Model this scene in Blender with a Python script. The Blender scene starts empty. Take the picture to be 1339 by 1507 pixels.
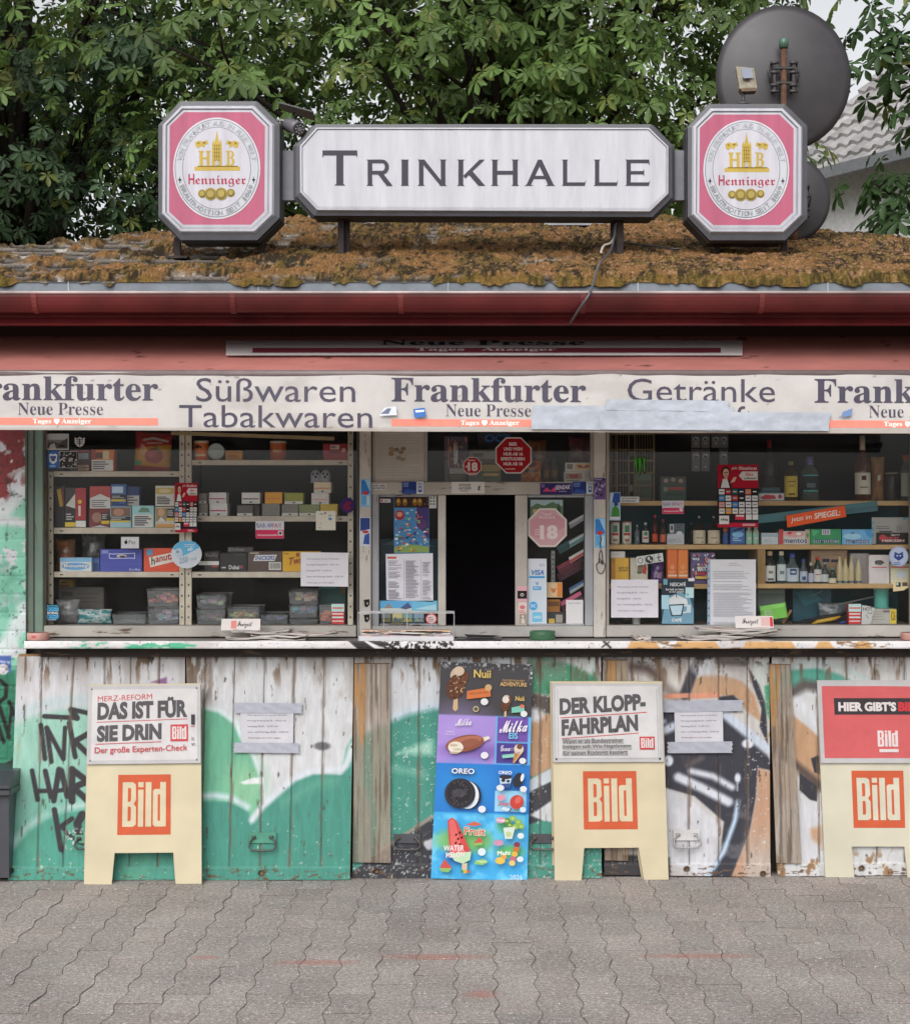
import bpy, math, random
import numpy as np
from mathutils import Matrix, Vector

# ------------------------------------------------------------------ camera, sky, sun, exposure
SC = bpy.context.scene
COL = SC.collection
F, CX, CY, CAMD, CAMH = 2550.0, 700.0, 755.0, 7.5, 1.59
cam = bpy.data.cameras.new('camera')
cam.lens = F * 36 / 1507
cam.sensor_width = 36
cam.shift_x = -(CX - 669.5) / 1507
cam.shift_y = (CY - 753.5) / 1507
cam.clip_end = 500
cam_ob = bpy.data.objects.new('camera', cam)
cam_ob.location = (0, -CAMD, CAMH)
cam_ob.rotation_euler = (math.radians(90), 0, 0)
COL.objects.link(cam_ob)
SC.camera = cam_ob

SUN_EL, SUN_AZ = 41.0, 196.0          # compass style: 180 = behind the camera
world = bpy.data.worlds.new('World')
SC.world = world
world.use_nodes = True
wn, wl = world.node_tree.nodes, world.node_tree.links
sky = wn.new('ShaderNodeTexSky')
sky.sky_type = 'NISHITA'
sky.sun_disc = False
sky.sun_elevation = math.radians(SUN_EL)
sky.sun_rotation = math.radians(SUN_AZ)
sky.air_density = 1.0
sky.dust_density = 4.0
hs = wn.new('ShaderNodeHueSaturation')
hs.inputs['Saturation'].default_value = 0.12      # a closed cloud cover has hardly any blue
wl.new(sky.outputs[0], hs.inputs['Color'])
wl.new(hs.outputs[0], wn['Background'].inputs['Color'])
wn['Background'].inputs['Strength'].default_value = 0.15
sun = bpy.data.lights.new('sun', 'SUN')
sun.energy = 1.05
sun.angle = math.radians(60)
sun.color = (1.0, 0.97, 0.93)
sun_ob = bpy.data.objects.new('sun', sun)
_el, _az = math.radians(SUN_EL), math.radians(SUN_AZ)
_d = Vector((math.sin(_az) * math.cos(_el), math.cos(_az) * math.cos(_el), math.sin(_el)))
sun_ob.rotation_euler = _d.to_track_quat('Z', 'Y').to_euler()
sun_ob.location = (0, -6, 9)
COL.objects.link(sun_ob)
SC.view_settings.view_transform = 'Standard'
SC.view_settings.look = 'None'
SC.view_settings.exposure = 0.36
SC.view_settings.gamma = 1.0
SC.view_settings.use_curve_mapping = False
SC.cycles.max_bounces = 8
SC.cycles.transparent_max_bounces = 16
SC.cycles.use_denoising = True

random.seed(7)
RNG = np.random.default_rng(11)

# ------------------------------------------------------------------ small helpers
def lin(c):
 return tuple(((v / 255) / 12.92 if v / 255 <= .04045 else ((v / 255 + .055) / 1.055) ** 2.4) for v in c)

def lin_np(a):
 a = np.clip(a, 0, 255) / 255.0
 return np.where(a <= .04045, a / 12.92, ((a + .055) / 1.055) ** 2.4)

def W(px, py, Y):
 s = (CAMD + Y) / F
 return ((px - CX) * s, Y, CAMH - (py - CY) * s)

GZ = .0335                            # level of the pavement
def ground_Y(py): return (CAMH-GZ)*F/(py-CY) - CAMD
def X(px, Y): return (px - CX) * (CAMD + Y) / F
def Z(py, Y): return CAMH - (py - CY) * (CAMD + Y) / F

_tcache = {}
def _mb(s, U, L):
 return ''.join(chr(U + ord(c) - 65) if 'A' <= c <= 'Z' else chr(L + ord(c) - 97) if 'a' <= c <= 'z' else c for c in s)

def text_geo(s, style='sans', res=3):
 """outline of a line of lettering as flat verts/faces, normalised to its own ink box 0..1"""
 key = (s, style)
 if key in _tcache: return _tcache[key]
 off = 0.0; body = s; shear = 0
 if style == 'bold': off = .022
 elif style == 'heavy': off = .052
 elif style == 'semi': off = .010
 elif style == 'slab': body = _mb(s, 0x1D400, 0x1D41A); off = .006
 elif style == 'serif': body = _mb(s, 0x1D400, 0x1D41A); off = -.006
 elif style == 'script': body = _mb(s, 0x1D4D0, 0x1D4EA); off = .01
 elif style == 'black': body = _mb(s, 0x1D56C, 0x1D586)
 elif style == 'ital': off = .026; shear = .25
 c = bpy.data.curves.new('t', 'FONT'); c.body = body; c.offset = off; c.resolution_u = res; c.shear = shear
 c.fill_mode = 'BOTH' if False else c.fill_mode
 o = bpy.data.objects.new('t', c); COL.objects.link(o)
 dg = bpy.context.evaluated_depsgraph_get(); dg.update()
 ev = o.evaluated_get(dg); m = ev.to_mesh()
 v = np.array([(p.co.x, p.co.y) for p in m.vertices], float).reshape(-1, 2)
 f = [tuple(p.vertices) for p in m.polygons]
 ev.to_mesh_clear()
 bpy.data.objects.remove(o); bpy.data.curves.remove(c)
 if len(v):
  lo, hi = v.min(0), v.max(0)
  v = (v - lo) / np.maximum(hi - lo, 1e-6)
 # face direction: CCW so the normal looks at the viewer
 ff = []
 for p in f:
  a, b, d = v[p[0]], v[p[1]], v[p[2]]
  ff.append(p if (b[0]-a[0])*(d[1]-a[1]) - (b[1]-a[1])*(d[0]-a[0]) >= 0 else p[::-1])
 _tcache[key] = (v, ff)
 return _tcache[key]

class MB:
 """collects shapes of one mesh; colours are kept per face"""
 def __init__(s): s.v = []; s.f = []; s.c = []; s.m = []; s.sm = []
 def add(s, verts, faces, col, mat=0, smooth=False):
  b = len(s.v); s.v.extend([tuple(map(float, p)) for p in verts])
  lc = lin(col)
  for f in faces:
   s.f.append(tuple(i + b for i in f)); s.c.append(lc); s.m.append(mat); s.sm.append(smooth)
  return s
 def box(s, x0, x1, y0, y1, z0, z1, col, mat=0, ch=0.0):
  if ch <= 0:
   v = [(x0,y0,z0),(x1,y0,z0),(x1,y1,z0),(x0,y1,z0),(x0,y0,z1),(x1,y0,z1),(x1,y1,z1),(x0,y1,z1)]
   f = [(0,1,5,4),(1,2,6,5),(2,3,7,6),(3,0,4,7),(4,5,6,7),(3,2,1,0)]
   return s.add(v, f, col, mat)
  ch = min(ch, abs(x1-x0)*.45, abs(y1-y0)*.45, abs(z1-z0)*.45)
  xs, ys, zs = (x0, x1), (y0, y1), (z0, z1); v = []; idx = {}
  for i in (0, 1):
   for j in (0, 1):
    for k in (0, 1):
     sx, sy, sz = (1 - 2*i)*ch, (1 - 2*j)*ch, (1 - 2*k)*ch
     for a, d in ((0, (0, sy, sz)), (1, (sx, 0, sz)), (2, (sx, sy, 0))):
      idx[i, j, k, a] = len(v); v.append((xs[i]+d[0], ys[j]+d[1], zs[k]+d[2]))
  f = []
  for a, (b, c) in ((0, (1, 2)), (1, (0, 2)), (2, (0, 1))):
   for e in (0, 1):
    def key(p, q):
     t = [0, 0, 0]; t[a] = e; t[b] = p; t[c] = q; return idx[t[0], t[1], t[2], a]
    f.append([key(0,0), key(1,0), key(1,1), key(0,1)])
  for a, (b, c) in ((0, (1, 2)), (1, (0, 2)), (2, (0, 1))):
   for p in (0, 1):
    for q in (0, 1):
     def key2(e, ax):
      t = [0, 0, 0]; t[a] = e; t[b] = p; t[c] = q; return idx[t[0], t[1], t[2], ax]
     f.append([key2(0, b), key2(1, b), key2(1, c), key2(0, c)])
  for i in (0, 1):
   for j in (0, 1):
    for k in (0, 1):
     f.append([idx[i,j,k,0], idx[i,j,k,1], idx[i,j,k,2]])
  ctr = np.array([(x0+x1)/2, (y0+y1)/2, (z0+z1)/2]); out = []
  for q in f:
   P = np.array([v[t] for t in q]); n = np.cross(P[1]-P[0], P[2]-P[0])
   out.append(tuple(q) if np.dot(n, P.mean(0)-ctr) >= 0 else tuple(q[::-1]))
  return s.add(v, out, col, mat)
 def poly(s, pts, y, col, mat=0):
  a = sum(pts[i][0]*pts[(i+1) % len(pts)][1] - pts[(i+1) % len(pts)][0]*pts[i][1] for i in range(len(pts)))
  if a < 0: pts = pts[::-1]
  return s.add([(p[0], y, p[1]) for p in pts], [tuple(range(len(pts)))], col, mat)
 def prism(s, pts, y0, y1, col, mat=0):
  """outline in x,z pushed from y0 (front) to y1"""
  a = sum(pts[i][0]*pts[(i+1) % len(pts)][1] - pts[(i+1) % len(pts)][0]*pts[i][1] for i in range(len(pts)))
  if a < 0: pts = pts[::-1]
  n = len(pts)
  v = [(p[0], y0, p[1]) for p in pts] + [(p[0], y1, p[1]) for p in pts]
  f = [tuple(range(n)), tuple(range(2*n-1, n-1, -1))]
  f += [(i, i+n, (i+1) % n + n, (i+1) % n) for i in range(n)]
  return s.add(v, f, col, mat)
 def extr(s, prof, x0, x1, col, mat=0, cap=True, smooth=False, closed=True):
  """profile in y,z swept along x"""
  n = len(prof)
  v = [(x0, p[0], p[1]) for p in prof] + [(x1, p[0], p[1]) for p in prof]
  f = [(i, (i+1) % n, (i+1) % n + n, i+n) for i in range(n if closed else n-1)]
  if cap and closed: f += [tuple(range(n))[::-1], tuple(range(n, 2*n))]
  return s.add(v, f, col, mat, smooth)
 def rect(s, x0, x1, z0, z1, y, col, mat=0):
  return s.poly([(x0,z0),(x1,z0),(x1,z1),(x0,z1)], y, col, mat)
 def disk(s, cx, cz, rx, rz, y, col, n=28, mat=0):
  return s.poly([(cx+rx*math.cos(2*math.pi*i/n), cz+rz*math.sin(2*math.pi*i/n)) for i in range(n)], y, col, mat)
 def ring(s, cx, cz, rx, rz, w, y, col, n=40, mat=0):
  v = []; f = []
  for i in range(n):
   a = 2*math.pi*i/n
   v += [(cx+rx*math.cos(a), y, cz+rz*math.sin(a)), (cx+(rx-w)*math.cos(a), y, cz+(rz-w)*math.sin(a))]
  for i in range(n):
   j = (i+1) % n; f.append((2*i, 2*j, 2*j+1, 2*i+1))
  return s.add(v, f, col, mat)
 def stroke(s, pts, w, y, col, mat=0):
  """flat brush line through x,z points"""
  P = [np.array(p, float) for p in pts]; L = []; R = []
  for i, p in enumerate(P):
   t = P[min(i+1, len(P)-1)] - P[max(i-1, 0)]; t = t / (np.linalg.norm(t) + 1e-9); nn = np.array([-t[1], t[0]])
   L.append(p + nn*w/2); R.append(p - nn*w/2)
  for i in range(len(P)-1):
   s.poly([tuple(R[i]), tuple(R[i+1]), tuple(L[i+1]), tuple(L[i])], y, col, mat)
  return s
 def text(s, t, x0, x1, z0, z1, y, col, style='sans', mat=0, shear=0.0, M=None):
  v, f = text_geo(t, style)
  if not len(v): return s
  P = [(x0 + (x1-x0)*a + shear*(z1-z0)*b, y, z0 + (z1-z0)*b) for a, b in v]
  if M is not None: P = [tuple(M @ Vector(p)) for p in P]
  return s.add(P, f, col, mat)
 def tube(s, pts, r, col, n=8, mat=0, cap=True):
  P = [Vector(p) for p in pts]; rs = r if isinstance(r, (list, tuple)) else [r]*len(P)
  v = []; f = []; up = None
  for i, p in enumerate(P):
   t = (P[min(i+1, len(P)-1)] - P[max(i-1, 0)]).normalized()
   if up is None:
    up = Vector((0, 0, 1)) if abs(t.z) < .9 else Vector((1, 0, 0))
   a = t.cross(up).normalized(); b = a.cross(t).normalized(); up = b
   for k in range(n):
    th = 2*math.pi*k/n; v.append(p + (a*math.cos(th) + b*math.sin(th))*rs[i])
  for i in range(len(P)-1):
   for k in range(n):
    f.append((i*n+k, i*n+(k+1) % n, (i+1)*n+(k+1) % n, (i+1)*n+k))
  s.add(v, f, col, mat, True)
  if cap:
   b = len(s.v) - len(v); lc = lin(col)
   for q in (tuple(range(n))[::-1], tuple(range((len(P)-1)*n, len(P)*n))):
    s.f.append(tuple(i+b for i in q)); s.c.append(lc); s.m.append(mat); s.sm.append(False)
  return s
 def lathe(s, prof, cx, cy, col, n=20, mat=0, cols=None):
  """profile r,z turned about the vertical through cx,cy"""
  v = []
  for r, z in prof:
   for k in range(n):
    a = 2*math.pi*k/n; v.append((cx + r*math.cos(a), cy + r*math.sin(a), z))
  for i in range(len(prof)-1):
   f = [(i*n+k, i*n+(k+1) % n, (i+1)*n+(k+1) % n, (i+1)*n+k) for k in range(n)]
   b = len(s.v) if i == 0 else b
   if i == 0: s.v.extend([tuple(map(float, p)) for p in v])
   lc = lin(cols[i] if cols else col)
   for q in f: s.f.append(tuple(t+b for t in q)); s.c.append(lc); s.m.append(mat); s.sm.append(True)
  lc = lin(cols[-1] if cols else col); m = len(prof)-1
  s.f.append(tuple(b+m*n+k for k in range(n))); s.c.append(lc); s.m.append(mat); s.sm.append(False)
  s.f.append(tuple(b+k for k in range(n))[::-1]); s.c.append(lin(cols[0] if cols else col)); s.m.append(mat); s.sm.append(False)
  return s
 def build(s, name, mats, parent=None, loc=(0,0,0), rot=(0,0,0)):
  me = bpy.data.meshes.new(name)
  me.from_pydata(s.v, [], s.f)
  for m in (mats if isinstance(mats, (list, tuple)) else [mats]): me.materials.append(m)
  me.polygons.foreach_set('material_index', s.m)
  me.polygons.foreach_set('use_smooth', s.sm)
  at = me.color_attributes.new('Col', 'FLOAT_COLOR', 'CORNER')
  cnt = np.array([len(f) for f in s.f]); a = np.ones((cnt.sum(), 4), np.float32)
  a[:, :3] = np.repeat(np.array(s.c, np.float32), cnt, axis=0)
  at.data.foreach_set('color', a.ravel())
  o = bpy.data.objects.new(name, me); COL.objects.link(o)
  o.location = loc; o.rotation_euler = rot
  if parent is not None: o.parent = parent
  return o

def grid_mesh(name, P, C, mat, parent=None, smooth=True, loc=(0,0,0), rot=(0,0,0), keep=None):
 """P (nv,nu,3) points, C (nv,nu,3) linear colours per vertex"""
 nv, nu = P.shape[:2]
 i = np.arange(nv*nu).reshape(nv, nu)
 q = np.stack([i[:-1,:-1], i[:-1,1:], i[1:,1:], i[1:,:-1]], -1).reshape(-1, 4)
 if keep is not None: q = q[keep.reshape(-1)]
 me = bpy.data.meshes.new(name)
 me.vertices.add(nv*nu); me.vertices.foreach_set('co', P.reshape(-1).astype(np.float32))
 me.loops.add(q.size); me.loops.foreach_set('vertex_index', q.ravel().astype(np.int32))
 me.polygons.add(len(q))
 me.polygons.foreach_set('loop_start', (np.arange(len(q))*4).astype(np.int32))
 me.polygons.foreach_set('loop_total', np.full(len(q), 4, np.int32))
 me.update(calc_edges=True); me.validate()
 me.polygons.foreach_set('use_smooth', np.full(len(me.polygons), smooth))
 a = np.ones((nv*nu, 4), np.float32); a[:, :3] = C.reshape(-1, 3)
 at = me.color_attributes.new('Col', 'FLOAT_COLOR', 'POINT'); at.data.foreach_set('color', a.ravel())
 me.materials.append(mat)
 o = bpy.data.objects.new(name, me); COL.objects.link(o); o.location = loc; o.rotation_euler = rot
 if parent is not None: o.parent = parent
 return o

def tag(o, label, cat, group=None, kind=None):
 o['label'] = label; o['category'] = cat
 if group: o['group'] = group
 if kind: o['kind'] = kind
 return o

def thing(name, label, cat, loc=(0,0,0), rot=(0,0,0), group=None):
 o = bpy.data.objects.new(name, None); o.empty_display_size = .1
 COL.objects.link(o); o.location = loc; o.rotation_euler = rot
 return tag(o, label, cat, group)

def noise2(x, y, seed=0):
 """smooth value noise on arrays, 0..1"""
 r = np.random.default_rng(seed).random((256, 256))
 xi = np.floor(x).astype(int); yi = np.floor(y).astype(int); fx = x - xi; fy = y - yi
 fx = fx*fx*(3-2*fx); fy = fy*fy*(3-2*fy)
 g = lambda a, b: r[a & 255, b & 255]
 return (g(xi,yi)*(1-fx)+g(xi+1,yi)*fx)*(1-fy) + (g(xi,yi+1)*(1-fx)+g(xi+1,yi+1)*fx)*fy

def fbm(x, y, seed=0, oct=4):
 s = 0; a = .5; t = 0
 for k in range(oct):
  s = s + a*noise2(x*2**k + 17.3*k, y*2**k + 5.1*k, seed+k); t += a; a *= .5
 return s/t

# ------------------------------------------------------------------ materials
def nodes_of(name):
 m = bpy.data.materials.new(name); m.use_nodes = True
 nt = m.node_tree
 return m, nt, nt.nodes['Principled BSDF'], nt.nodes, nt.links

def vmat(name, rough=.6, spec=.5, metal=0.0, nscale=20, namt=.15, bump=0.0, bscale=200, coat=0.0, stretch=None, gain=1.0):
 """painted / printed surface: the mesh's own colour, worn a little by noise"""
 m, nt, b, N, L = nodes_of(name)
 at = N.new('ShaderNodeAttribute'); at.attribute_name = 'Col'
 tc = N.new('ShaderNodeTexCoord')
 src = tc.outputs['Object']
 if stretch:
  mp = N.new('ShaderNodeMapping'); mp.inputs['Scale'].default_value = stretch; L.new(src, mp.inputs[0]); src = mp.outputs[0]
 n = N.new('ShaderNodeTexNoise'); n.inputs['Scale'].default_value = nscale; n.inputs['Detail'].default_value = 6; n.inputs['Roughness'].default_value = .65
 L.new(src, n.inputs['Vector'])
 mr = N.new('ShaderNodeMapRange'); mr.inputs[1].default_value = .3; mr.inputs[2].default_value = .7
 mr.inputs[3].default_value = (1 - namt)*gain; mr.inputs[4].default_value = (1 + namt*.35)*gain
 L.new(n.outputs[0], mr.inputs[0])
 mx = N.new('ShaderNodeMix'); mx.data_type = 'RGBA'; mx.blend_type = 'MULTIPLY'; mx.inputs[0].default_value = 1
 L.new(at.outputs['Color'], mx.inputs[6]); L.new(mr.outputs[0], mx.inputs[7])
 L.new(mx.outputs[2], b.inputs['Base Color'])
 r2 = N.new('ShaderNodeMapRange'); r2.inputs[3].default_value = max(0, rough-.1); r2.inputs[4].default_value = min(1, rough+.12)
 L.new(n.outputs[0], r2.inputs[0]); L.new(r2.outputs[0], b.inputs['Roughness'])
 b.inputs['Specular IOR Level'].default_value = spec
 b.inputs['Metallic'].default_value = metal
 if coat: b.inputs['Coat Weight'].default_value = coat; b.inputs['Coat Roughness'].default_value = .15
 if bump:
  n2 = N.new('ShaderNodeTexNoise'); n2.inputs['Scale'].default_value = bscale; n2.inputs['Detail'].default_value = 5
  L.new(src, n2.inputs['Vector'])
  bp = N.new('ShaderNodeBump'); bp.inputs['Strength'].default_value = bump; bp.inputs['Distance'].default_value = .004
  L.new(n2.outputs[0], bp.inputs['Height']); L.new(bp.outputs[0], b.inputs['Normal'])
 return m

M_CARD = vmat('printed_card', .45, .35, nscale=25, namt=.12, gain=1.42)
M_POSTER = vmat('weathered_poster', .7, .2, nscale=9, namt=.14, gain=.80)
M_PAPER = vmat('paper', .75, .2, nscale=12, namt=.08, gain=1.16)
M_WOOD = vmat('painted_wood', .65, .3, nscale=9, namt=.22, bump=.35, bscale=90, stretch=(3, 3, .5))
M_WOODX = vmat('worn_wood_board', .65, .3, nscale=9, namt=.25, bump=.35, bscale=90, stretch=(.5, 3, 3), gain=1.15)
M_METAL = vmat('coated_metal', .42, .5, nscale=14, namt=.25)
M_STEEL = vmat('zinc_sheet', .6, .3, metal=.1, nscale=8, namt=.3, gain=.62)
M_RUST = vmat('rusty_metal', .8, .3, nscale=30, namt=.5, bump=.3, bscale=120)
M_PLASTIC = vmat('plastic', .3, .5, nscale=10, namt=.10)
M_FABRIC = vmat('awning_fabric', .8, .2, nscale=5, namt=.14, bump=.15, bscale=30, gain=.95)
M_WALL = vmat('painted_masonry', .7, .3, nscale=14, namt=.2, bump=.6, bscale=60)
M_DARK = vmat('dark_interior', .9, .1, nscale=5, namt=.2)
M_TAPE = vmat('duct_tape', .5, .3, nscale=30, namt=.12, bump=.6, bscale=30, gain=.9)
M_FOIL = vmat('foil_bag', .22, .6, nscale=12, namt=.15, bump=.9, bscale=26)
M_ROCK = vmat('rough_stone', .9, .2, nscale=40, namt=.4, bump=.6, bscale=200)

def translucent_fabric(m, amt):
 nt = m.node_tree; N = nt.nodes; L = nt.links; b = N['Principled BSDF']
 tr = N.new('ShaderNodeBsdfTranslucent'); src = b.inputs['Base Color'].links[0].from_socket; L.new(src, tr.inputs[0])
 mx = N.new('ShaderNodeMixShader'); mx.inputs[0].default_value = amt
 L.new(b.outputs[0], mx.inputs[1]); L.new(tr.outputs[0], mx.inputs[2]); L.new(mx.outputs[0], N['Material Output'].inputs['Surface'])
translucent_fabric(M_FABRIC, .14)

def glass_mat(name, refl=1.0, tint=(1, 1, 1), haze=0.0, dirt=0.0, base=0.0):
 m = bpy.data.materials.new(name); m.use_nodes = True; nt = m.node_tree; N = nt.nodes; L = nt.links
 N.remove(N['Principled BSDF']); out = N['Material Output']
 tr = N.new('ShaderNodeBsdfTransparent'); tr.inputs[0].default_value = (*tint, 1)
 gl = N.new('ShaderNodeBsdfGlossy'); gl.inputs['Roughness'].default_value = .02 + haze
 fr = N.new('ShaderNodeFresnel'); fr.inputs['IOR'].default_value = 1.5
 mu = N.new('ShaderNodeMath'); mu.operation = 'MULTIPLY'; mu.inputs[1].default_value = refl
 L.new(fr.outputs[0], mu.inputs[0])
 mx = N.new('ShaderNodeMixShader'); L.new(mu.outputs[0], mx.inputs[0]); L.new(tr.outputs[0], mx.inputs[1]); L.new(gl.outputs[0], mx.inputs[2])
 last = mx
 if dirt:
  df = N.new('ShaderNodeBsdfDiffuse'); df.inputs[0].default_value = (.72, .73, .75, 1)
  tc = N.new('ShaderNodeTexCoord'); n = N.new('ShaderNodeTexNoise'); n.inputs['Scale'].default_value = 6; n.inputs['Detail'].default_value = 8
  L.new(tc.outputs['Object'], n.inputs['Vector'])
  mr = N.new('ShaderNodeMapRange'); mr.inputs[1].default_value = .42; mr.inputs[2].default_value = .8; mr.inputs[3].default_value = base; mr.inputs[4].default_value = dirt
  L.new(n.outputs[0], mr.inputs[0])
  m2 = N.new('ShaderNodeMixShader'); L.new(mr.outputs[0], m2.inputs[0]); L.new(mx.outputs[0], m2.inputs[1]); L.new(df.outputs[0], m2.inputs[2]); last = m2
 L.new(last.outputs[0], out.inputs['Surface'])
 return m

M_PANE = glass_mat('window_glass', .34, (.97, .98, .98), 0, .012)
M_CLEAR = glass_mat('clear_plastic', 1.0, (.86, .88, .90), .12, .5, .17)

def bottle_glass(name, col, rough=.05):
 m, nt, b, N, L = nodes_of(name)
 b.inputs['Base Color'].default_value = (*lin(col), 1); b.inputs['Roughness'].default_value = rough
 b.inputs['Transmission Weight'].default_value = .75; b.inputs['IOR'].default_value = 1.3
 return m
# ------------------------------------------------------------------ painting flat boards point by point
class Canvas:
 """colours for a board given the x,y of each of its points (photo-pixel units, y down)"""
 def __init__(s, XX, YY, base):
  s.X, s.Y = XX, YY
  s.c = np.empty(XX.shape + (3,)); s.c[:] = base
 def blend(s, m, col):
  m = np.clip(m, 0, 1)[..., None]; s.c = s.c*(1-m) + np.array(col, float)*m
 def sd_line(s, pts):
  d = np.full(s.X.shape, 1e9)
  for (ax, ay), (bx, by) in zip(pts[:-1], pts[1:]):
   dx, dy = bx-ax, by-ay; t = np.clip(((s.X-ax)*dx + (s.Y-ay)*dy)/(dx*dx+dy*dy+1e-9), 0, 1)
   d = np.minimum(d, np.hypot(s.X-ax-t*dx, s.Y-ay-t*dy))
  return d
 def inside(s, pts):
  r = np.zeros(s.X.shape, bool)
  for (ax, ay), (bx, by) in zip(pts, pts[1:]+pts[:1]):
   c = ((ay > s.Y) != (by > s.Y)) & (s.X < (bx-ax)*(s.Y-ay)/((by-ay) if by != ay else 1e-9) + ax)
   r ^= c
  return r
 def poly(s, pts, col, soft=1.0, a=1.0):
  soft = max(.6, soft*.7)
  d = s.sd_line(pts+pts[:1]); d = np.where(s.inside(pts), -d, d)
  s.blend(a*np.clip(.5 - d/(2*soft), 0, 1), col)
 def line(s, pts, w, col, soft=1.0, a=1.0):
  d = s.sd_line(pts) - w/2
  s.blend(a*np.clip(.5 - d/(2*soft), 0, 1), col)
 def ell(s, cx, cy, rx, ry, col, soft=1.0, a=1.0):
  d = (np.hypot((s.X-cx)/rx, (s.Y-cy)/ry) - 1)*min(rx, ry)
  s.blend(a*np.clip(.5 - d/(2*soft), 0, 1), col)
 def rect(s, x0, y0, x1, y1, col, soft=.8, a=1.0):
  d = np.maximum(np.abs(s.X-(x0+x1)/2)-abs(x1-x0)/2, np.abs(s.Y-(y0+y1)/2)-abs(y1-y0)/2)
  s.blend(a*np.clip(.5 - d/(2*soft), 0, 1), col)
 def wear(s, col, thr, sx=.1, sy=.02, seed=0, where=1.0, soft=.06):
  n = fbm(s.X*sx, s.Y*sy, seed, 5)
  s.blend(np.clip((n - thr)/soft, 0, 1)*where, col)
 def lin(s): return lin_np(s.c)

def smooth01(x, a, b): 
 t = np.clip((x-a)/(b-a), 0, 1); return t*t*(3-2*t)

def quad_grid(q, step):
 """q: four photo-pixel corners TL,TR,BR,BL -> arrays of px,py"""
 wd = max(math.dist(q[0], q[1]), math.dist(q[3], q[2])); hd = max(math.dist(q[0], q[3]), math.dist(q[1], q[2]))
 nu, nv = max(2, int(wd/step)+1), max(2, int(hd/step)+1)
 u, v = np.meshgrid(np.linspace(0, 1, nu), np.linspace(1, 0, nv))
 a = [np.array(p, float) for p in q]
 g = (a[0]*(1-u[...,None])+a[1]*u[...,None])*(1-v[...,None]) + (a[3]*(1-u[...,None])+a[2]*u[...,None])*v[...,None]
 return g[..., 0], g[..., 1]

def w_np(px, py, Y):
 s = (CAMD + Y)/F
 return np.stack([(px-CX)*s, Y + 0*px, CAMH-(py-CY)*s], -1)

def peel_mat(name, under=(96, 78, 62), thr=.60, scale=(3, 3, 1.0), rough=.65, nscale=8, lo=.68, hi=1.05, spec=.3):
 m, nt, b, N, L = nodes_of(name)
 at = N.new('ShaderNodeAttribute'); at.attribute_name = 'Col'
 tc = N.new('ShaderNodeTexCoord'); mp = N.new('ShaderNodeMapping'); mp.inputs['Scale'].default_value = scale
 L.new(tc.outputs['Object'], mp.inputs[0])
 n = N.new('ShaderNodeTexNoise'); n.inputs['Scale'].default_value = nscale; n.inputs['Detail'].default_value = 9; n.inputs['Roughness'].default_value = .72
 L.new(mp.outputs[0], n.inputs['Vector'])
 mr = N.new('ShaderNodeMapRange'); mr.inputs[1].default_value = thr; mr.inputs[2].default_value = thr+.05
 L.new(n.outputs[0], mr.inputs[0])
 n3 = N.new('ShaderNodeTexNoise'); n3.inputs['Scale'].default_value = nscale*.6; n3.inputs['Detail'].default_value = 7
 L.new(tc.outputs['Object'], n3.inputs['Vector'])
 m3 = N.new('ShaderNodeMapRange'); m3.inputs[1].default_value = .3; m3.inputs[2].default_value = .7; m3.inputs[3].default_value = lo; m3.inputs[4].default_value = hi
 L.new(n3.outputs[0], m3.inputs[0])
 mu = N.new('ShaderNodeMix'); mu.data_type = 'RGBA'; mu.blend_type = 'MULTIPLY'; mu.inputs[0].default_value = 1
 L.new(at.outputs['Color'], mu.inputs[6]); L.new(m3.outputs[0], mu.inputs[7])
 mx = N.new('ShaderNodeMix'); mx.data_type = 'RGBA'
 L.new(mr.outputs[0], mx.inputs[0]); L.new(mu.outputs[2], mx.inputs[6]); mx.inputs[7].default_value = (*lin(under), 1)
 L.new(mx.outputs[2], b.inputs['Base Color']); b.inputs['Roughness'].default_value = rough; b.inputs['Specular IOR Level'].default_value = spec
 bp = N.new('ShaderNodeBump'); bp.inputs['Strength'].default_value = .5; bp.inputs['Distance'].default_value = .002; bp.invert = True
 L.new(mr.outputs[0], bp.inputs['Height']); L.new(bp.outputs[0], b.inputs['Normal'])
 return m

M_PEELV = peel_mat('peeling_post_paint', thr=.60, scale=(4, 4, .7))
M_PEELH = peel_mat('peeling_rail_paint', thr=.58, scale=(.7, 4, 4))
M_GUTTER = peel_mat('flaking_red_metal', under=(150, 92, 70), thr=.68, scale=(.5, 3, 3), rough=.30, nscale=6, lo=.42, hi=1.12, spec=.5)
M_SIGN = vmat('sign_face', .45, .25, nscale=5, namt=.17, gain=.82, stretch=(4, 4, .6))

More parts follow.
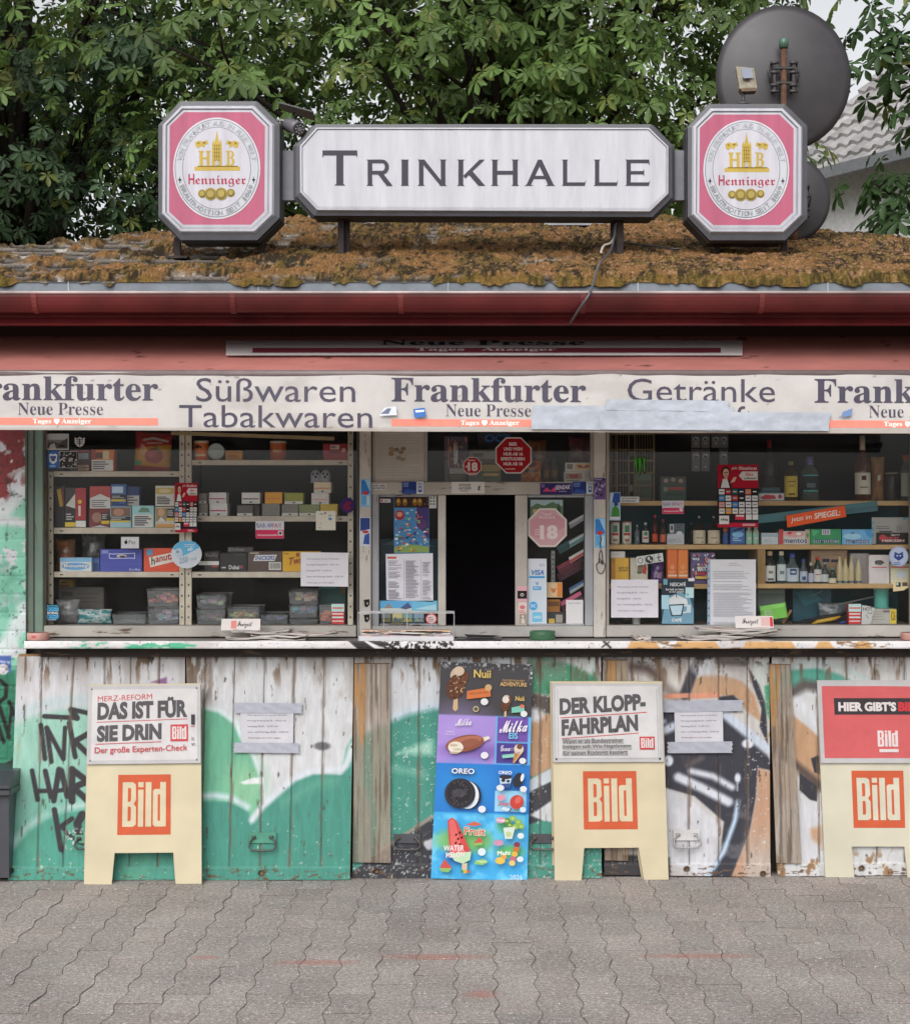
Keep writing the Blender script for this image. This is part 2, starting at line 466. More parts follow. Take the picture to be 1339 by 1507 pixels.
# ------------------------------------------------------------------ the ground: sand bed and interlocking pavers
def make_ground():
 m, nt, b, N, L = nodes_of('joint_sand')
 tc = N.new('ShaderNodeTexCoord')
 n = N.new('ShaderNodeTexNoise'); n.inputs['Scale'].default_value = 3; n.inputs['Detail'].default_value = 10
 L.new(tc.outputs['Object'], n.inputs['Vector'])
 r = N.new('ShaderNodeValToRGB'); r.color_ramp.elements[0].position = .38; r.color_ramp.elements[0].color = (*lin((112, 102, 92)), 1)
 r.color_ramp.elements[1].position = .62; r.color_ramp.elements[1].color = (*lin((122, 116, 76)), 1)
 e = r.color_ramp.elements.new(.5); e.color = (*lin((132, 122, 110)), 1)
 L.new(n.outputs[0], r.inputs[0]); L.new(r.outputs[0], b.inputs['Base Color']); b.inputs['Roughness'].default_value = .95
 g = MB(); g.add([(-150,-150,-.0045),(150,-150,-.0045),(150,150,-.0045),(-150,150,-.0045)], [(0,1,2,3)], (100, 95, 88))
 o = g.build('ground', m, None, (0, 0, GZ)); o['kind'] = 'structure'

 m, nt, b, N, L = nodes_of('concrete_paver')
 tc = N.new('ShaderNodeTexCoord'); at = N.new('ShaderNodeAttribute'); at.attribute_name = 'Col'
 n1 = N.new('ShaderNodeTexNoise'); n1.inputs['Scale'].default_value = 260; n1.inputs['Detail'].default_value = 3; n1.inputs['Roughness'].default_value = .8
 n2 = N.new('ShaderNodeTexNoise'); n2.inputs['Scale'].default_value = 2.2; n2.inputs['Detail'].default_value = 8
 vo = N.new('ShaderNodeTexVoronoi'); vo.inputs['Scale'].default_value = 170
 n4 = N.new('ShaderNodeTexNoise'); n4.inputs['Scale'].default_value = 70; n4.inputs['Detail'].default_value = 4; n4.inputs['Roughness'].default_value = .75
 for k in (n1, n2, vo, n4): L.new(tc.outputs['Object'], k.inputs['Vector'])
 a1 = N.new('ShaderNodeMapRange'); a1.inputs[1].default_value = .35; a1.inputs[2].default_value = .65; a1.inputs[3].default_value = .42; a1.inputs[4].default_value = 1.6
 L.new(n1.outputs[0], a1.inputs[0])
 a4 = N.new('ShaderNodeMapRange'); a4.inputs[1].default_value = .35; a4.inputs[2].default_value = .65; a4.inputs[3].default_value = .66; a4.inputs[4].default_value = 1.34
 L.new(n4.outputs[0], a4.inputs[0])
 m14 = N.new('ShaderNodeMath'); m14.operation = 'MULTIPLY'; L.new(a1.outputs[0], m14.inputs[0]); L.new(a4.outputs[0], m14.inputs[1])
 mx = N.new('ShaderNodeMix'); mx.data_type = 'RGBA'; mx.blend_type = 'MULTIPLY'; mx.inputs[0].default_value = 1
 L.new(at.outputs['Color'], mx.inputs[6]); L.new(m14.outputs[0], mx.inputs[7])
 a2 = N.new('ShaderNodeMapRange'); a2.inputs[1].default_value = .3; a2.inputs[2].default_value = .7; a2.inputs[3].default_value = .8; a2.inputs[4].default_value = 1.12
 L.new(n2.outputs[0], a2.inputs[0])
 m2 = N.new('ShaderNodeMix'); m2.data_type = 'RGBA'; m2.blend_type = 'MULTIPLY'; m2.inputs[0].default_value = 1
 L.new(mx.outputs[2], m2.inputs[6]); L.new(a2.outputs[0], m2.inputs[7])
 # pale grains here and there, and the worn red paint line across the stones
 sp = N.new('ShaderNodeSeparateColor'); L.new(vo.outputs['Color'], sp.inputs[0])
 gt = N.new('ShaderNodeMath'); gt.operation = 'GREATER_THAN'; gt.inputs[1].default_value = .966; L.new(sp.outputs[0], gt.inputs[0])
 m3 = N.new('ShaderNodeMix'); m3.data_type = 'RGBA'; L.new(gt.outputs[0], m3.inputs[0]); L.new(m2.outputs[2], m3.inputs[6]); m3.inputs[7].default_value = (*lin((196, 190, 184)), 1)
 sx = N.new('ShaderNodeSeparateXYZ'); L.new(tc.outputs['Object'], sx.inputs[0])
 last = m3
 for (cx, cy, rx, ry) in [(-.13, -1.42, .22, .045), (.78, -1.41, .22, .035), (-2.05, -1.13, .10, .10), (-1.96, -.75, .09, .10), (-.55, -1.5, .16, .04), (.02, -1.9, .06, .05), (-.95, -1.43, .06, .03)]:
  dx = N.new('ShaderNodeMath'); dx.operation = 'MULTIPLY_ADD'; dx.inputs[1].default_value = 1/rx; dx.inputs[2].default_value = -cx/rx; L.new(sx.outputs[0], dx.inputs[0])
  dy = N.new('ShaderNodeMath'); dy.operation = 'MULTIPLY_ADD'; dy.inputs[1].default_value = 1/ry; dy.inputs[2].default_value = -cy/ry; L.new(sx.outputs[1], dy.inputs[0])
  p1 = N.new('ShaderNodeMath'); p1.operation = 'POWER'; p1.inputs[1].default_value = 2; L.new(dx.outputs[0], p1.inputs[0])
  p2 = N.new('ShaderNodeMath'); p2.operation = 'MULTIPLY_ADD'; L.new(dy.outputs[0], p2.inputs[0]); L.new(dy.outputs[0], p2.inputs[1]); L.new(p1.outputs[0], p2.inputs[2])
  mrr = N.new('ShaderNodeMapRange'); mrr.inputs[1].default_value = 1.2; mrr.inputs[2].default_value = 0; mrr.inputs[3].default_value = 0; mrr.inputs[4].default_value = .48; L.new(p2.outputs[0], mrr.inputs[0])
  pm = N.new('ShaderNodeMath'); pm.operation = 'MULTIPLY'; L.new(mrr.outputs[0], pm.inputs[0]); L.new(a1.outputs[0], pm.inputs[1])
  mm = N.new('ShaderNodeMix'); mm.data_type = 'RGBA'; L.new(pm.outputs[0], mm.inputs[0]); L.new(last.outputs[2], mm.inputs[6]); mm.inputs[7].default_value = (*lin((170, 104, 92)), 1); last = mm
 L.new(last.outputs[2], b.inputs['Base Color'])
 b.inputs['Roughness'].default_value = .85; b.inputs['Specular IOR Level'].default_value = .25
 bp = N.new('ShaderNodeBump'); bp.inputs['Strength'].default_value = .5; bp.inputs['Distance'].default_value = .003
 L.new(m14.outputs[0], bp.inputs['Height']); L.new(bp.outputs[0], b.inputs['Normal'])

 px, py, A = .1335, .222, .0075
 g = MB(); rnd = random.Random(3)
 def zig(t):                       # trapezoid wave, -1..1, period 1
  t = t % 1.0
  return 1 if .09 < t < .41 else -1 if .59 < t < .91 else (t/.09 if t <= .09 else (.5-t)/.09 if t <= .59 else (t-1)/.09)
 ts = [0, .09, .41, .5, .59, .91, 1.0]
 for i in range(-36, 37):
  for j in range(-26, 6):
   y0 = (j + (.5 if i % 2 else 0))*py
   if y0 > -.02 or y0 < -5.2: continue
   if abs(i*px) > 2.75 - .12*y0 + .6: continue
   k = .0005 + rnd.random()*.0008
   sg = 1 if i % 2 else -1
   Lp = [((i-.5)*px + A*zig((y0 + t*py)/py + .25)*1.0, y0 + t*py) for t in ts]
   Rp = [((i+.5)*px + A*zig((y0 + t*py)/py + .25 + .5)*1.0, y0 + t*py) for t in ts]
   # left joint of block i must equal right joint of block i-1
   Lp = [((i-.5)*px + A*(1 if i % 2 else -1)*zig((y0 + t*py)/py + .25), y0+t*py) for t in ts]
   Rp = [((i+.5)*px - A*(1 if i % 2 else -1)*zig((y0 + t*py)/py + .25), y0+t*py) for t in ts]
   P = [(x+k, y) for x, y in Lp][::-1] + [(x-k, y) for x, y in Rp]
   P = [(x, min(max(y, y0+k+.0012), y0+py-k-.0012)) for x, y in P]
   cx = sum(p[0] for p in P)/len(P); cy = sum(p[1] for p in P)/len(P); n = len(P)
   zt = rnd.uniform(-.0012, .0012); tx = rnd.uniform(-.012, .012); ty = rnd.uniform(-.012, .012)
   hh = lambda x, y: zt + tx*(x-cx) + ty*(y-cy)
   q = .975
   top = [(cx+(x-cx)*q, cy+(y-cy)*(1-(1-q)*px/py), hh(x, y)) for x, y in P]
   mid = [(x, y, hh(x, y)-.0014) for x, y in P]; bot = [(x, y, -.02) for x, y in P]
   v = rnd.uniform(-1, 1); c = (153+6*v+rnd.uniform(-2, 2), 146+6*v, 141+6*v)
   f = [tuple(range(n))[::-1]]
   f = [tuple(range(n))] if True else f
   f += [(a, n+a, n+(a+1) % n, (a+1) % n)[::1] for a in range(n)] + [(n+a, 2*n+a, 2*n+(a+1) % n, n+(a+1) % n) for a in range(n)]
   g.add(top+mid+bot, f, c); e = lin((116, 106, 96)); g.c[-2*n:] = [tuple(q*.84 for q in lin(c))]*n + [e]*n
 o = g.build('pavement', m, None, (0, 0, GZ)); o['kind'] = 'structure'
 bm_fix(o)

def bm_fix(o):
 import bmesh
 bm = bmesh.new(); bm.from_mesh(o.data); bmesh.ops.recalc_face_normals(bm, faces=bm.faces); bm.to_mesh(o.data); bm.free()

make_ground()

# ------------------------------------------------------------------ the kiosk
KIOSK = thing('kiosk', 'old street kiosk with mossy hipped roof, red eaves and graffiti covered pier', 'kiosk', (0, 1.3, 0))
KO = (0, 1.3, 0)
def kpart(mb, name, mats, parent=None):
 """geometry given in world units, kept under the kiosk"""
 p = parent or KIOSK
 wp = Vector(KO)
 o = mb.build(name, mats, p)
 o.location = -wp if p is KIOSK else (0, 0, 0)
 return o

YG = .035           # glass plane
EX = 2.75           # half length of the walls
def roof_z(x, y):
 return np.minimum(2.497 + .272*(np.minimum(y, 3.2 - y) + .7), 2.497 + .272*(3.2 - np.abs(x)))

# inner lining and outer shell
b = MB()
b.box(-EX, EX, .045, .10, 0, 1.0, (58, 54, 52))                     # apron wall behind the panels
b.box(-EX, X(38, 0), -.015, .10, 1.0, 2.5, (120, 140, 128))
b.box(X(1420, 0), EX, -.015, .10, 1.0, 2.5, (120, 140, 128))
b.box(X(38, 0), X(1420, 0), -.005, .10, 2.06, 2.36, (110, 50, 48))
b.box(-EX, -EX+.1, .10, 3.3, 0, 2.36, (120, 140, 128)); b.box(EX-.1, EX, .10, 3.3, 0, 2.36, (120, 140, 128))
b.box(-EX, EX, 3.3, 3.4, 0, 2.36, (120, 140, 128))
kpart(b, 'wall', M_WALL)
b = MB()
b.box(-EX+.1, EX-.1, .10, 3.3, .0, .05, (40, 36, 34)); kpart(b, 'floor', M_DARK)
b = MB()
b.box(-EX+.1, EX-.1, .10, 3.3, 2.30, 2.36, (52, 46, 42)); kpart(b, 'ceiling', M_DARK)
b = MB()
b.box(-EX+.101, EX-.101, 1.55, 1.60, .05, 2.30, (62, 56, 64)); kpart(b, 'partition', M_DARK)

# painted brick pier at the left end, brick by brick relief
def pier():
 q = [(-260, 632), (37, 632), (40, 1292), (-260, 1292)]
 px, py = quad_grid(q, 1.6)
 c = Canvas(px, py, (130, 190, 168))
 c.poly([(-270, 620), (50, 620), (50, 690), (35, 720), (10, 738), (-270, 735)], (128, 58, 62), 3)
 c.wear((176, 172, 172), .56, .03, .03, 5, smooth01(-py, -720, -690), .03)
 c.wear((196, 196, 202), .60, .05, .05, 9, smooth01(py, 640, 655), .02)
 c.line([(-40, 765), (8, 752), (34, 722)], 20, (200, 206, 208), 5)
 c.line([(-60, 772), (10, 766), (38, 770)], 14, (196, 202, 204), 4)
 c.line([(36, 890), (20, 935), (-20, 985)], 22, (198, 210, 210), 6)
 c.wear((98, 160, 138), .55, .015, .03, 12, smooth01(py, 770, 800), .2)
 c.poly([(-270, 985), (24, 985), (30, 1300), (-270, 1300)], (52, 118, 92), 5)
 c.rect(-30, 965, 17, 990, (72, 96, 160), 1); c.ell(5, 985, 8, 8, (205, 200, 205), 1); c.line([(-12, 972), (14, 975)], 3, (170, 180, 215), 1)
 bk = (28, 30, 30)
 c.line([(2, 1002), (10, 1010), (9, 1026), (0, 1033), (-8, 1028)], 6, bk, 1)
 c.line([(-6, 1060), (0, 1040), (14, 1085)], 6, bk); c.line([(14, 1033), (22, 1052)], 6, bk); c.line([(-4, 1062), (6, 1092)], 6, bk); c.line([(12, 1085), (18, 1040)], 5, bk)
 c.poly([(-40, 1150), (18, 1118), (24, 1110), (24, 1180), (-40, 1190)], (40, 42, 46), 2)
 c.poly([(-40, 1190), (24, 1165), (24, 1300), (-40, 1300)], (140, 110, 84), 3)
 c.wear((40, 60, 52), .68, .2, .2, 33, .5, .04)
 # brick courses: joints set back
 row = (py-632)/27.0; ri = np.floor(row); fy = row-ri; col = (px+260)/78.0 + .5*(ri % 2); fx = col-np.floor(col)
 jt = np.minimum(np.minimum(fy, 1-fy)*27, np.minimum(fx, 1-fx)*78)
 dep = .005*np.clip(1-jt/2.2, 0, 1) + .002*fbm(px*.15, py*.15, 3)
 P = w_np(px, py, -.03); P[..., 1] += dep
 o = grid_mesh('wall', P - np.array(KO), c.lin(), M_WALL, KIOSK)
 b = MB(); b.box(X(-260, -.03), X(39, -.03), -.024, -.0155, Z(1292, -.03), Z(632, -.03), (110, 130, 118))
 kpart(b, 'pier_edge', M_WALL)
pier()

# counter: board with a painted, scraped front edge
def counter():
 b = MB()
 b.box(X(36, -.2), X(1460, -.2), -.196, .04, 1.018, 1.047, (150, 146, 143), 0, .002)
 b.box(X(60, -.1), X(1460, -.1), -.10, .045, .975, 1.0175, (48, 40, 38))
 o = kpart(b, 'counter', M_PEELH)
 q = [(36, 943.5), (1460, 943.5), (1460, 954.5), (36, 954.5)]
 px, py = quad_grid(q, 1.1)
 c = Canvas(px, py, (188, 186, 188))
 c.wear((168, 164, 165), .5, .01, .05, 2, 1, .15)
 gr = (70, 150, 118)
 c.wear(gr, .38, .05, .3, 3, smooth01(px, 180, 190)*smooth01(-px, -292, -285)*smooth01(py, 945, 947), .1)
 c.wear(gr, .55, .12, .3, 4, smooth01(px, 80, 115)*smooth01(-px, -165, -150), .1)
 bk = (35, 33, 35)
 c.poly([(512, 943), (535, 943), (552, 955), (526, 955)], bk, .8); c.poly([(540, 943), (560, 943), (575, 950), (560, 952)], bk, .8)
 c.wear(bk, .48, .35, .35, 6, smooth01(px, 560, 566)*smooth01(-px, -670, -664), .02)
 c.line([(888, 944), (898, 953)], 3, bk); c.line([(896, 945), (886, 952)], 2, bk)
 tn = (176, 138, 92)
 for x0, x1 in ((928, 972), (996, 1060), (1098, 1172), (1204, 1228), (1262, 1285)):
  c.poly([(x0, 944), (x1-8, 944), (x1, 955), (x0-6, 955)], tn, 2)
 c.wear((120, 92, 64), .62, .05, .2, 8, smooth01(px, 920, 940), .05)
 c.wear((90, 80, 75), .75, .3, .3, 18, .8, .03)
 P = w_np(px, py, -.1985)
 P[..., 1] += .003*np.clip(np.abs(py-949)/5.5, 0, 1)**6
 e = grid_mesh('front_edge', P - np.array(KO) - np.array((0, 0, 0)), c.lin(), M_CARD, o)
 e.location = Vector(KO)*1.0
 return o
COUNTER = counter()

# window frames: posts, rails, sills, then panes
FR = (186, 180, 170); FRW = (204, 199, 191); FRG = (170, 172, 178)
def fbar(b, x0, y0, x1, y1, yf, yb, col, ch=.003):
 """a bar given by its photo rectangle, standing at depth yf..yb"""
 b.box(X(x0, yf), X(x1, yf), yf, yb, Z(y1, yf), Z(y0, yf), col, 0, ch)

def window(name_parts, bars_v, bars_h, panes, extra=None):
 w = bpy.data.objects.new('window', None); COL.objects.link(w); w.parent = KIOSK; w.location = -Vector(KO)
 for a in bars_v: b = MB(); fbar(b, *a); b.build('frame_post', M_PEELV, w)
 for a in bars_h: b = MB(); fbar(b, *a); b.build('frame_rail', M_PEELH, w)
 for (x0, y0, x1, y1) in panes:
  b = MB(); b.box(X(x0, YG), X(x1, YG), YG, YG+.004, Z(y1, YG), Z(y0, YG), (200, 200, 200)); b.build('pane', M_PANE, w)
 return w
# left display window
window('', [(37, 590, 50, 938, -.012, .07, (104, 116, 106)), (50.5, 590, 64, 938, -.002, .07, (116, 138, 124)), (64.5, 600, 68, 922, .02, .07, (120, 112, 98)),
   (525, 600, 528.5, 938, .012, .07, (96, 92, 86))],
       [(68.5, 600, 524.5, 632.5, .02, .07, FR), (64.5, 921, 524.5, 937.5, .005, .08, (182, 178, 170))],
       [(66, 630, 295, 923), (296, 630, 526, 923)])
# serving hatch in the middle
window('', [(529, 600, 546, 938, -.012, .08, FRW), (547, 724, 557.5, 922, .012, .07, FRG), (548, 600, 552, 709, .02, .07, FR), (624, 634, 629, 709, .02, .06, FR),
   (644.5, 728.5, 656, 921, .008, .075, FRW), (758, 728.5, 776, 921, .008, .075, (194, 188, 180)), (860.5, 728.5, 873, 921, .012, .07, FRG), (873.5, 600, 891, 938, -.012, .08, FRW),
   (869, 634, 873, 709, .02, .07, FR)],
       [(546.5, 709, 873, 728, .004, .08, FR), (546.5, 921.5, 873, 937.5, .002, .085, (184, 181, 178)), (546.5, 604, 873, 634, .02, .07, FR), (558, 728.2, 644, 731, .02, .07, FRG), (776.5, 728.2, 860, 732, .02, .07, FRG),
  (558, 918, 644, 921.3, .02, .07, FRG), (776.5, 918, 860, 921.3, .02, .07, FRG)],
       [(628, 632, 871, 711), (556, 729, 646, 922), (775, 730, 862, 922)])
# right display window
window('', [(891.5, 600, 896, 924, .015, .07, FR), (1344, 600, 1362, 938, -.01, .08, FRW)],
       [(896.5, 600, 1343, 638, .01, .07, (140, 122, 100)), (891.5, 920.5, 1343, 937.5, .005, .085, (188, 184, 178))],
       [(894, 634, 1345, 922)])
b = MB()
fbar(b, 550, 634, 624, 709, .026, .03, (178, 174, 166), 0)
for k in range(17): fbar(b, 556, 641+k*3.6, 618 if k % 4 else 600, 641.9+k*3.6, .0255, .0258, (158, 153, 146), 0)
for k in range(9):
 cx, cy = 588+random.uniform(-14, 16), 668+random.uniform(-9, 9); b.disk(X(cx, .0255), Z(cy, .0255), .012, .009, .0254-.0001*k, (126+k*3, 110+k*3, 92+k*2), 10)
o = b.build('notice', M_PAPER, None); o.location = (0, 0, 0)
tag(o, 'water stained notice sheet behind the small pane at top left of hatch', 'notice')

# ------------------------------------------------------------------ roof
def roof():
 nx, ny = 980, 250
 ys = np.concatenate([-.73 + 2.36*np.linspace(0, 1, ny)**1.25, np.linspace(1.66, 3.93, 50)])
 xs = np.linspace(-3.22, 3.22, nx)
 x, y = np.meshgrid(xs, ys)
 z = roof_z(x, y)
 # shingle courses follow the slope; every course butts over the next
 d = np.minimum(np.minimum(y, 3.2-y)+.7, 3.2-np.abs(x))
 rowf = d/.135 + .12*(fbm(x*1.2, y*1.2, 4)-.5); ri = np.floor(rowf); f = rowf-ri
 xx = np.where(y+.7 <= 3.2-np.abs(x), x, y)
 colf = xx/.24 + .5*(ri % 2) + .3*noise2(ri*7.7, ri*3.1, 8); ci = np.floor(colf); fx = colf-ci
 rnd = noise2(ci*5.3+.5, ri*9.1+.5, 21)
 sh = .014*(1-f) + .004*rnd - .006*np.clip(1-np.minimum(fx, 1-fx)*.24/.006, 0, 1)
 # moss: thick mats to the right, cushions in between to the left
 cover = .50 - .08*smooth01(x, -1.3, -.3) - .15*smooth01(x, -.3, .8) + .02*smooth01(y, .2, 1.2)
 n = fbm(x*4.5+3, y*4.5, 31, 5)*.5 + fbm(x*15, y*15, 35, 3)*.5 + .07*(1-f)*(1-smooth01(x, -.4, .8))
 mo = smooth01(n, cover, cover+.10)
 lump = mo*(.006 + .020*smooth01(n, cover, cover+.32)) + mo*.014*fbm(x*45, y*45, 51, 3) + mo*.008*RNG.random(x.shape)
 z = z + sh*(1-.6*mo) + lump
 # the mat hangs over the eave in tufts
 eave = smooth01(-y, .69, .73)
 z = z - eave*(.004 + .022*mo*smooth01(fbm(x*7, x*0+3.3, 91, 4), .42, .7))
 tuft = mo[2]*smooth01(fbm(x[0]*11, x[0]*0+3.3, 91, 4), .40, .62)
 z[1] = np.minimum(z[1], 2.500 - .006*tuft); z[0] = 2.490 - .020*tuft; y = y.copy(); y[0] = -.742 - .014*tuft; y[1] = -.735 - .010*tuft
 C = np.empty(x.shape+(3,))
 g = 96 + 44*rnd + 34*(fbm(x*8, y*8, 71)-.5)
 C[..., 0] = g*1.03; C[..., 1] = g*.96; C[..., 2] = g*.90
 C *= (1-.62*smooth01(f, .80, .93))[..., None]  # shadow line below each course's overlap, painted into the shingle colour
 pale = smooth01(fbm(x*6, y*6, 101), .60, .66)*smooth01(fbm(x*40, y*40, 103), .4, .5)
 C = C*(1-pale[..., None]) + np.array((168, 162, 156))*pale[..., None]
 k1 = fbm(x*8, y*5, 81, 4); k2 = fbm(x*46, y*24, 83, 3); k3 = fbm(x*120, y*70, 85, 2)
 A = np.array((122, 90, 56.)); B = np.array((98, 82, 44.)); D = np.array((54, 44, 31.)); E_ = np.array((152, 116, 80.))
 w1 = smooth01(k1, .42, .58)[..., None]; M = A*(1-w1) + B*w1
 w2 = smooth01(k2*.6 + k1*.4, .47, .60)[..., None]; M = M*(1-w2) + D*w2
 w3 = smooth01(k3, .60, .74)[..., None]*.8; M = M*(1-w3) + E_*w3
 le = smooth01(fbm(x*55+9, y*55, 87, 2), .66, .72)[..., None]*smooth01(x, -.4, .6)[..., None]*.7; M = M*(1-le) + np.array((170, 130, 104))*le
 M = M*(1-eave[..., None]*.35) + np.array((92, 80, 22))*eave[..., None]*.35
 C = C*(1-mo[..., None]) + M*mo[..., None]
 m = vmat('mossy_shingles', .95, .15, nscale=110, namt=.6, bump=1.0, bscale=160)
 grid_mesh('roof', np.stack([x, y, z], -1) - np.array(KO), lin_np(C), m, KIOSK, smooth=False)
 b = MB()
 # closed underside and zinc drip edge
 b.box(-3.1, 3.1, -.67, 3.85, 2.365, 2.385, (70, 30, 34)); kpart(b, 'soffit', M_WOODX)
 b = MB()
 b.extr([(-.737, 2.425), (-.737, 2.492), (-.64, 2.497), (-.64, 2.493), (-.733, 2.488), (-.733, 2.425)], -3.2, 3.2, (150, 158, 168))
 for k in range(-4, 5): b.box(k*.74-.11, k*.74-.105, -.7405, -.7365, 2.426, 2.492, (205, 210, 216))
 kpart(b, 'drip_edge', M_STEEL)
 b = MB()
 prof = [(-.735 - .052 + .052*math.cos(a), 2.438 + .072*math.sin(a)) for a in [math.pi + math.pi*t/14 for t in range(15)]]
 inner = [(-.735 - .052 + .048*math.cos(a), 2.438 + .067*math.sin(a)) for a in [2*math.pi - math.pi*t/14 for t in range(15)]]
 b.extr(prof+inner, -3.2, 3.2, (98, 36, 38), 0, True, False)
 rim = [(-.840 + .0055*math.cos(a), 2.438 + .0055*math.sin(a)) for a in [2*math.pi*t/10 for t in range(10)]]
 b.extr(rim, -3.2, 3.2, (186, 168, 166), 0, True, True)
 gut = kpart(b, 'gutter', M_GUTTER)
 for px in (52, 343, 590, 858, 1120, 1390, -240):
  b = MB(); x = X(px, -.82)
  br = [(-.735-.052+.056*math.cos(a), 2.438+.076*math.sin(a)) for a in [math.pi + math.pi*t/12 for t in range(13)]]
  br2 = [(-.735-.052+.0535*math.cos(a), 2.438+.0735*math.sin(a)) for a in [2*math.pi - math.pi*t/12 for t in range(13)]]
  b.extr(br+br2, x-.010, x+.010, (116, 52, 50)); b.build('gutter_bracket', M_GUTTER, gut)
 b = MB()
 b.extr([(-.715, 2.326), (-.724, 2.331), (-.714, 2.340), (-.704, 2.358), (-.700, 2.45), (-.68, 2.45), (-.68, 2.326)], -3.15, 3.15, (120, 46, 50))
 kpart(b, 'fascia', M_GUTTER)
 b = MB(); b.box(-3.1, 3.1, -.39, -.37, 2.317, 2.3645, (44, 24, 26)); kpart(b, 'shade_board', M_WOODX)  # added dark board under the soffit, keeps light off the rear awning fabric
 b = MB(); b.box(-3.15, -3.13, -.675, 3.87, 2.326, 2.45, (110, 44, 48)); b.box(3.13, 3.15, -.675, 3.87, 2.326, 2.45, (110, 44, 48)); b.box(-3.12, 3.12, 3.86, 3.88, 2.386, 2.45, (110, 44, 48))
 kpart(b, 'fascia', M_GUTTER)
roof()

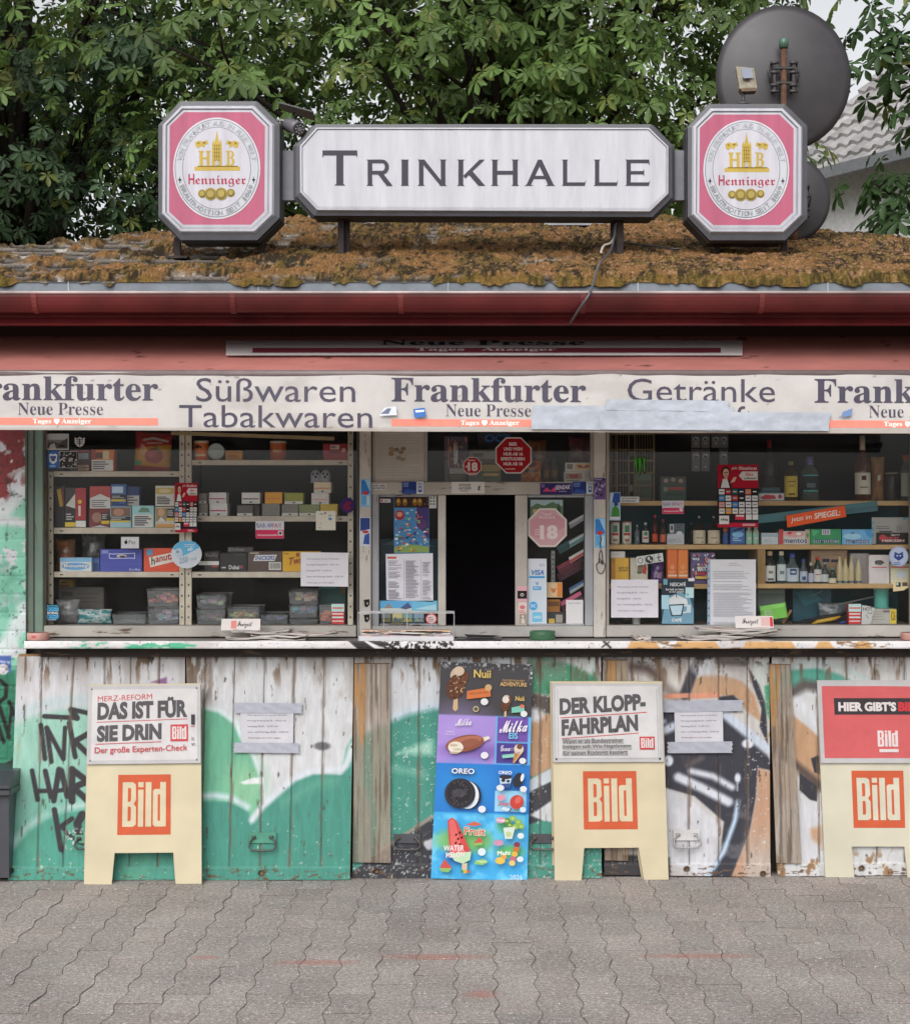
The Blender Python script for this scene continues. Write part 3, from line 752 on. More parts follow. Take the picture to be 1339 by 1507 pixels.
# ------------------------------------------------------------------ awning
YA, YD = -.98, .92
def val_y(px, py):
 return .006*np.sin(px*.021+1.3)*smooth01(py, 560, 630) + .006*(fbm(px*.011, py*.008, 23, 2)-.5)
def awning():
 t = thing('awning', 'faded red fabric awning under the eaves with printed white valance', 'awning', (0, YA, 1.9))
 o0 = np.array((0, YA, 1.9))
 nx, nt = 220, 50
 x, tt = np.meshgrid(np.linspace(X(-130, YA), X(1480, YA), nx), np.linspace(0, 1, nt))
 y = YA + YD*tt; z = 2.119 + .284*tt - .02*np.sin(math.pi*tt)*(.6+.4*fbm(x*1.1, tt*2, 3)) + .003*(fbm(x*3, tt*4, 6)-.5)
 c = np.empty(x.shape+(3,)); c[:] = (196, 126, 118)
 n = fbm(x*1.5, tt*3, 15)[..., None]; c = c*(1-.25*n)
 spots = smooth01(fbm(x*19, tt*12, 19, 3), .80, .84)[..., None]; c = c*(1-.5*spots)
 P = np.stack([x, y, z], -1) - o0
 fab = grid_mesh('fabric', P, lin_np(c), M_FABRIC, t)
 # the faded print on the slope
 def slope(px, tq, lift):
  yy = YA + YD*tq; zz = 2.119 + .284*tq - .016*math.sin(math.pi*tq)
  return (X(px, yy), yy - lift*.3, zz + lift)
 def band(b, t0, t1, x0, x1, col, lift, sk=14):
  n = 40; v = []
  for k in range(n+1):
   a = k/n
   for tq in (t0, t1):
    px = x0 + (x1-x0)*a; v.append(Vector(slope(px, tq, lift)) - Vector(o0))
  b.add(v, [(2*k, 2*k+2, 2*k+3, 2*k+1) for k in range(n)], col)
 b = MB()
 band(b, .34, .645, 333, 1092, (200, 192, 192), .010)
 band(b, .39, .49, 372, 1060, (112, 42, 52), .012)
 for s, st, x0, x1, t0, t1, col in (('Neue Presse', 'slab', 560, 860, .535, .63, (66, 60, 70)), ('Tages   Anzeiger', 'slab', 612, 818, .40, .48, (205, 190, 190))):
  v, f = text_geo(s, st)
  b.add([Vector(slope(x0+(x1-x0)*p, t0+(t1-t0)*q, .0145)) - Vector(o0) for p, q in v], f, col)
 b.build('print', M_FABRIC, t)
 # front bar and valance
 b = MB(); b.tube([(x[0,0], 0.014, .214), (x[0,-1], 0.014, .214)], .016, (110, 96, 96), 10); b.build('front_bar', M_METAL, t)
 for px in (-90, 1440):
  b = MB(); xx = X(px, -.5); b.tube([(xx, .014, .20), (xx, .45, .20), (xx, .92, .40)], .014, (120, 116, 116)); b.build('arm', M_METAL, t)
 Yv = YA
 q = [(-130, 546), (1480, 552), (1480, 638.5), (-130, 632)]
 px, py = quad_grid(q, 2.6)
 c = Canvas(px, py, (206, 202, 200))
 c.wear((184, 178, 174), .55, .012, .03, 3, .7, .25)
 c.wear((150, 142, 134), .64, .02, .05, 7, smooth01(py, 615, 632)*.6 + smooth01(-py, -556, -548)*.5, .2)
 c.wear((120, 112, 104), .78, .08, .15, 13, .6, .04)
 c.rect(-200, 629.5, 1500, 640, (176, 166, 158), 1.2, .7)
 P = w_np(px, py, Yv); P[..., 1] += val_y(px, py)
 val = grid_mesh('valance', P - o0, c.lin(), M_FABRIC, t)
 def vt(b, s, x0, y0, x1, y1, col, st='sans', lay=0, sk=0):
  v, f = text_geo(s, st)
  pp = []
  for a, bb in v:
   ppx = x0+(x1-x0)*a; ppy = y1+(y0-y1)*bb + .0037*(ppx-670)
   yy = float(val_y(np.array(ppx), np.array(ppy))); w = Vector(W(ppx, ppy, Yv-.0012-.0006*lay+yy)); pp.append(w - Vector(o0))
  b.add(pp, f, col)
 def vr(b, x0, y0, x1, y1, col, lay=0):
  n = 40
  for k in range(n):
   xa, xb = x0+(x1-x0)*k/n, x0+(x1-x0)*(k+1)/n
   v = [Vector(W(a, c+.0037*(a-670), Yv-.0012-.0006*lay+float(val_y(np.array(a), np.array(c))))) - Vector(o0) for a, c in ((xa, y1), (xb, y1), (xb, y0), (xa, y0))]
   b.add(v, [(0, 1, 2, 3)], col)
 b = MB(); ink = (58, 54, 68); red = (212, 112, 98); pale = (214, 205, 200)
 for dx, dy in ((-629, 0), (0, 0), (622, -.5)):
  vt(b, 'Frankfurter', 576+dx, 555.5+dy, 862+dx, 592+dy, ink, 'slab')
  vt(b, 'Neue Presse', 656+dx, 595+dy, 781+dx, 613+dy, ink, 'serif')
  vr(b, 576+dx, 617+dy, 862+dx, 627.5+dy, red)
  vt(b, 'Tages', 678+dx, 618.5+dy, 705+dx, 627.3+dy, pale, 'slab', 1); vt(b, 'Anzeiger', 720+dx, 618+dy, 764+dx, 627.3+dy, pale, 'slab', 1)
  v = [(709, 618.5), (717, 618.5), (717, 623), (713, 627), (709, 623)]
  b.add([Vector(W(p+dx, q_+dy+.0037*(p+dx-670), Yv-.0030+float(val_y(np.array(p+dx), np.array(q_))))) - Vector(o0) for p, q_ in v][::-1], [(0, 1, 2, 3, 4)], pale)
 vt(b, 'Süßwaren', 289, 557.5, 523, 592.5, ink, 'sans'); vt(b, 'Tabakwaren', 264, 597.5, 548, 630.5, ink, 'sans')
 vt(b, 'Getränke', 923, 556, 1140, 590.5, ink, 'sans'); vt(b, 'Zeitschriften', 905, 596, 1155, 629, ink, 'sans')
 b.build('lettering', M_CARD, t)
 # silver tape strips over the last word
 def tape(x0, y0, x1, y1, dx=0, seed=0, lay=0):
  px, py = quad_grid([(x0+dx, y0), (x1, y0+2), (x1-3, y1+2), (x0, y1)], 3)
  n = fbm(px*.06, py*.12, seed, 4)
  px2 = px + 3*(fbm(py*.2, px*0+2, seed+1)-.5)*smooth01(np.abs(px-(x0+x1)/2), abs(x1-x0)/2-6, abs(x1-x0)/2)
  P = w_np(px2, py + 2.2*(fbm(px*.02, px*0+1, seed+3)-.5), Yv-.0065-.0012*lay); P[..., 1] += val_y(px, py) - .005*n
  C = np.empty(px.shape+(3,)); C[:] = (178, 184, 196); C *= (.92+.12*n)[..., None]
  grid_mesh('tape_strip', P - o0, lin_np(C), M_TAPE, t)
 tape(781, 597, 1080, 632, 3, 5, 0); tape(890, 588, 1072, 604, 2, 9, 1); tape(884, 605, 1222, 632, -3, 14, 2)
 # two small stickers on the valance
 b = MB(); b.add([Vector(W(*p, Yv-.009)) - Vector(o0) for p in ((558, 612), (584, 611), (583, 598), (566, 600))], [(0, 1, 2, 3)], (180, 184, 194))
 b.add([Vector(W(*p, Yv-.0096)) - Vector(o0) for p in ((560, 609), (572, 609), (576, 601), (570, 601))], [(0, 1, 2, 3)], (84, 92, 112))
 b.build('sticker', M_CARD, t)
 b = MB(); b.add([Vector(W(*p, Yv-.009)) - Vector(o0) for p in ((610, 615), (627, 613), (625, 600), (608, 602))], [(0, 1, 2, 3)], (44, 90, 150))
 b.add([Vector(W(*p, Yv-.0096)) - Vector(o0) for p in ((612, 607), (624, 606), (624, 603), (611, 604))], [(0, 1, 2, 3)], (190, 210, 225))
 b.build('sticker', M_CARD, t)
 b = MB(); b.add([Vector(W(*p, Yv-.009)) - Vector(o0) for p in ((1237, 614), (1252, 612), (1254, 601), (1240, 606))], [(0, 1, 2, 3)], (90, 110, 150))
 b.build('sticker', M_CARD, t)
awning()
# ------------------------------------------------------------------ signs on the roof
def crop(x0, y0, s):
 return lambda p: (x0 + p[0]/s, y0 + p[1]/s)

def scaled(pts, k, c=None):
 cx = sum(p[0] for p in pts)/len(pts) if c is None else c[0]; cy = sum(p[1] for p in pts)/len(pts) if c is None else c[1]
 return [(cx+(p[0]-cx)*k, cy+(p[1]-cy)*k) for p in pts]

def sign_body(t, org, outer, bezel, inner, Y, depth, shell, rim, face, post_px, grime=0):
 """octagonal lamp box: dark shell, raised pale rim, flat face"""
 L3 = lambda pts, y: [Vector(W(p[0], p[1], Y)) + Vector((0, y-Y, 0)) - Vector(org) for p in pts]
 b = MB()
 n = len(outer)
 o0 = L3(outer, Y+.004); o1 = L3(outer, Y+depth); i0 = L3(bezel, Y)
 sh = scaled(outer, 1.045); e0 = L3(sh, Y+.05); e1 = L3(sh, Y+.07)
 v = o0+o1+i0
 f = [(k, (k+1) % n, n+(k+1) % n, n+k) for k in range(n)] + [(2*n+k, 2*n+(k+1) % n, (k+1) % n, k) for k in range(n)] + [tuple(range(n, 2*n))]
 b.add(v, f, shell)
 # flange round the box
 v = L3(outer, Y+.035) + L3(scaled(outer, 1.02), Y+.040) + L3(scaled(outer, 1.02), Y+.062) + L3(outer, Y+.068)
 b.add(v, [(r*n+k, r*n+(k+1) % n, (r+1)*n+(k+1) % n, (r+1)*n+k) for r in range(3) for k in range(n)], tuple(max(0, q-14) for q in shell))
 ob = b.build('housing', M_METAL, t); bm_fix(ob)
 b = MB()
 mid = [((a[0]*.5+c[0]*.5), (a[1]*.5+c[1]*.5)) for a, c in zip(bezel, inner)]
 R = [L3(bezel, Y+.001), L3([((a[0]*.8+c[0]*.2), (a[1]*.8+c[1]*.2)) for a, c in zip(bezel, inner)], Y-.012), L3(mid, Y-.013), L3([((a[0]*.3+c[0]*.7), (a[1]*.3+c[1]*.7)) for a, c in zip(bezel, inner)], Y-.007), L3(inner, Y-.008)]
 for r in range(4):
  c = rim if r in (0, 1, 3) else tuple(q*.80 for q in rim)
  b.add(R[r]+R[r+1], [(k, (k+1) % n, n+(k+1) % n, n+k) for k in range(n)], c)
 ob = b.build('rim', M_SIGN, t); bm_fix(ob)
 b = MB(); b.add(L3(inner, Y-.0079), [tuple(range(n))[::-1]], face)
 fo = b.build('face', M_SIGN, t); bm_fix(fo)
 for (px, y0, y1, yy, w) in post_px:
  b = MB(); x = X(px, yy); w_ = w*(CAMD+yy)/F
  zt = Z(y0, yy); zb = float(roof_z(np.array(x), np.array(yy))) - .02
  b.box(x-w_/2-org[0], x+w_/2-org[0], yy-.012-org[1], yy+.012-org[1], zb-org[2], zt-org[2], (58, 50, 50), 0, .002)
  b.box(x-w_*1.6-org[0], x+w_*1.6-org[0], yy-.04-org[1], yy+.04-org[1], zb+.028-org[2], zb+.038-org[2], (64, 56, 54))
  b.build('post', M_RUST, t)
 return fo

GOLD = (196, 168, 74); GOLDD = (140, 118, 52)
def beer_sign(mapf, label, posts, grime, org):
 Y = -.18; L = lambda pts: [mapf(p) for p in pts]
 t = thing('octagonal_sign', label, 'sign', org, group='octagonal brewery signs on the roof')
 outer = L([(45,240),(220,48),(835,48),(1020,228),(1020,985),(840,1165),(225,1165),(45,975)])
 bezel = L([(78,242),(230,85),(820,85),(980,245),(976,968),(825,1112),(225,1112),(75,960)])
 inner = L([(140,250),(255,140),(790,140),(905,255),(900,940),(790,1045),(250,1045),(135,940)])
 sign_body(t, org, outer, bezel, inner, Y, .19, (70, 70, 76), (196, 196, 206), (188, 98, 126), posts)
 b = MB(); o = Vector(org); y = Y - .0095
 def P(p, k): q = mapf(p); w = W(q[0], q[1], Y); return (w[0]-o.x, y-.0005*k-o.y, w[2]-o.z)
 def poly(pts, col, k): b.add([P(p, k) for p in pts][::-1] if sum((pts[i][0]*pts[(i+1) % len(pts)][1]-pts[(i+1) % len(pts)][0]*pts[i][1]) for i in range(len(pts))) > 0 else [P(p, k) for p in pts], [tuple(range(len(pts)))], col)
 def ell(cx, cy, rx, ry, col, k, n=64): poly([(cx+rx*math.cos(2*math.pi*i/n), cy+ry*math.sin(2*math.pi*i/n)) for i in range(n)], col, k)
 ec = (518, 592)
 ell(*ec, 350, 408, (214, 212, 220), 0); ell(*ec, 337, 394, (110, 110, 128), 1); ell(*ec, 332, 389, (202, 204, 212), 2)
 ell(*ec, 275, 331, (110, 96, 110), 3); ell(*ec, 271, 327, (204, 202, 212), 4)
 def rect(x0, y0, x1, y1, col, k=5): poly([(x0, y0), (x1, y0), (x1, y1), (x0, y1)], col, k)
 def txt(s, x0, y0, x1, y1, col, st, k=6):
  v, f = text_geo(s, st); b.add([P((x0+(x1-x0)*a, y1+(y0-y1)*c), k) for a, c in v], f, col)
 # H, tower, B over a base line
 rect(340, 580, 705, 612, GOLD); rect(365, 572, 690, 582, GOLDD)
 for x0, x1 in ((380, 408), (438, 462)): rect(x0, 455, x1, 572, GOLD)
 rect(372, 452, 414, 464, GOLD, 6); rect(432, 452, 470, 464, GOLD, 6); rect(400, 505, 445, 520, GOLD, 6)
 txt('B', 590, 452, 662, 572, GOLD, 'slab')
 poly([(480, 572), (482, 400), (492, 362), (500, 390), (512, 340), (520, 285), (528, 340), (540, 390), (550, 362), (558, 400), (560, 572)], GOLD, 6)
 for k in range(5): rect(492, 405+k*30, 549, 411+k*30, GOLDD, 7)
 for xx in (500, 516, 534): rect(xx, 415, xx+5, 520, GOLDD, 8)
 poly([(505, 572), (505, 545), (520, 528), (536, 545), (536, 572)], (190, 184, 180), 9)
 for sx in (1, -1):
  f = lambda x: x if sx == 1 else 1042-x
  poly([(f(345), 385), (f(375), 370), (f(405), 378), (f(440), 368), (f(450), 395), (f(425), 405), (f(420), 428), (f(395), 412), (f(370), 434), (f(352), 420)], GOLD, 6)
  ell(f(372), 392, 10, 8, GOLDD, 7, 10); ell(f(418), 388, 12, 9, GOLDD, 7, 10)
 for k, (cx, cy, r) in enumerate(((402, 797, 34), (632, 790, 33), (470, 800, 50), (555, 798, 50))):
  ell(cx, cy, r, r, (170, 148, 66), 6+k, 24); ell(cx, cy, r*.8, r*.8, (140, 122, 56), 10+k, 20); ell(cx, cy, r*.55, r*.6, (178, 158, 84), 14+k, 12)
 txt('H', 292, 638, 340, 722, (176, 56, 84), 'bold'); txt('enninger', 348, 650, 752, 740, (176, 56, 84), 'black')
 for cx in (222, 815): poly([(cx-16, 685), (cx-4, 678), (cx, 655), (cx+4, 678), (cx+16, 685), (cx+4, 692), (cx, 718), (cx-4, 692)], (34, 34, 40), 6)
 def arc(s, a0, a1, flip, col):
  n = len(s)
  for i, ch in enumerate(s):
   if ch == ' ': continue
   a = math.radians(a0 + (a1-a0)*(i+.5)/n); c = np.array((ec[0]+302*math.cos(a), ec[1]+360*math.sin(a)))
   out = np.array((math.cos(a), math.sin(a)*.9)); out /= np.linalg.norm(out); tan = np.array((-out[1], out[0]))
   if flip: up, right = -out, -tan
   else: up, right = out, tan
   v, f = text_geo(ch, 'semi'); w = 20 if ch in 'I1' else 34
   if ch == 'I': w = 7
   b.add([P(tuple(c + right*(p-.5)*w + up*(q-.5)*38), 6) for p, q in v], f, col)
 arc('BRAUTRADITION SEIT 1869', 158, 22, True, (146, 150, 154))
 arc('VON FRANKFURT AUS IN ALLE WELT', 190, 350, False, (182, 186, 194))
 b.build('emblem', M_SIGN, t)
 if grime:
  r = random.Random(5); g = MB()
  for k in range(150):
   u = r.random()**1.2; px, py = (1032 + 118*r.random(), 153.5) if r.random() < .55 else (1150+33*u, 153+33*u)
   w = W(px, py + r.uniform(-1, 4), Y); s = r.uniform(.002, .006)
   g.lathe([(s, -s*.4), (s*.9, s*.3), (s*.4, s*.7)], w[0]-o.x, Y+.005-o.y+r.uniform(0, .12), (116+r.randint(-20, 20), 112+r.randint(-20, 14), 92), 6)
   for i in range(len(g.v)-18, len(g.v)): g.v[i] = (g.v[i][0], g.v[i][1], g.v[i][2] + w[2]-o.z)
  g.build('lichen', M_ROCK, t)
 return t

cl = crop(225, 140, 5.465)
cr = lambda p: (1098.8 + (cl(p)[0]-321.5)*.985, 251.3 + (cl(p)[1]-249.3)*.982)
beer_sign(cl, 'octagonal pink and white brewery sign at the left end with small camera beside it', [(262, 350, 390, -.06, 10), (385, 345, 390, -.03, 8)], 0, (X(321, -.1), -.1, Z(392, -.1)))
beer_sign(cr, 'octagonal pink and white brewery sign with lichen and floodlight on its top edge', [(1153, 352, 392, -.06, 9), (1055, 345, 392, -.03, 8)], 1, (X(1099, -.1), -.1, Z(392, -.1)))

def roman(ch):
 """plain capitals with short spiky serifs, as polygons in a unit box (y up)"""
 s, h = .17, .045           # stem, serif height
 def stem(x, w=s, y0=0, y1=1, k=.05):
  return [[(x, y0+h), (x+w, y0+h), (x+w, y1-h), (x, y1-h)], [(x-k, y1), (x, y1-h), (x+w, y1-h), (x+w+k, y1)], [(x-k, y0), (x+w+k, y0), (x+w, y0+h), (x, y0+h)]]
 if ch == 'T': return [[(.40, h), (.60, h), (.60, .86), (.40, .86)], [(.34, 0), (.66, 0), (.60, h), (.40, h)], [(.0, 1.0), (.0, .78), (.03, .86), (.97, .86), (1, .78), (1, 1)]]
 if ch == 'I': return [[(.1, h), (.9, h), (.9, 1-h), (.1, 1-h)], [(0, 0), (1, 0), (.9, h), (.1, h)], [(.1, 1-h), (.9, 1-h), (1, 1), (0, 1)]]
 if ch == 'N': return stem(.06, .15) + stem(.79, .15) + [[(.06, 1), (.24, 1), (.94, 0), (.78, 0)]]
 if ch == 'H': return stem(.06) + stem(.77) + [[(.23, .43), (.77, .43), (.77, .57), (.23, .57)]]
 if ch == 'L': return stem(.08) + [[(.25, 0), (.95, 0), (1, .25), (.95, .13), (.25, .13)]]
 if ch == 'E': return stem(.06) + [[(.23, 0), (.95, 0), (1, .22), (.95, .13), (.23, .13)], [(.23, .87), (.93, .87), (.98, .78), (.96, 1), (.23, 1)], [(.23, .44), (.72, .44), (.76, .36), (.76, .64), (.72, .56), (.23, .56)]]
 if ch == 'K': return stem(.06) + [[(.23, .38), (.80, 1), (.98, 1), (.30, .28)], [(.36, .50), (.50, .62), (1.0, 0), (.76, 0)]]
 if ch == 'A': return [[(.08, h), (.22, h), (.555, .90), (.50, 1), (.44, 1)], [(.44, 1), (.56, 1), (.94, h), (.76, h), (.47, .80)], [(0, 0), (.30, 0), (.22, h), (.08, h)], [(.68, 0), (1, 0), (.94, h), (.76, h)], [(.25, .26), (.74, .26), (.68, .38), (.30, .38)]]
 if ch == 'R':
  out = stem(.06); a = [math.pi/2 - math.pi*t/10 for t in range(11)]
  o = [(.60+.26*math.cos(q), .72+.28*math.sin(q)) for q in a]; i = [(.60+.11*math.cos(q), .72+.15*math.sin(q)) for q in a]
  out += [[o[k], o[k+1], i[k+1], i[k]] for k in range(10)]
  return out + [[(.23, .87), (.60, .87), (.60, 1), (.23, 1)], [(.23, .44), (.60, .44), (.60, .57), (.23, .57)], [(.45, .44), (.66, .44), (1.0, 0), (.78, 0)]]

def long_sign():
 Y = -.17; org = (X(712, -.1), -.1, Z(390, -.1))
 t = thing('long_sign', 'long white sign with dark serif capitals between the two octagonal signs', 'sign', org)
 outer = [(436,213),(464,182.5),(958,182.5),(988.5,214),(989,290),(960,319),(462,317),(436,288)]
 bezel = [(441,215),(466,187.5),(955,188),(983.5,216),(983.5,286),(956,313),(467,311),(441.5,284)]
 inner = [(448,217.5),(469.5,193.5),(952,194),(978.5,219),(978,283),(953.5,306),(469.5,304),(448,281.5)]
 sign_body(t, org, outer, bezel, inner, Y, .17, (70, 70, 77), (200, 200, 208), (204, 204, 212), [(502, 318, 388, -.06, 9), (511, 318, 380, -.025, 8), (912, 318, 390, -.06, 10), (902, 318, 380, -.025, 8)])
 b = MB(); o = Vector(org)
 def letter(ch, x0, x1, y0, y1):
  for k, pl in enumerate(roman(ch)):
   P = [W(x0+(x1-x0)*u, y1+(y0-y1)*v, Y) for u, v in pl]
   b.poly([(p[0]-o.x, p[2]-o.z) for p in P], Y-.0095-o.y-.00012*k, (62, 60, 72))
 letter('T', 475, 526, 222, 273.5)
 for ch, x0, x1 in (('R', 539, 578), ('I', 590, 602), ('N', 614, 658), ('K', 672, 714), ('H', 722, 764), ('A', 771, 817), ('L', 825, 862), ('L', 872, 909), ('E', 919, 956)):
  letter(ch, x0, x1, 235.5, 274)
 b.build('lettering', M_SIGN, t)
 b = MB()
 for x0, x1 in ((412, 437), (988, 1010)):
  b.box(X(x0, Y)-o.x, X(x1, Y)-o.x, .0, .04, Z(291, Y)-o.z, Z(216, Y)-o.z, (112, 112, 120), 0, .003)
 b.build('bracket', M_METAL, t)
long_sign()

# ------------------------------------------------------------------ dishes, lamp, camera, cable, panel
def dish(cx, cy, rx, ry, Y, label, mast_top, clamp):
 c = Vector(W(cx, cy, Y)); s = (CAMD+Y)/F; r = rx*s
 zb = float(roof_z(np.array(c.x), np.array(Y)))
 t = thing('satellite_dish', label, 'dish', (c.x, Y, zb), group='satellite dishes on the roof')
 n = 56; prof = []
 for k in range(11):
  q = k/10; prof.append((q, .16*(q*q)))
 b = MB(); v = []; f = []
 for q, d in prof:
  for k in range(n):
   a = 2*math.pi*k/n; v.append((r*q*math.cos(a), r*d, ry*s*q*math.sin(a)))
 m = len(prof)
 f = [(i*n+k, i*n+(k+1) % n, (i+1)*n+(k+1) % n, (i+1)*n+k) for i in range(m-1) for k in range(n)]
 v2 = [(p[0], p[1]+.006, p[2]) for p in v]
 b.add(v+v2, f + [tuple(q+len(v) for q in g[::-1]) for g in f] + [((m-1)*n+k, (m-1)*n+(k+1) % n, (m-1)*n+(k+1) % n+len(v), (m-1)*n+k+len(v)) for k in range(n)], (52, 49, 53), 0, True)
 b.v = [(p[0], p[1], p[2] + c.z - zb) for p in b.v]
 ob = b.build('reflector', M_METAL, t); bm_fix(ob)
 b = MB(); mx = X(1150, Y) - c.x if clamp else .0; mt = Z(mast_top, Y) - zb
 b.tube([(mx, -.05, -.05), (mx, -.05, mt)], .0145 if clamp else .018, (92, 66, 52), 12); mast = b.build('mast', M_RUST, t)
 if clamp:
  b = MB(); b.lathe([(.021, mt-.03), (.023, mt), (.021, mt+.012), (.012, mt+.018)], mx, -.05, (72, 102, 88), 14); b.build('mast_cap', M_PLASTIC, mast)
 b = MB(); hz = c.z - zb
 for dz in (.02, -.05):
  b.box(mx-.05, mx+.055, -.066, -.052, hz+dz-.006, hz+dz+.006, (40, 36, 36), 0, .002)
 for sx in (-1, 1):
  b.box(mx+sx*.045-.008, mx+sx*.045+.008, -.06, .02, hz-.085, hz+.05, (44, 40, 40), 0, .003)
  for dz in (.045, .0, -.06, -.09): b.tube([(mx+sx*.045-.02, -.06, hz+dz), (mx+sx*.045+.02, -.06, hz+dz)], .008, (56, 54, 54), 8)
  b.tube([(mx+sx*.06, -.05, hz+.04), (mx+sx*.075, -.045, hz), (mx+sx*.06, -.05, hz-.06)], .005, (46, 42, 44), 6)
 b.build('clamp', M_METAL, t)
dish(1155, 111, 100, 108, .75, 'large dark satellite dish on rusty mast behind the right octagonal sign', 66, True)
dish(1166, 292, 57, 63, .42, 'smaller grey satellite dish low behind the right octagonal sign', 270, False)

def floodlight():
 Y = -.10; o = Vector(W(1093, 153.5, Y)); c = crop(980, 60, 4.431)
 t = thing('floodlight', 'small weathered floodlight standing on top of the right octagonal sign', 'floodlight', tuple(o))
 def P(p, y): q = c(p); w = W(q[0], q[1], Y); return (w[0]-o.x, y, w[2]-o.z)
 fr = [(452, 172), (568, 180), (585, 318), (472, 322)]
 b = MB(); n = 4
 v = [P(p, -.03+.02*(i < 2)) for i, p in enumerate(fr)] + [P(p, .035+.02*(i < 2)) for i, p in enumerate(scaled(fr, .9))]
 b.add(v, [(0, 3, 2, 1), (4, 5, 6, 7), (0, 1, 5, 4), (1, 2, 6, 5), (2, 3, 7, 6), (3, 0, 4, 7)], (150, 144, 128))
 b.add([P(p, -.031) for p in ((474, 322), (586, 316), (580, 338), (488, 342))] + [P(p, .03) for p in ((474, 322), (586, 316), (580, 338), (488, 342))], [(3, 2, 1, 0), (4, 5, 6, 7), (0, 1, 5, 4), (1, 2, 6, 5), (2, 3, 7, 6), (3, 0, 4, 7)], (120, 100, 84))
 ob = b.build('lamp_head', M_RUST, t); bm_fix(ob)
 b = MB(); b.add([P(p, -.034+.02*(i > 1)) for i, p in enumerate(((490, 258), (560, 254), (552, 186), (482, 182)))], [(0, 1, 2, 3)], (118, 124, 140))
 b.add([P(p, -.0365+.008*(i > 1)) for i, p in enumerate(((490, 262), (540, 272), (536, 262), (500, 240)))], [(0, 1, 2, 3)], (52, 40, 34))
 b.build('lens', M_PLASTIC, t)
 b = MB(); q = P((502, 400), 0)
 b.lathe([(.030, -.004), (.030, .003), (.012, .012), (.007, .022), (.007, .04), (.012, .052)], q[0], 0, (62, 60, 60), 16); b.build('stand', M_METAL, t)
floodlight()

def camera_thing():
 Y = -.12; c = crop(225, 140, 5.465); o = Vector(W(414, 178, Y))
 t = thing('security_camera', 'dark security camera with small solar panel beside the left octagonal sign', 'camera', tuple(o))
 def P(p, y): q = c(p); w = W(q[0], q[1], Y); return Vector((w[0]-o.x, y, w[2]-o.z))
 b = MB(); b.tube([P((1070, 215), .05), P((1105, 240), .0), P((1190, 300), -.07)], [.027, .029, .029], (98, 95, 102), 18); b.build('body', M_METAL, t)
 b = MB(); a = P((1192, 302), -.0715); d = (P((1190, 300), -.07)-P((1105, 240), 0)).normalized()
 b.tube([a, a+d*.004], .025, (40, 40, 44), 16); b.tube([a+d*.004, a+d*.006], .010, (120, 120, 124), 12)
 for k in range(8):
  th = k*math.pi/4; u = d.cross(Vector((0, 0, 1))).normalized(); w = u.cross(d)
  q = a + (u*math.cos(th)+w*math.sin(th))*.0175; b.tube([q+d*.003, q+d*.0055], .0038, (150, 150, 150), 6)
 b.build('lens', M_PLASTIC, t)
 b = MB(); q = [P((1025, 85), -.05), P((1300, 160), -.05), P((1290, 165), .10), P((1030, 82), .10)]
 v = [p + Vector((0, 0, dz)) for dz in (0, .006) for p in q]
 b.add(v, [(3, 2, 1, 0), (4, 5, 6, 7), (0, 1, 5, 4), (1, 2, 6, 5), (2, 3, 7, 6), (3, 0, 4, 7)], (64, 62, 68)); ob = b.build('solar_panel', M_METAL, t); bm_fix(ob)
 b = MB(); b.tube([P((985, 190), .03), P((1040, 195), .02), P((1095, 215), .02)], .006, (150, 150, 150), 8); b.tube([P((1130, 130), .02), P((1120, 215), .02)], .006, (70, 68, 72), 8); b.build('bracket', M_METAL, t)
camera_thing()

def on_roof(px, Y): x = X(px, Y); return (x, Y, float(roof_z(np.array(x), np.array(Y))) + .062)
def cable(name, label, pts, r, col):
 # smooth path through the points
 V = [Vector(p) for p in pts]; P = []
 for i in range(len(V)-1):
  p0, p1, p2, p3 = V[max(i-1, 0)], V[i], V[i+1], V[min(i+2, len(V)-1)]
  for k in range(8):
   s = k/8; P.append(.5*((2*p1)+(p2-p0)*s+(2*p0-5*p1+4*p2-p3)*s*s+(3*p1-p0-3*p2+p3)*s**3))
 P.append(V[-1]); o = P[0].copy()
 b = MB(); b.tube([p-o for p in P], r, col, 7); return tag(b.build(name, M_PLASTIC, None, o), label, 'cable')
cable('cable', 'grey cable running from the sign post over the gutter edge', [W(905, 330, -.08), W(903, 352, -.11), on_roof(898, -.2), on_roof(889, -.45), on_roof(880, -.72), W(868, 430, -.856), W(852, 455, -.84), W(838, 477, -.74)], .0052, (78, 78, 84))
cable('cable', 'pale loop of cable hanging at the sign post on the roof', [W(908, 335, -.05), W(900, 356, -.06), W(888, 362, -.08), W(884, 376, -.1), W(890, 386, -.12)], .0055, (176, 168, 158))
cable('cable', 'black cable lying on the moss right of the sign post', [W(916, 356, -.07), on_roof(940, .02), on_roof(965, -.04), on_roof(985, -.12), on_roof(1002, -.13)], .0042, (44, 40, 42))

def roof_panel():
 Y = 1.32; o = W(850, 337, Y)
 t = thing('roof_panel', 'flat pale framed panel lying on the roof behind the long sign', 'panel', o)
 b = MB(); q = [(-.18, -.24), (.20, -.24), (.16, .16), (-.12, .16)]
 z = lambda p: .272*p[1] + .045
 v = [(p[0], p[1], z(p)+d) for d in (0, .02) for p in q]
 b.add(v, [(3, 2, 1, 0), (4, 5, 6, 7), (0, 1, 5, 4), (1, 2, 6, 5), (2, 3, 7, 6), (3, 0, 4, 7)], (190, 190, 196)); b.build('frame', M_STEEL, t)
 b = MB(); qq = scaled(q, .86); b.add([(p[0], p[1], z(p)+.0225) for p in qq], [(0, 1, 2, 3)], (150, 158, 172))
 b.build('cover', M_PLASTIC, t)
roof_panel()

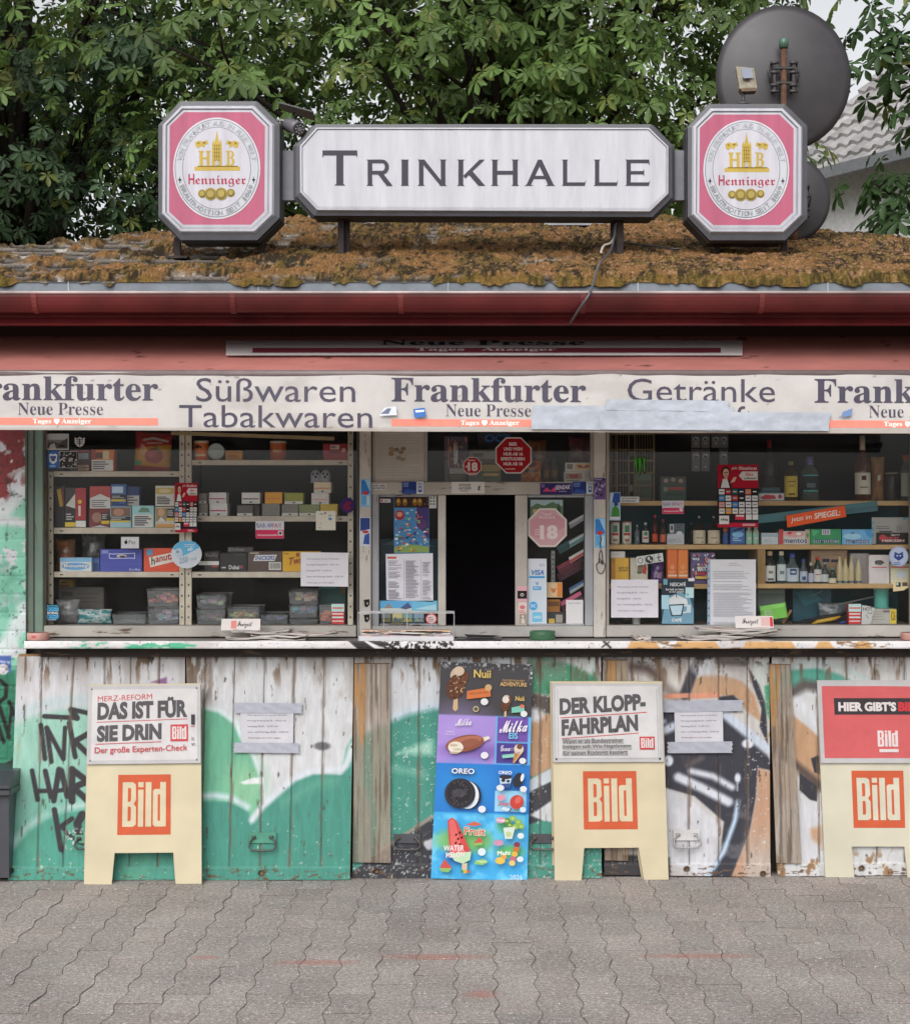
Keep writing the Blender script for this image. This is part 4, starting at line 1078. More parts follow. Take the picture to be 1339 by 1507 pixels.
# ------------------------------------------------------------------ white house beyond
def house():
 A = Vector(W(1178, 250, 13.0)); B = Vector(W(1560, 150, 9.6))      # eave line, coming nearer to the right
 d = B - A; d.z = 0; Lw = d.length; ux = d.normalized(); B.z = A.z = 5.43
 nrm = Vector((-ux.y, ux.x, 0))
 if nrm.y < 0: nrm = -nrm
 t = thing('white_house', 'white rendered house with grey pantiled roof behind the satellite dishes', 'house', (A.x, A.y, 0))
 A0 = Vector((A.x, A.y, 0))
 nx, nv = 420, 300; u, v = np.meshgrid(np.linspace(-.15, 7.5, nx), np.linspace(0, 4.2, nv))
 row = v/.27; ri = np.floor(row); f = row-ri; col = u/.20; fx = col-np.floor(col)
 h = .044*(1-f) + .022*np.sin(2*math.pi*fx) + .004*noise2(np.floor(col)*3.3, ri*5.7, 6)
 pit = math.radians(42); up = Vector((0, 0, 1))*math.sin(pit) + nrm*math.cos(pit); nn = Vector((0, 0, 1))*math.cos(pit) - nrm*math.sin(pit)
 off = Vector((0, 0, 5.43)) - nrm*.35
 P = np.array(off)[None, None] + u[..., None]*np.array(ux) + v[..., None]*np.array(up) + h[..., None]*np.array(nn)
 C = np.empty(u.shape+(3,)); g = 138 + 26*noise2(np.floor(col)*3.3, ri*5.7, 9) + 22*(fbm(u*1.5, v*1.5, 4)-.5)
 C[..., 0] = g; C[..., 1] = g*.985; C[..., 2] = g*.985
 dk = np.clip(1-np.minimum(f, 1-f)*.27/.018, 0, 1)*.0
 C *= (1-.5*dk)[..., None]
 grid_mesh('roof', P, lin_np(C), vmat('clay_tiles', .75, .3, nscale=6, namt=.3), t, smooth=False)
 b = MB()
 def slab(u0, u1, n0, n1, z0, z1, col):
  v = [tuple(ux*uu + nrm*n + Vector((0, 0, z))) for z in (z0, z1) for uu, n in ((u0, n0), (u1, n0), (u1, n1), (u0, n1))]
  b.add(v, [(3, 2, 1, 0), (4, 5, 6, 7), (0, 1, 5, 4), (1, 2, 6, 5), (2, 3, 7, 6), (3, 0, 4, 7)], col)
 slab(0, 7.2, 0, .3, 0, 5.63, (230, 230, 232)); slab(0, .3, .3, 5, 0, 5.63, (208, 208, 210)); slab(7.0, 7.3, .3, 5, 0, 5.63, (208, 208, 210))
 ob = b.build('wall', M_WALL, t); bm_fix(ob)
 b = MB(); slab(-.15, 7.4, -.45, -.35, 5.35, 5.48, (120, 122, 126)); ob = b.build('eaves_gutter', M_METAL, t); bm_fix(ob)
 b = MB(); slab(2.6, 3.6, -.02, -.01, 2.2, 3.5, (60, 66, 72)); slab(2.5, 3.7, -.06, -.005, 2.1, 2.2, (200, 200, 200)); ob = b.build('window', M_PLASTIC, t); bm_fix(ob)
house()
# ------------------------------------------------------------------ horse chestnut trees behind the kiosk
def leaf_material(name):
 m, nt, b, N, L = nodes_of(name)
 at = N.new('ShaderNodeAttribute'); at.attribute_name = 'Col'
 L.new(at.outputs['Color'], b.inputs['Base Color']); b.inputs['Roughness'].default_value = .5; b.inputs['Specular IOR Level'].default_value = .35
 tr = N.new('ShaderNodeBsdfTranslucent')
 hsv = N.new('ShaderNodeHueSaturation'); hsv.inputs['Value'].default_value = 1.5; hsv.inputs['Hue'].default_value = .485; L.new(at.outputs['Color'], hsv.inputs['Color']); L.new(hsv.outputs[0], tr.inputs[0])
 mx = N.new('ShaderNodeMixShader'); mx.inputs[0].default_value = .36
 L.new(b.outputs[0], mx.inputs[1]); L.new(tr.outputs[0], mx.inputs[2]); L.new(mx.outputs[0], N['Material Output'].inputs['Surface'])
 return m
M_LEAF = leaf_material('chestnut_leaf')
M_BARK = vmat('bark', .9, .15, nscale=10, namt=.4, bump=.8, bscale=40, stretch=(3, 3, .5))

def leaves_mesh(name, pos, nrm, size, col, parent, rng, loc):
 """palmate leaves: six folded leaflets each"""
 n = len(pos)
 nrm = nrm/np.linalg.norm(nrm, axis=1, keepdims=True)
 h = np.cross(nrm, np.array([0, 0, 1.0]) + rng.normal(0, .05, (n, 3))); h /= np.linalg.norm(h, axis=1, keepdims=True)
 dn = np.cross(nrm, h); dn *= np.where(dn[:, 2:3] > 0, -1, 1)          # down along the blade
 K = 6; prof = [(0, 0), (.30, .42), (.40, .66), (.26, .88), (0, 1.0)]
 V = []; Fc = []; ang = np.array([-2.35, -1.35, -.45, .45, 1.35, 2.35]); Ls = np.array([.62, .86, 1.0, 1.0, .86, .62])
 verts = np.empty((n, K, 8, 3)); fold = .16
 roll = rng.normal(0, .35, n)
 for k in range(K):
  a = ang[k] + roll + rng.normal(0, .10, n)
  ax = dn*np.cos(a)[:, None] + h*np.sin(a)[:, None]; sd = np.cross(nrm, ax)
  Lk = (size*Ls[k]*(1+rng.normal(0, .08, n)))[:, None]
  droop = rng.uniform(.12, .42, n)[:, None]
  def pt(w, t, side):
   base = pos + ax*Lk*t + sd*side*w*Lk*.46 - nrm*(droop*Lk*t*t) + nrm*(abs(w)*fold*Lk*.5)
   return base
  seq = [(0, .04, 0), (.30, .42, 1), (.42, .68, 1), (.24, .88, 1), (0, 1.0, 0), (.24, .88, -1), (.42, .68, -1), (.30, .42, -1)]
  for j, (w, t, s) in enumerate(seq): verts[:, k, j] = pt(w, t, s)
 nv = n*K*8
 base = (np.arange(n*K)*8)[:, None]
 q1 = base + np.array([0, 1, 2, 3, 4])[None]; q2 = base + np.array([0, 4, 5, 6, 7])[None]
 fl = np.concatenate([q1, q2], 1).reshape(-1, 5)
 me = bpy.data.meshes.new(name)
 me.vertices.add(nv); me.vertices.foreach_set('co', (verts.reshape(-1, 3) - np.array(loc)).ravel().astype(np.float32))
 me.loops.add(fl.size); me.loops.foreach_set('vertex_index', fl.ravel().astype(np.int32))
 me.polygons.add(len(fl)); me.polygons.foreach_set('loop_start', (np.arange(len(fl))*5).astype(np.int32)); me.polygons.foreach_set('loop_total', np.full(len(fl), 5, np.int32))
 me.update(calc_edges=True)
 a = np.ones((nv, 4), np.float32); a[:, :3] = np.repeat(col, K*8, axis=0)*np.repeat(rng.uniform(.88, 1.12, n*K), 8)[:, None]
 at = me.color_attributes.new('Col', 'FLOAT_COLOR', 'POINT'); at.data.foreach_set('color', a.ravel())
 me.materials.append(M_LEAF)
 o = bpy.data.objects.new(name, me); COL.objects.link(o); o.parent = parent
 return o

def tree(label, x, y, trunk_r, cz, rx, ry, rz, n_spray, per, seed, hue, size=(.11, .16), group='chestnut trees behind the kiosk', front=1.0, name='chestnut_tree', extra=(), lim=None):
 rng = np.random.default_rng(seed); r = random.Random(seed)
 t = thing(name, label, 'tree', (x, y, 0), group=group)
 C = np.array((x, y, cz)); R = np.array((rx, ry, rz))
 # sprays sit mostly near the outside of the crown, in lumps
 P = []
 while len(P) < n_spray:
  d = rng.normal(0, 1, 3); d /= np.linalg.norm(d); q = rng.random()**.38
  lump = .80 + .30*math.sin(5*d[0]+seed)*math.sin(4*d[2]+1.3*seed)*math.cos(4.5*d[1])
  p = C + d*R*q*lump
  if p[2] < 2.3: continue
  if lim is not None and not lim(p): continue
  P.append(p)
 P = np.array(P)
 # ragged hanging sprays given by hand
 if len(extra): P = np.concatenate([P, np.array(extra, float)])
 pos = []; nr = []; cl = []; sz = []
 for p in P:
  out = (p-C)/R; out = out/(np.linalg.norm(out)+1e-6)
  k = int(per*rng.uniform(.6, 1.4)); rad = rng.uniform(.28, .55)
  th = rng.uniform(0, 2*math.pi, k); rr = rad*np.sqrt(rng.random(k))
  dx, dy = rr*np.cos(th), rr*np.sin(th)
  q = np.stack([p[0]+dx, p[1]+dy, p[2] - .55*rr*rr/rad + rng.normal(0, .07, k)], 1)
  nn = np.stack([dx*.9/rad, dy*.9/rad, np.full(k, .75)], 1) + out[None]*np.array((.45, .65, .2)) + rng.normal(0, .30, (k, 3))
  pos.append(q); nr.append(nn); tone = rng.uniform(.55, 1.35)
  base = np.array(lin(hue))[None]*tone*rng.uniform(.8, 1.2, (k, 1))
  yel = (rng.random((k, 1)) < .10)*.5; base = base*(1-yel) + np.array(lin((128, 132, 62)))*yel
  cl.append(base); sz.append(rng.uniform(*size, k))
 pos = np.concatenate(pos); nr = np.concatenate(nr); cl = np.concatenate(cl); sz = np.concatenate(sz)
 leaves_mesh('crown', pos, nr, sz, cl, t, rng, (x, y, 0))
 b = MB(); bc = (44, 38, 34)
 top = cz + rz*.35
 tp = [(0, 0, -.1), (.03, 0, .25), (.0, .05, 1.2), (.08, .0, 2.3), (.02, .1, top*.6), (.1, 0, top)]
 b.tube(tp, [trunk_r*1.35, trunk_r*1.08, trunk_r, trunk_r*.9, trunk_r*.55, trunk_r*.12], bc, 14)
 idx = rng.choice(len(P), min(46, len(P)), replace=False)
 for i in idx:
  if lim is not None and not all(lim(np.array((x, y, 0))*(1-q) + P[i]*q + np.array((0, 0, 2.5*(1-q)+.3))) for q in (.45, .6, .75, .9)): continue
  e = Vector(P[i] - np.array((x, y, 0))); hz = min(max(1.9, e.z*.55), top*.85)
  s = Vector((.03, .03, hz)); mdl = s.lerp(e, .55) + Vector((r.uniform(-.2, .2), r.uniform(-.2, .2), r.uniform(.1, .5)))
  b.tube([s, s.lerp(mdl, .5)+Vector((0, 0, .1)), mdl, mdl.lerp(e, .6)+Vector((r.uniform(-.1, .1), 0, .05)), e], [trunk_r*.20, trunk_r*.15, trunk_r*.10, .016, .006], bc, 7)
  for k in range(2):
   j = Vector((r.uniform(-.6, .6), r.uniform(-.6, .6), r.uniform(-.35, .3))); b.tube([mdl.lerp(e, .4), mdl.lerp(e, .6)+j*.5, mdl.lerp(e, .7)+j], [.018, .012, .005], bc, 5)
 b.build('trunk', M_BARK, t)
 return t

def below_view(p):     # keep the sky gap at the upper right as in the photograph
 s = F/(CAMD+p[1]); px = CX + p[0]*s; py = CY - (p[2]-CAMH)*s
 return not (1165 < px < 1400 and py > -150)

def left_bank(p): return True
tree('broad chestnut tree with bright leafy branches behind the long sign', .4, 7.2, .30, 5.9, 4.6, 3.1, 3.5, 1040, 12, 4, (92, 116, 62), size=(.075, .145), lim=below_view)
tree('shaded dark chestnut tree rising behind the left octagonal sign', -4.3, 8.6, .34, 5.6, 3.9, 3.4, 3.9, 800, 12, 9, (62, 84, 56), size=(.075, .14))
if 0: tree('distant chestnut tree closing the gap low behind the roof ridge', 1.2, 14.5, .30, 5.2, 5.2, 3.0, 4.2, 750, 12, 15, (82, 102, 56), size=(.14, .20), lim=below_view)
def right_edge(p):
 s = F/(CAMD+p[1]); px = CX + p[0]*s; py = CY - (p[2]-CAMH)*s
 e = 1252 if py < 75 else (1345 if py < 190 else (1300 if py < 225 else 1240))
 if py > 190: e += max(0, (250-py))*.4
 return px > e + 14
rx_ = [W(1262, 20, 4.2), W(1290, 55, 4.4), W(1275, 75, 4.3), W(1315, 95, 4.5), W(1285, 270, 4.4), W(1290, 325, 4.2), W(1318, 240, 4.5), W(1320, 330, 4.3)]
tree('near dark chestnut tree reaching in from the right in front of the white house', 4.55, 4.6, .22, 4.3, 2.4, 1.5, 2.5, 230, 9, 23, (58, 82, 46), lim=right_edge, extra=rx_)

def bush(label, x, y, w, h, n, seed, hue):
 t = thing('leafy_bush', label, 'bush', (x, y, 0), group='bushes behind the kiosk roof')
 rng = np.random.default_rng(seed); d = rng.normal(0, 1, (n, 3)); d /= np.linalg.norm(d, axis=1, keepdims=True); d[:, 2] = np.abs(d[:, 2])
 q = rng.random((n, 1))**.4; p = np.array((x, y, .2)) + d*q*np.array((w, w*.7, h))*(1+.15*np.sin(6*d[:, :1])*np.cos(5*d[:, 2:3]))
 nn = d + np.array((0, 0, .6)) + rng.normal(0, .4, (n, 3))
 leaves_mesh('foliage', p, nn, rng.uniform(.07, .11, n), np.array(lin(hue))[None]*rng.uniform(.6, 1.3, (n, 1)), t, rng, (x, y, 0))
 b = MB(); r = random.Random(seed)
 for k in range(7):
  a = r.uniform(0, 6.28); b.tube([(0, 0, -.05), (.2*w*math.cos(a), .2*w*math.sin(a), h*.4), (.5*w*math.cos(a), .4*w*math.sin(a), h*.8)], [.03, .022, .008], (66, 54, 44), 6)
 b.build('stem', M_BARK, t)
bush('pale green bush at the foot of the white house wall', 3.5, 7.6, .8, 3.2, 600, 3, (110, 140, 70))
bush('dark bush filling the gap low behind the roof at far left', -3.6, 6.2, 2.2, 3.5, 2600, 5, (66, 92, 58))
# ------------------------------------------------------------------ graffiti covered shutter panels leaning under the counter
r2 = lambda pts: [(x/3.866, 930+y/3.866) for x, y in pts]
r3 = lambda pts: [(260+x/3.524, 930+y/3.524) for x, y in pts]
r5 = lambda pts: [(780+x/3.72, 930+y/3.72) for x, y in pts]
r6 = lambda pts: [(1080+x/3.865, 930+y/3.865) for x, y in pts]
GRN, GRN2, LGR, WHT, BLK, TAN = (70, 142, 126), (84, 158, 140), (150, 196, 180), (203, 202, 206), (56, 56, 66), (188, 150, 118)

def mural1(c):
 c.blend(np.ones(c.X.shape), WHT)
 c.poly([(0, 1080), (40, 1056), (90, 1044), (140, 1040), (290, 1048), (290, 1310), (0, 1310)], LGR, 9)
 c.line([(5, 1068), (40, 1044), (90, 1032), (140, 1028), (280, 1036)], 14, (184, 200, 204), 7, .9)
 c.blend(smooth01(c.Y, 1090, 1300)*.85, (90, 162, 146))
 c.poly([(0, 1275), (20, 1248), (45, 1218), (80, 1197), (130, 1188), (290, 1190), (290, 1310), (0, 1310)], (78, 152, 134), 7)
 c.line([(17, 1245), (40, 1218), (62, 1202), (96, 1189), (130, 1184), (285, 1186)], 9, (176, 206, 202), 5)
 c.wear((88, 158, 132), .55, .02, .01, 3, smooth01(c.Y, 1060, 1080)*.6, .2)
 k = (52, 49, 54)
 for p, w in (([(255, 480), (440, 490)], 5.5), ([(405, 440), (505, 462)], 5.5), ([(408, 445), (440, 490)], 7), ([(235, 530), (258, 722)], 5.5), ([(268, 545), (294, 738)], 5.5), ([(270, 548), (362, 722)], 5.5), ([(364, 722), (372, 545)], 5),
                 ([(396, 518), (430, 710)], 6), ([(520, 570), (428, 622), (520, 712)], 6.5), ([(185, 790), (216, 955)], 5.5), ([(260, 792), (292, 938)], 6), ([(205, 905), (290, 905)], 5), ([(308, 960), (338, 782), (352, 790), (384, 935)], 6.5), ([(325, 905), (380, 895)], 5),
                 ([(412, 782), (412, 962)], 8), ([(414, 784), (500, 850), (420, 885), (510, 968)], 7.5), ([(312, 1012), (350, 1238)], 6.5), ([(412, 1062), (348, 1108)], 5.5), ([(350, 1110), (420, 1175)], 4), ([(470, 1040), (442, 1090), (455, 1180), (490, 1200)], 9)):
  c.line(r2(p), w*1.3, k, .7)
 for x, y0, y1 in ((362, 720, 750), (282, 935, 970), (410, 960, 1015), (358, 1236, 1262)): c.line(r2([(x, y0), (x, y1)]), 1.2, k, .5)
 c.wear((196, 208, 200), .62, .35, .35, 31, smooth01(c.Y, 1215, 1225)*smooth01(-c.Y, -1258, -1240)*smooth01(c.X, 92, 98), .03)
 c.wear((206, 206, 196), .66, .16, .12, 8, smooth01(c.Y, 1235, 1255)*smooth01(-c.Y, -1285, -1270)*smooth01(c.X, 48, 55)*smooth01(-c.X, -85, -75), .04)
 c.wear((150, 122, 90), .42, .12, .015, 12, smooth01(-c.X, -34, -22)*smooth01(-c.Y, -1130, -1090), .12)
 c.poly([(222, 1004), (246, 996), (246, 1008)], (138, 96, 140), 2)

def mural2(c):
 c.blend(np.ones(c.X.shape), (206, 207, 210))
 c.poly(r3([(0, 380), (130, 395), (220, 415), (300, 475), (340, 565), (395, 645), (432, 735), (452, 880), (430, 940), (380, 1000), (0, 1000)]), (104, 172, 142), 4)
 c.ell(*r3([(360, 800)])[0], 28, 40, (140, 190, 152), 16, .8)
 c.line(r3([(0, 365), (130, 385), (225, 408), (305, 468), (345, 560), (398, 640), (436, 735), (456, 880)]), 6, (206, 220, 222), 3)
 c.poly(r3([(0, 880), (135, 880), (280, 880), (372, 930), (385, 1000), (400, 960), (475, 890), (600, 775), (700, 735), (850, 740), (880, 690), (910, 660), (930, 1340), (0, 1340)]), GRN, 3)
 c.poly(r3([(860, 690), (880, 600), (915, 540), (915, 660)]), (98, 166, 140), 3)
 c.line(r3([(392, 975), (445, 905), (520, 840), (610, 760), (705, 722), (800, 712), (852, 722), (880, 690), (912, 590)]), 9, (210, 216, 224), 3)
 c.line(r3([(120, 852), (200, 848), (280, 860), (340, 890), (368, 908)]), 8, (196, 214, 220), 4)
 c.poly(r3([(330, 780), (400, 755), (450, 757), (450, 786), (350, 790)]), (218, 222, 222), 1.5)
 c.ell(*r3([(755, 592)])[0], 12, 6, (104, 104, 108), 1.5)
 c.blend(.6*smooth01(fbm(c.X*.03, c.Y*.02, 44), .45, .65)*smooth01(c.X, 430, 470)*smooth01(-c.Y, -1090, -1060), (170, 164, 160))
 c.line(r3([(560, 880), (700, 800), (820, 770)]), 14, (110, 172, 148), 9, .5)
 c.wear((126, 112, 104), .60, .09, .02, 24, smooth01(-c.Y, -1050, -1010)*smooth01(-c.X, -330, -300), .06)
 c.wear((206, 212, 206), .78, .3, .3, 29, smooth01(c.Y, 1195, 1215)*.9, .05)

def mural3(c):
 c.blend(np.ones(c.X.shape), (203, 205, 210))
 e = r3([(900, 545), (985, 505), (1100, 452), (1200, 412), (1330, 382), (1460, 390)])
 c.poly(e + [(900, 1040), (900, 1310), (500, 1310), (500, 1100)], GRN, 3)
 c.line(e, 10, (196, 208, 222), 5)
 c.poly(r3([(1140, 630), (1250, 580), (1330, 560), (1330, 640)]), (150, 196, 180), 6)
 c.line(r3([(1100, 700), (1280, 740)]), 8, (140, 190, 172), 6, .6)
 c.poly(r3([(1040, 1150), (1120, 1100), (1330, 965), (1500, 880), (1500, 1340), (900, 1340), (900, 1250), (1000, 1180)]), (56, 57, 64), 2)
 c.line(r3([(1040, 1140), (1120, 1092), (1330, 955), (1500, 870)]), 5, (150, 140, 128), 1.5)
 c.poly([(776, 960), (868, 968), (880, 1000), (876, 1030), (780, 1020)], (70, 146, 112), 4)
 c.poly([(790, 962), (880, 962), (872, 994), (840, 978)], (206, 214, 214), 5)
 c.poly([(776, 1018), (812, 1026), (900, 1040), (900, 1065), (776, 1045)], (90, 80, 78), 4)
 c.poly([(776, 1046), (900, 1064), (900, 1125), (812, 1130), (784, 1144), (776, 1140)], TAN, 3)
 c.ell(785, 1052, 14, 10, (220, 222, 230), 4)
 c.poly([(774, 1150), (812, 1130), (900, 1100), (900, 1125), (812, 1150), (774, 1168)], (200, 206, 214), 2)
 c.poly([(774, 1168), (812, 1150), (900, 1125), (900, 1170), (774, 1215)], (64, 64, 72), 2)
 c.poly([(780, 1200), (820, 1172), (830, 1212), (800, 1208)], (206, 208, 212), 2)
 c.wear((150, 152, 156), .68, .3, .3, 39, smooth01(c.Y, 1215, 1245), .03)
 c.wear((206, 210, 206), .73, .35, .35, 49, .8, .02)
 c.poly(r3([(1270, 1090), (1330, 1070), (1330, 1130), (1300, 1130)]), (190, 190, 200), 2)

def mural4(c):
 c.blend(np.ones(c.X.shape), (196, 192, 190))
 c.poly(r5([(880, 340), (900, 260), (960, 225), (1060, 235), (1160, 270), (1230, 350), (1270, 500), (1180, 430), (1130, 355), (1020, 345)]), TAN, 3)
 c.line(r5([(480, 180), (640, 200), (720, 260), (800, 340)]), 14, (92, 78, 72), 6)
 c.ell(*r5([(800, 240)])[0], 16, 22, (218, 214, 210), 8)
 c.line(r5([(845, 345), (885, 230), (930, 150), (980, 120)]), 15, BLK, 2)
 c.ell(*r5([(960, 190)])[0], 20, 13, (216, 218, 224), 5)
 c.line(r5([(1030, 160), (1180, 170)]), 9, (52, 52, 58), 3)
 c.line(r5([(980, 215), (1120, 230)]), 8, (214, 216, 222), 4)
 c.poly(r5([(1190, 190), (1255, 290), (1290, 400), (1300, 620), (1255, 520), (1265, 420), (1220, 300)]), BLK, 1.5)
 c.poly(r5([(1190, 180), (1310, 150), (1312, 560), (1285, 380), (1240, 260)]), (192, 198, 192), 3)
 c.poly(r5([(1280, 300), (1312, 280), (1312, 480), (1292, 440)]), (78, 150, 118), 3)
 c.poly(r5([(560, 420), (720, 430), (1060, 440), (1300, 655), (1320, 760), (1245, 745), (1235, 900), (1200, 1100), (1100, 1345), (960, 1345), (1040, 1200), (1060, 1040), (900, 900), (560, 800)]), BLK, 2)
 c.line(r5([(1050, 440), (1160, 530), (1320, 665)]), 13, (196, 206, 222), 3)
 c.line(r5([(560, 560), (720, 545), (800, 510)]), 12, (200, 208, 224), 3); c.line(r5([(560, 495), (730, 490)]), 7, (200, 208, 224), 3)
 c.poly(r5([(1030, 355), (1110, 345), (1150, 380), (1130, 440), (1050, 430)]), BLK, 2)
 c.line(r5([(810, 795), (930, 850), (1085, 930)]), 13, (206, 210, 220), 3); c.line(r5([(880, 762), (1000, 790), (1105, 850)]), 9, (200, 204, 214), 3)
 c.poly(r5([(560, 830), (740, 860), (900, 935), (1020, 1040), (1042, 1180), (1000, 1290), (960, 1345), (780, 1270), (560, 1100)]), (204, 204, 210), 3)
 c.blend(.35*smooth01(fbm(c.X*.03, c.Y*.04, 64), .5, .7)*smooth01(c.Y, 1160, 1190), (160, 158, 160))
 c.line(r5([(1136, 930), (1120, 1030), (1060, 1200), (975, 1335)]), 6, (186, 210, 232), 2.5)
 for cx, cy, rx, ry in ((1190, 612, 32, 25), (757, 705, 25, 30), (1135, 800, 16, 26)): c.ell(*r5([(cx, cy)])[0], rx/3.72, ry/3.72, (216, 220, 230), 1.5)
 c.line(r5([(1133, 830), (1133, 868)]), 1.8, (210, 216, 226)); 
 c.poly(r5([(1245, 745), (1320, 765), (1320, 1345), (1095, 1345), (1200, 1110), (1238, 900)]), (186, 148, 122), 3)
 c.blend(.8*smooth01(c.Y, 1200, 1280)*smooth01(c.X, 1085, 1105), (186, 178, 170))
 c.line(r5([(745, 352), (868, 348)]), 7, (214, 148, 120), 1); c.line(r5([(880, 352), (1025, 345)]), 8, (216, 150, 124), 1)
 c.line(r5([(860, 730), (940, 690)]), 6, (120, 104, 100), 4, .7)
 c.wear((56, 54, 58), .60, .2, .2, 58, smooth01(-c.Y, -985, -968), .04)
 c.wear((192, 162, 120), .72, .2, .3, 68, smooth01(c.X, 1112, 1128), .05)
 c.wear((206, 206, 208), .74, .4, .4, 69, smooth01(c.X, 1090, 1100)*.9, .02)
 c.poly([(880, 1255), (985, 1262), (985, 1300), (880, 1300)], (60, 58, 62), 3)
 c.poly([(888, 968), (925, 968), (925, 1010), (888, 1010)], (176, 174, 176), 2)

def mural5(c):
 c.blend(np.ones(c.X.shape), (204, 205, 206))
 c.poly(r6([(200, 260), (300, 215), (470, 205), (600, 240), (700, 300), (700, 420), (440, 300), (330, 320), (240, 420), (200, 520)]), GRN2, 4)
 c.line(r6([(220, 250), (330, 190), (470, 175), (620, 200), (760, 280)]), 8, (186, 204, 204), 5)
 c.line(r6([(240, 470), (320, 350), (400, 300), (470, 310)]), 15, (92, 86, 84), 5)
 c.poly(r6([(200, 540), (330, 470), (490, 600), (490, 880), (360, 760), (200, 700)]), TAN, 3)
 c.line(r6([(345, 400), (400, 430), (490, 560)]), 15, (212, 214, 220), 4)
 c.poly(r6([(435, 720), (480, 700), (490, 810), (455, 800)]), (52, 50, 54), 1)
 c.line(r6([(200, 600), (330, 745), (500, 885)]), 13, (92, 76, 70), 4)
 c.poly(r6([(370, 800), (475, 880), (470, 965), (430, 955), (370, 900)]), (54, 54, 62), 1)
 c.poly(r6([(330, 960), (490, 1010), (500, 1310), (340, 1310)]), (206, 206, 212), 5)
 c.poly(r6([(430, 1120), (500, 1100), (500, 1220), (440, 1180)]), (196, 160, 130), 5)
 c.poly(r6([(200, 720), (360, 790), (340, 960), (230, 940)]), (190, 160, 132), 5)
 c.wear((150, 118, 84), .58, .1, .06, 78, smooth01(c.Y, 1240, 1270), .06)
 c.wear((150, 100, 60), .66, .15, .15, 79, smooth01(-c.Y, -980, -965), .05)

M_MURAL = vmat('spray_paint_on_boards', .55, .3, nscale=14, namt=.2, bump=.4, bscale=70, stretch=(3, 3, .6), gain=.84)

LEAN = [-.15, 1295.]
def lean(py, y1=-.062, p1=960.):
 y0, p0 = LEAN
 return y0 + (y1-y0)*(p0-py)/(p0-p1)

def common_wear(c, seed, joints, top, bot):
 """weathering that belongs to the boards: bare wood at the top, chips at the bottom rail, dirty joints"""
 t = smooth01(-c.Y, -(top+62), -(top+4))
 c.wear((150, 140, 132), .40, .05, .012, seed+1, t*.6, .2)
 c.wear((112, 88, 68), .64, .10, .018, seed+2, t, .06)
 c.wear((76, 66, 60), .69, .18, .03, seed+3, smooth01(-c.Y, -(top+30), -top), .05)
 c.wear((88, 76, 66), .76, .22, .05, seed+4, .8, .03)
 c.wear((196, 192, 184), .76, .2, .2, seed+5, smooth01(c.Y, bot-70, bot-10)*.8, .03)
 c.wear((104, 82, 64), .64, .14, .4, seed+6, smooth01(c.Y, bot-22, bot-12), .05)
 dep = np.zeros(c.X.shape)
 for j in joints:
  jx = j[0] + (j[1]-j[0])*(c.Y-top)/(bot-top)
  d = np.abs(c.X-jx + .8*(fbm(c.Y*.03, c.Y*0+j[0], seed)-.5))
  on = (c.Y < bot-19)
  dep = np.maximum(dep, .006*np.clip(1.2-d, 0, 1)*on)
  c.blend(np.clip(1.25-d, 0, 1)*.7*on, (66, 58, 54))
  c.blend(np.clip(4-d, 0, 1)*.5*on*smooth01(fbm(c.X*.3, c.Y*.03, seed+9), .5, .62), (126, 106, 90))
 return dep

def handle(parent, org, cx, cy, w=34, h=16, col=(70, 66, 62), plate=(96, 120, 108)):
 Y = lean(cy) - .004; b = MB(); o = Vector(org)
 P = lambda x, y, dy=0: Vector(W(x, y, Y)) + Vector((0, dy, 0)) - o
 b.box(P(cx-w*.55, 0).x, P(cx+w*.55, 0).x, Y-.004-o.y, Y+.004-o.y, P(0, cy+1).z, P(0, cy-h*.75).z, plate, 0, .0015)
 for s in (-1, 1):
  b.tube([P(cx+s*w*.36-3, cy-h*.4, -.006), P(cx+s*w*.36+3, cy-h*.4, -.006)], .007, col, 8)
 pts = [P(cx-w*.36, cy-h*.4, -.010), P(cx-w*.52, cy-h*.1, -.014), P(cx-w*.55, cy+h*.28, -.018), P(cx-w*.42, cy+h*.5, -.020), P(cx, cy+h*.54, -.020), P(cx+w*.42, cy+h*.5, -.020), P(cx+w*.55, cy+h*.28, -.018), P(cx+w*.52, cy-h*.1, -.014), P(cx+w*.36, cy-h*.4, -.010)]
 b.tube(pts, .0042, col, 8)
 b.build('handle', M_METAL, parent)

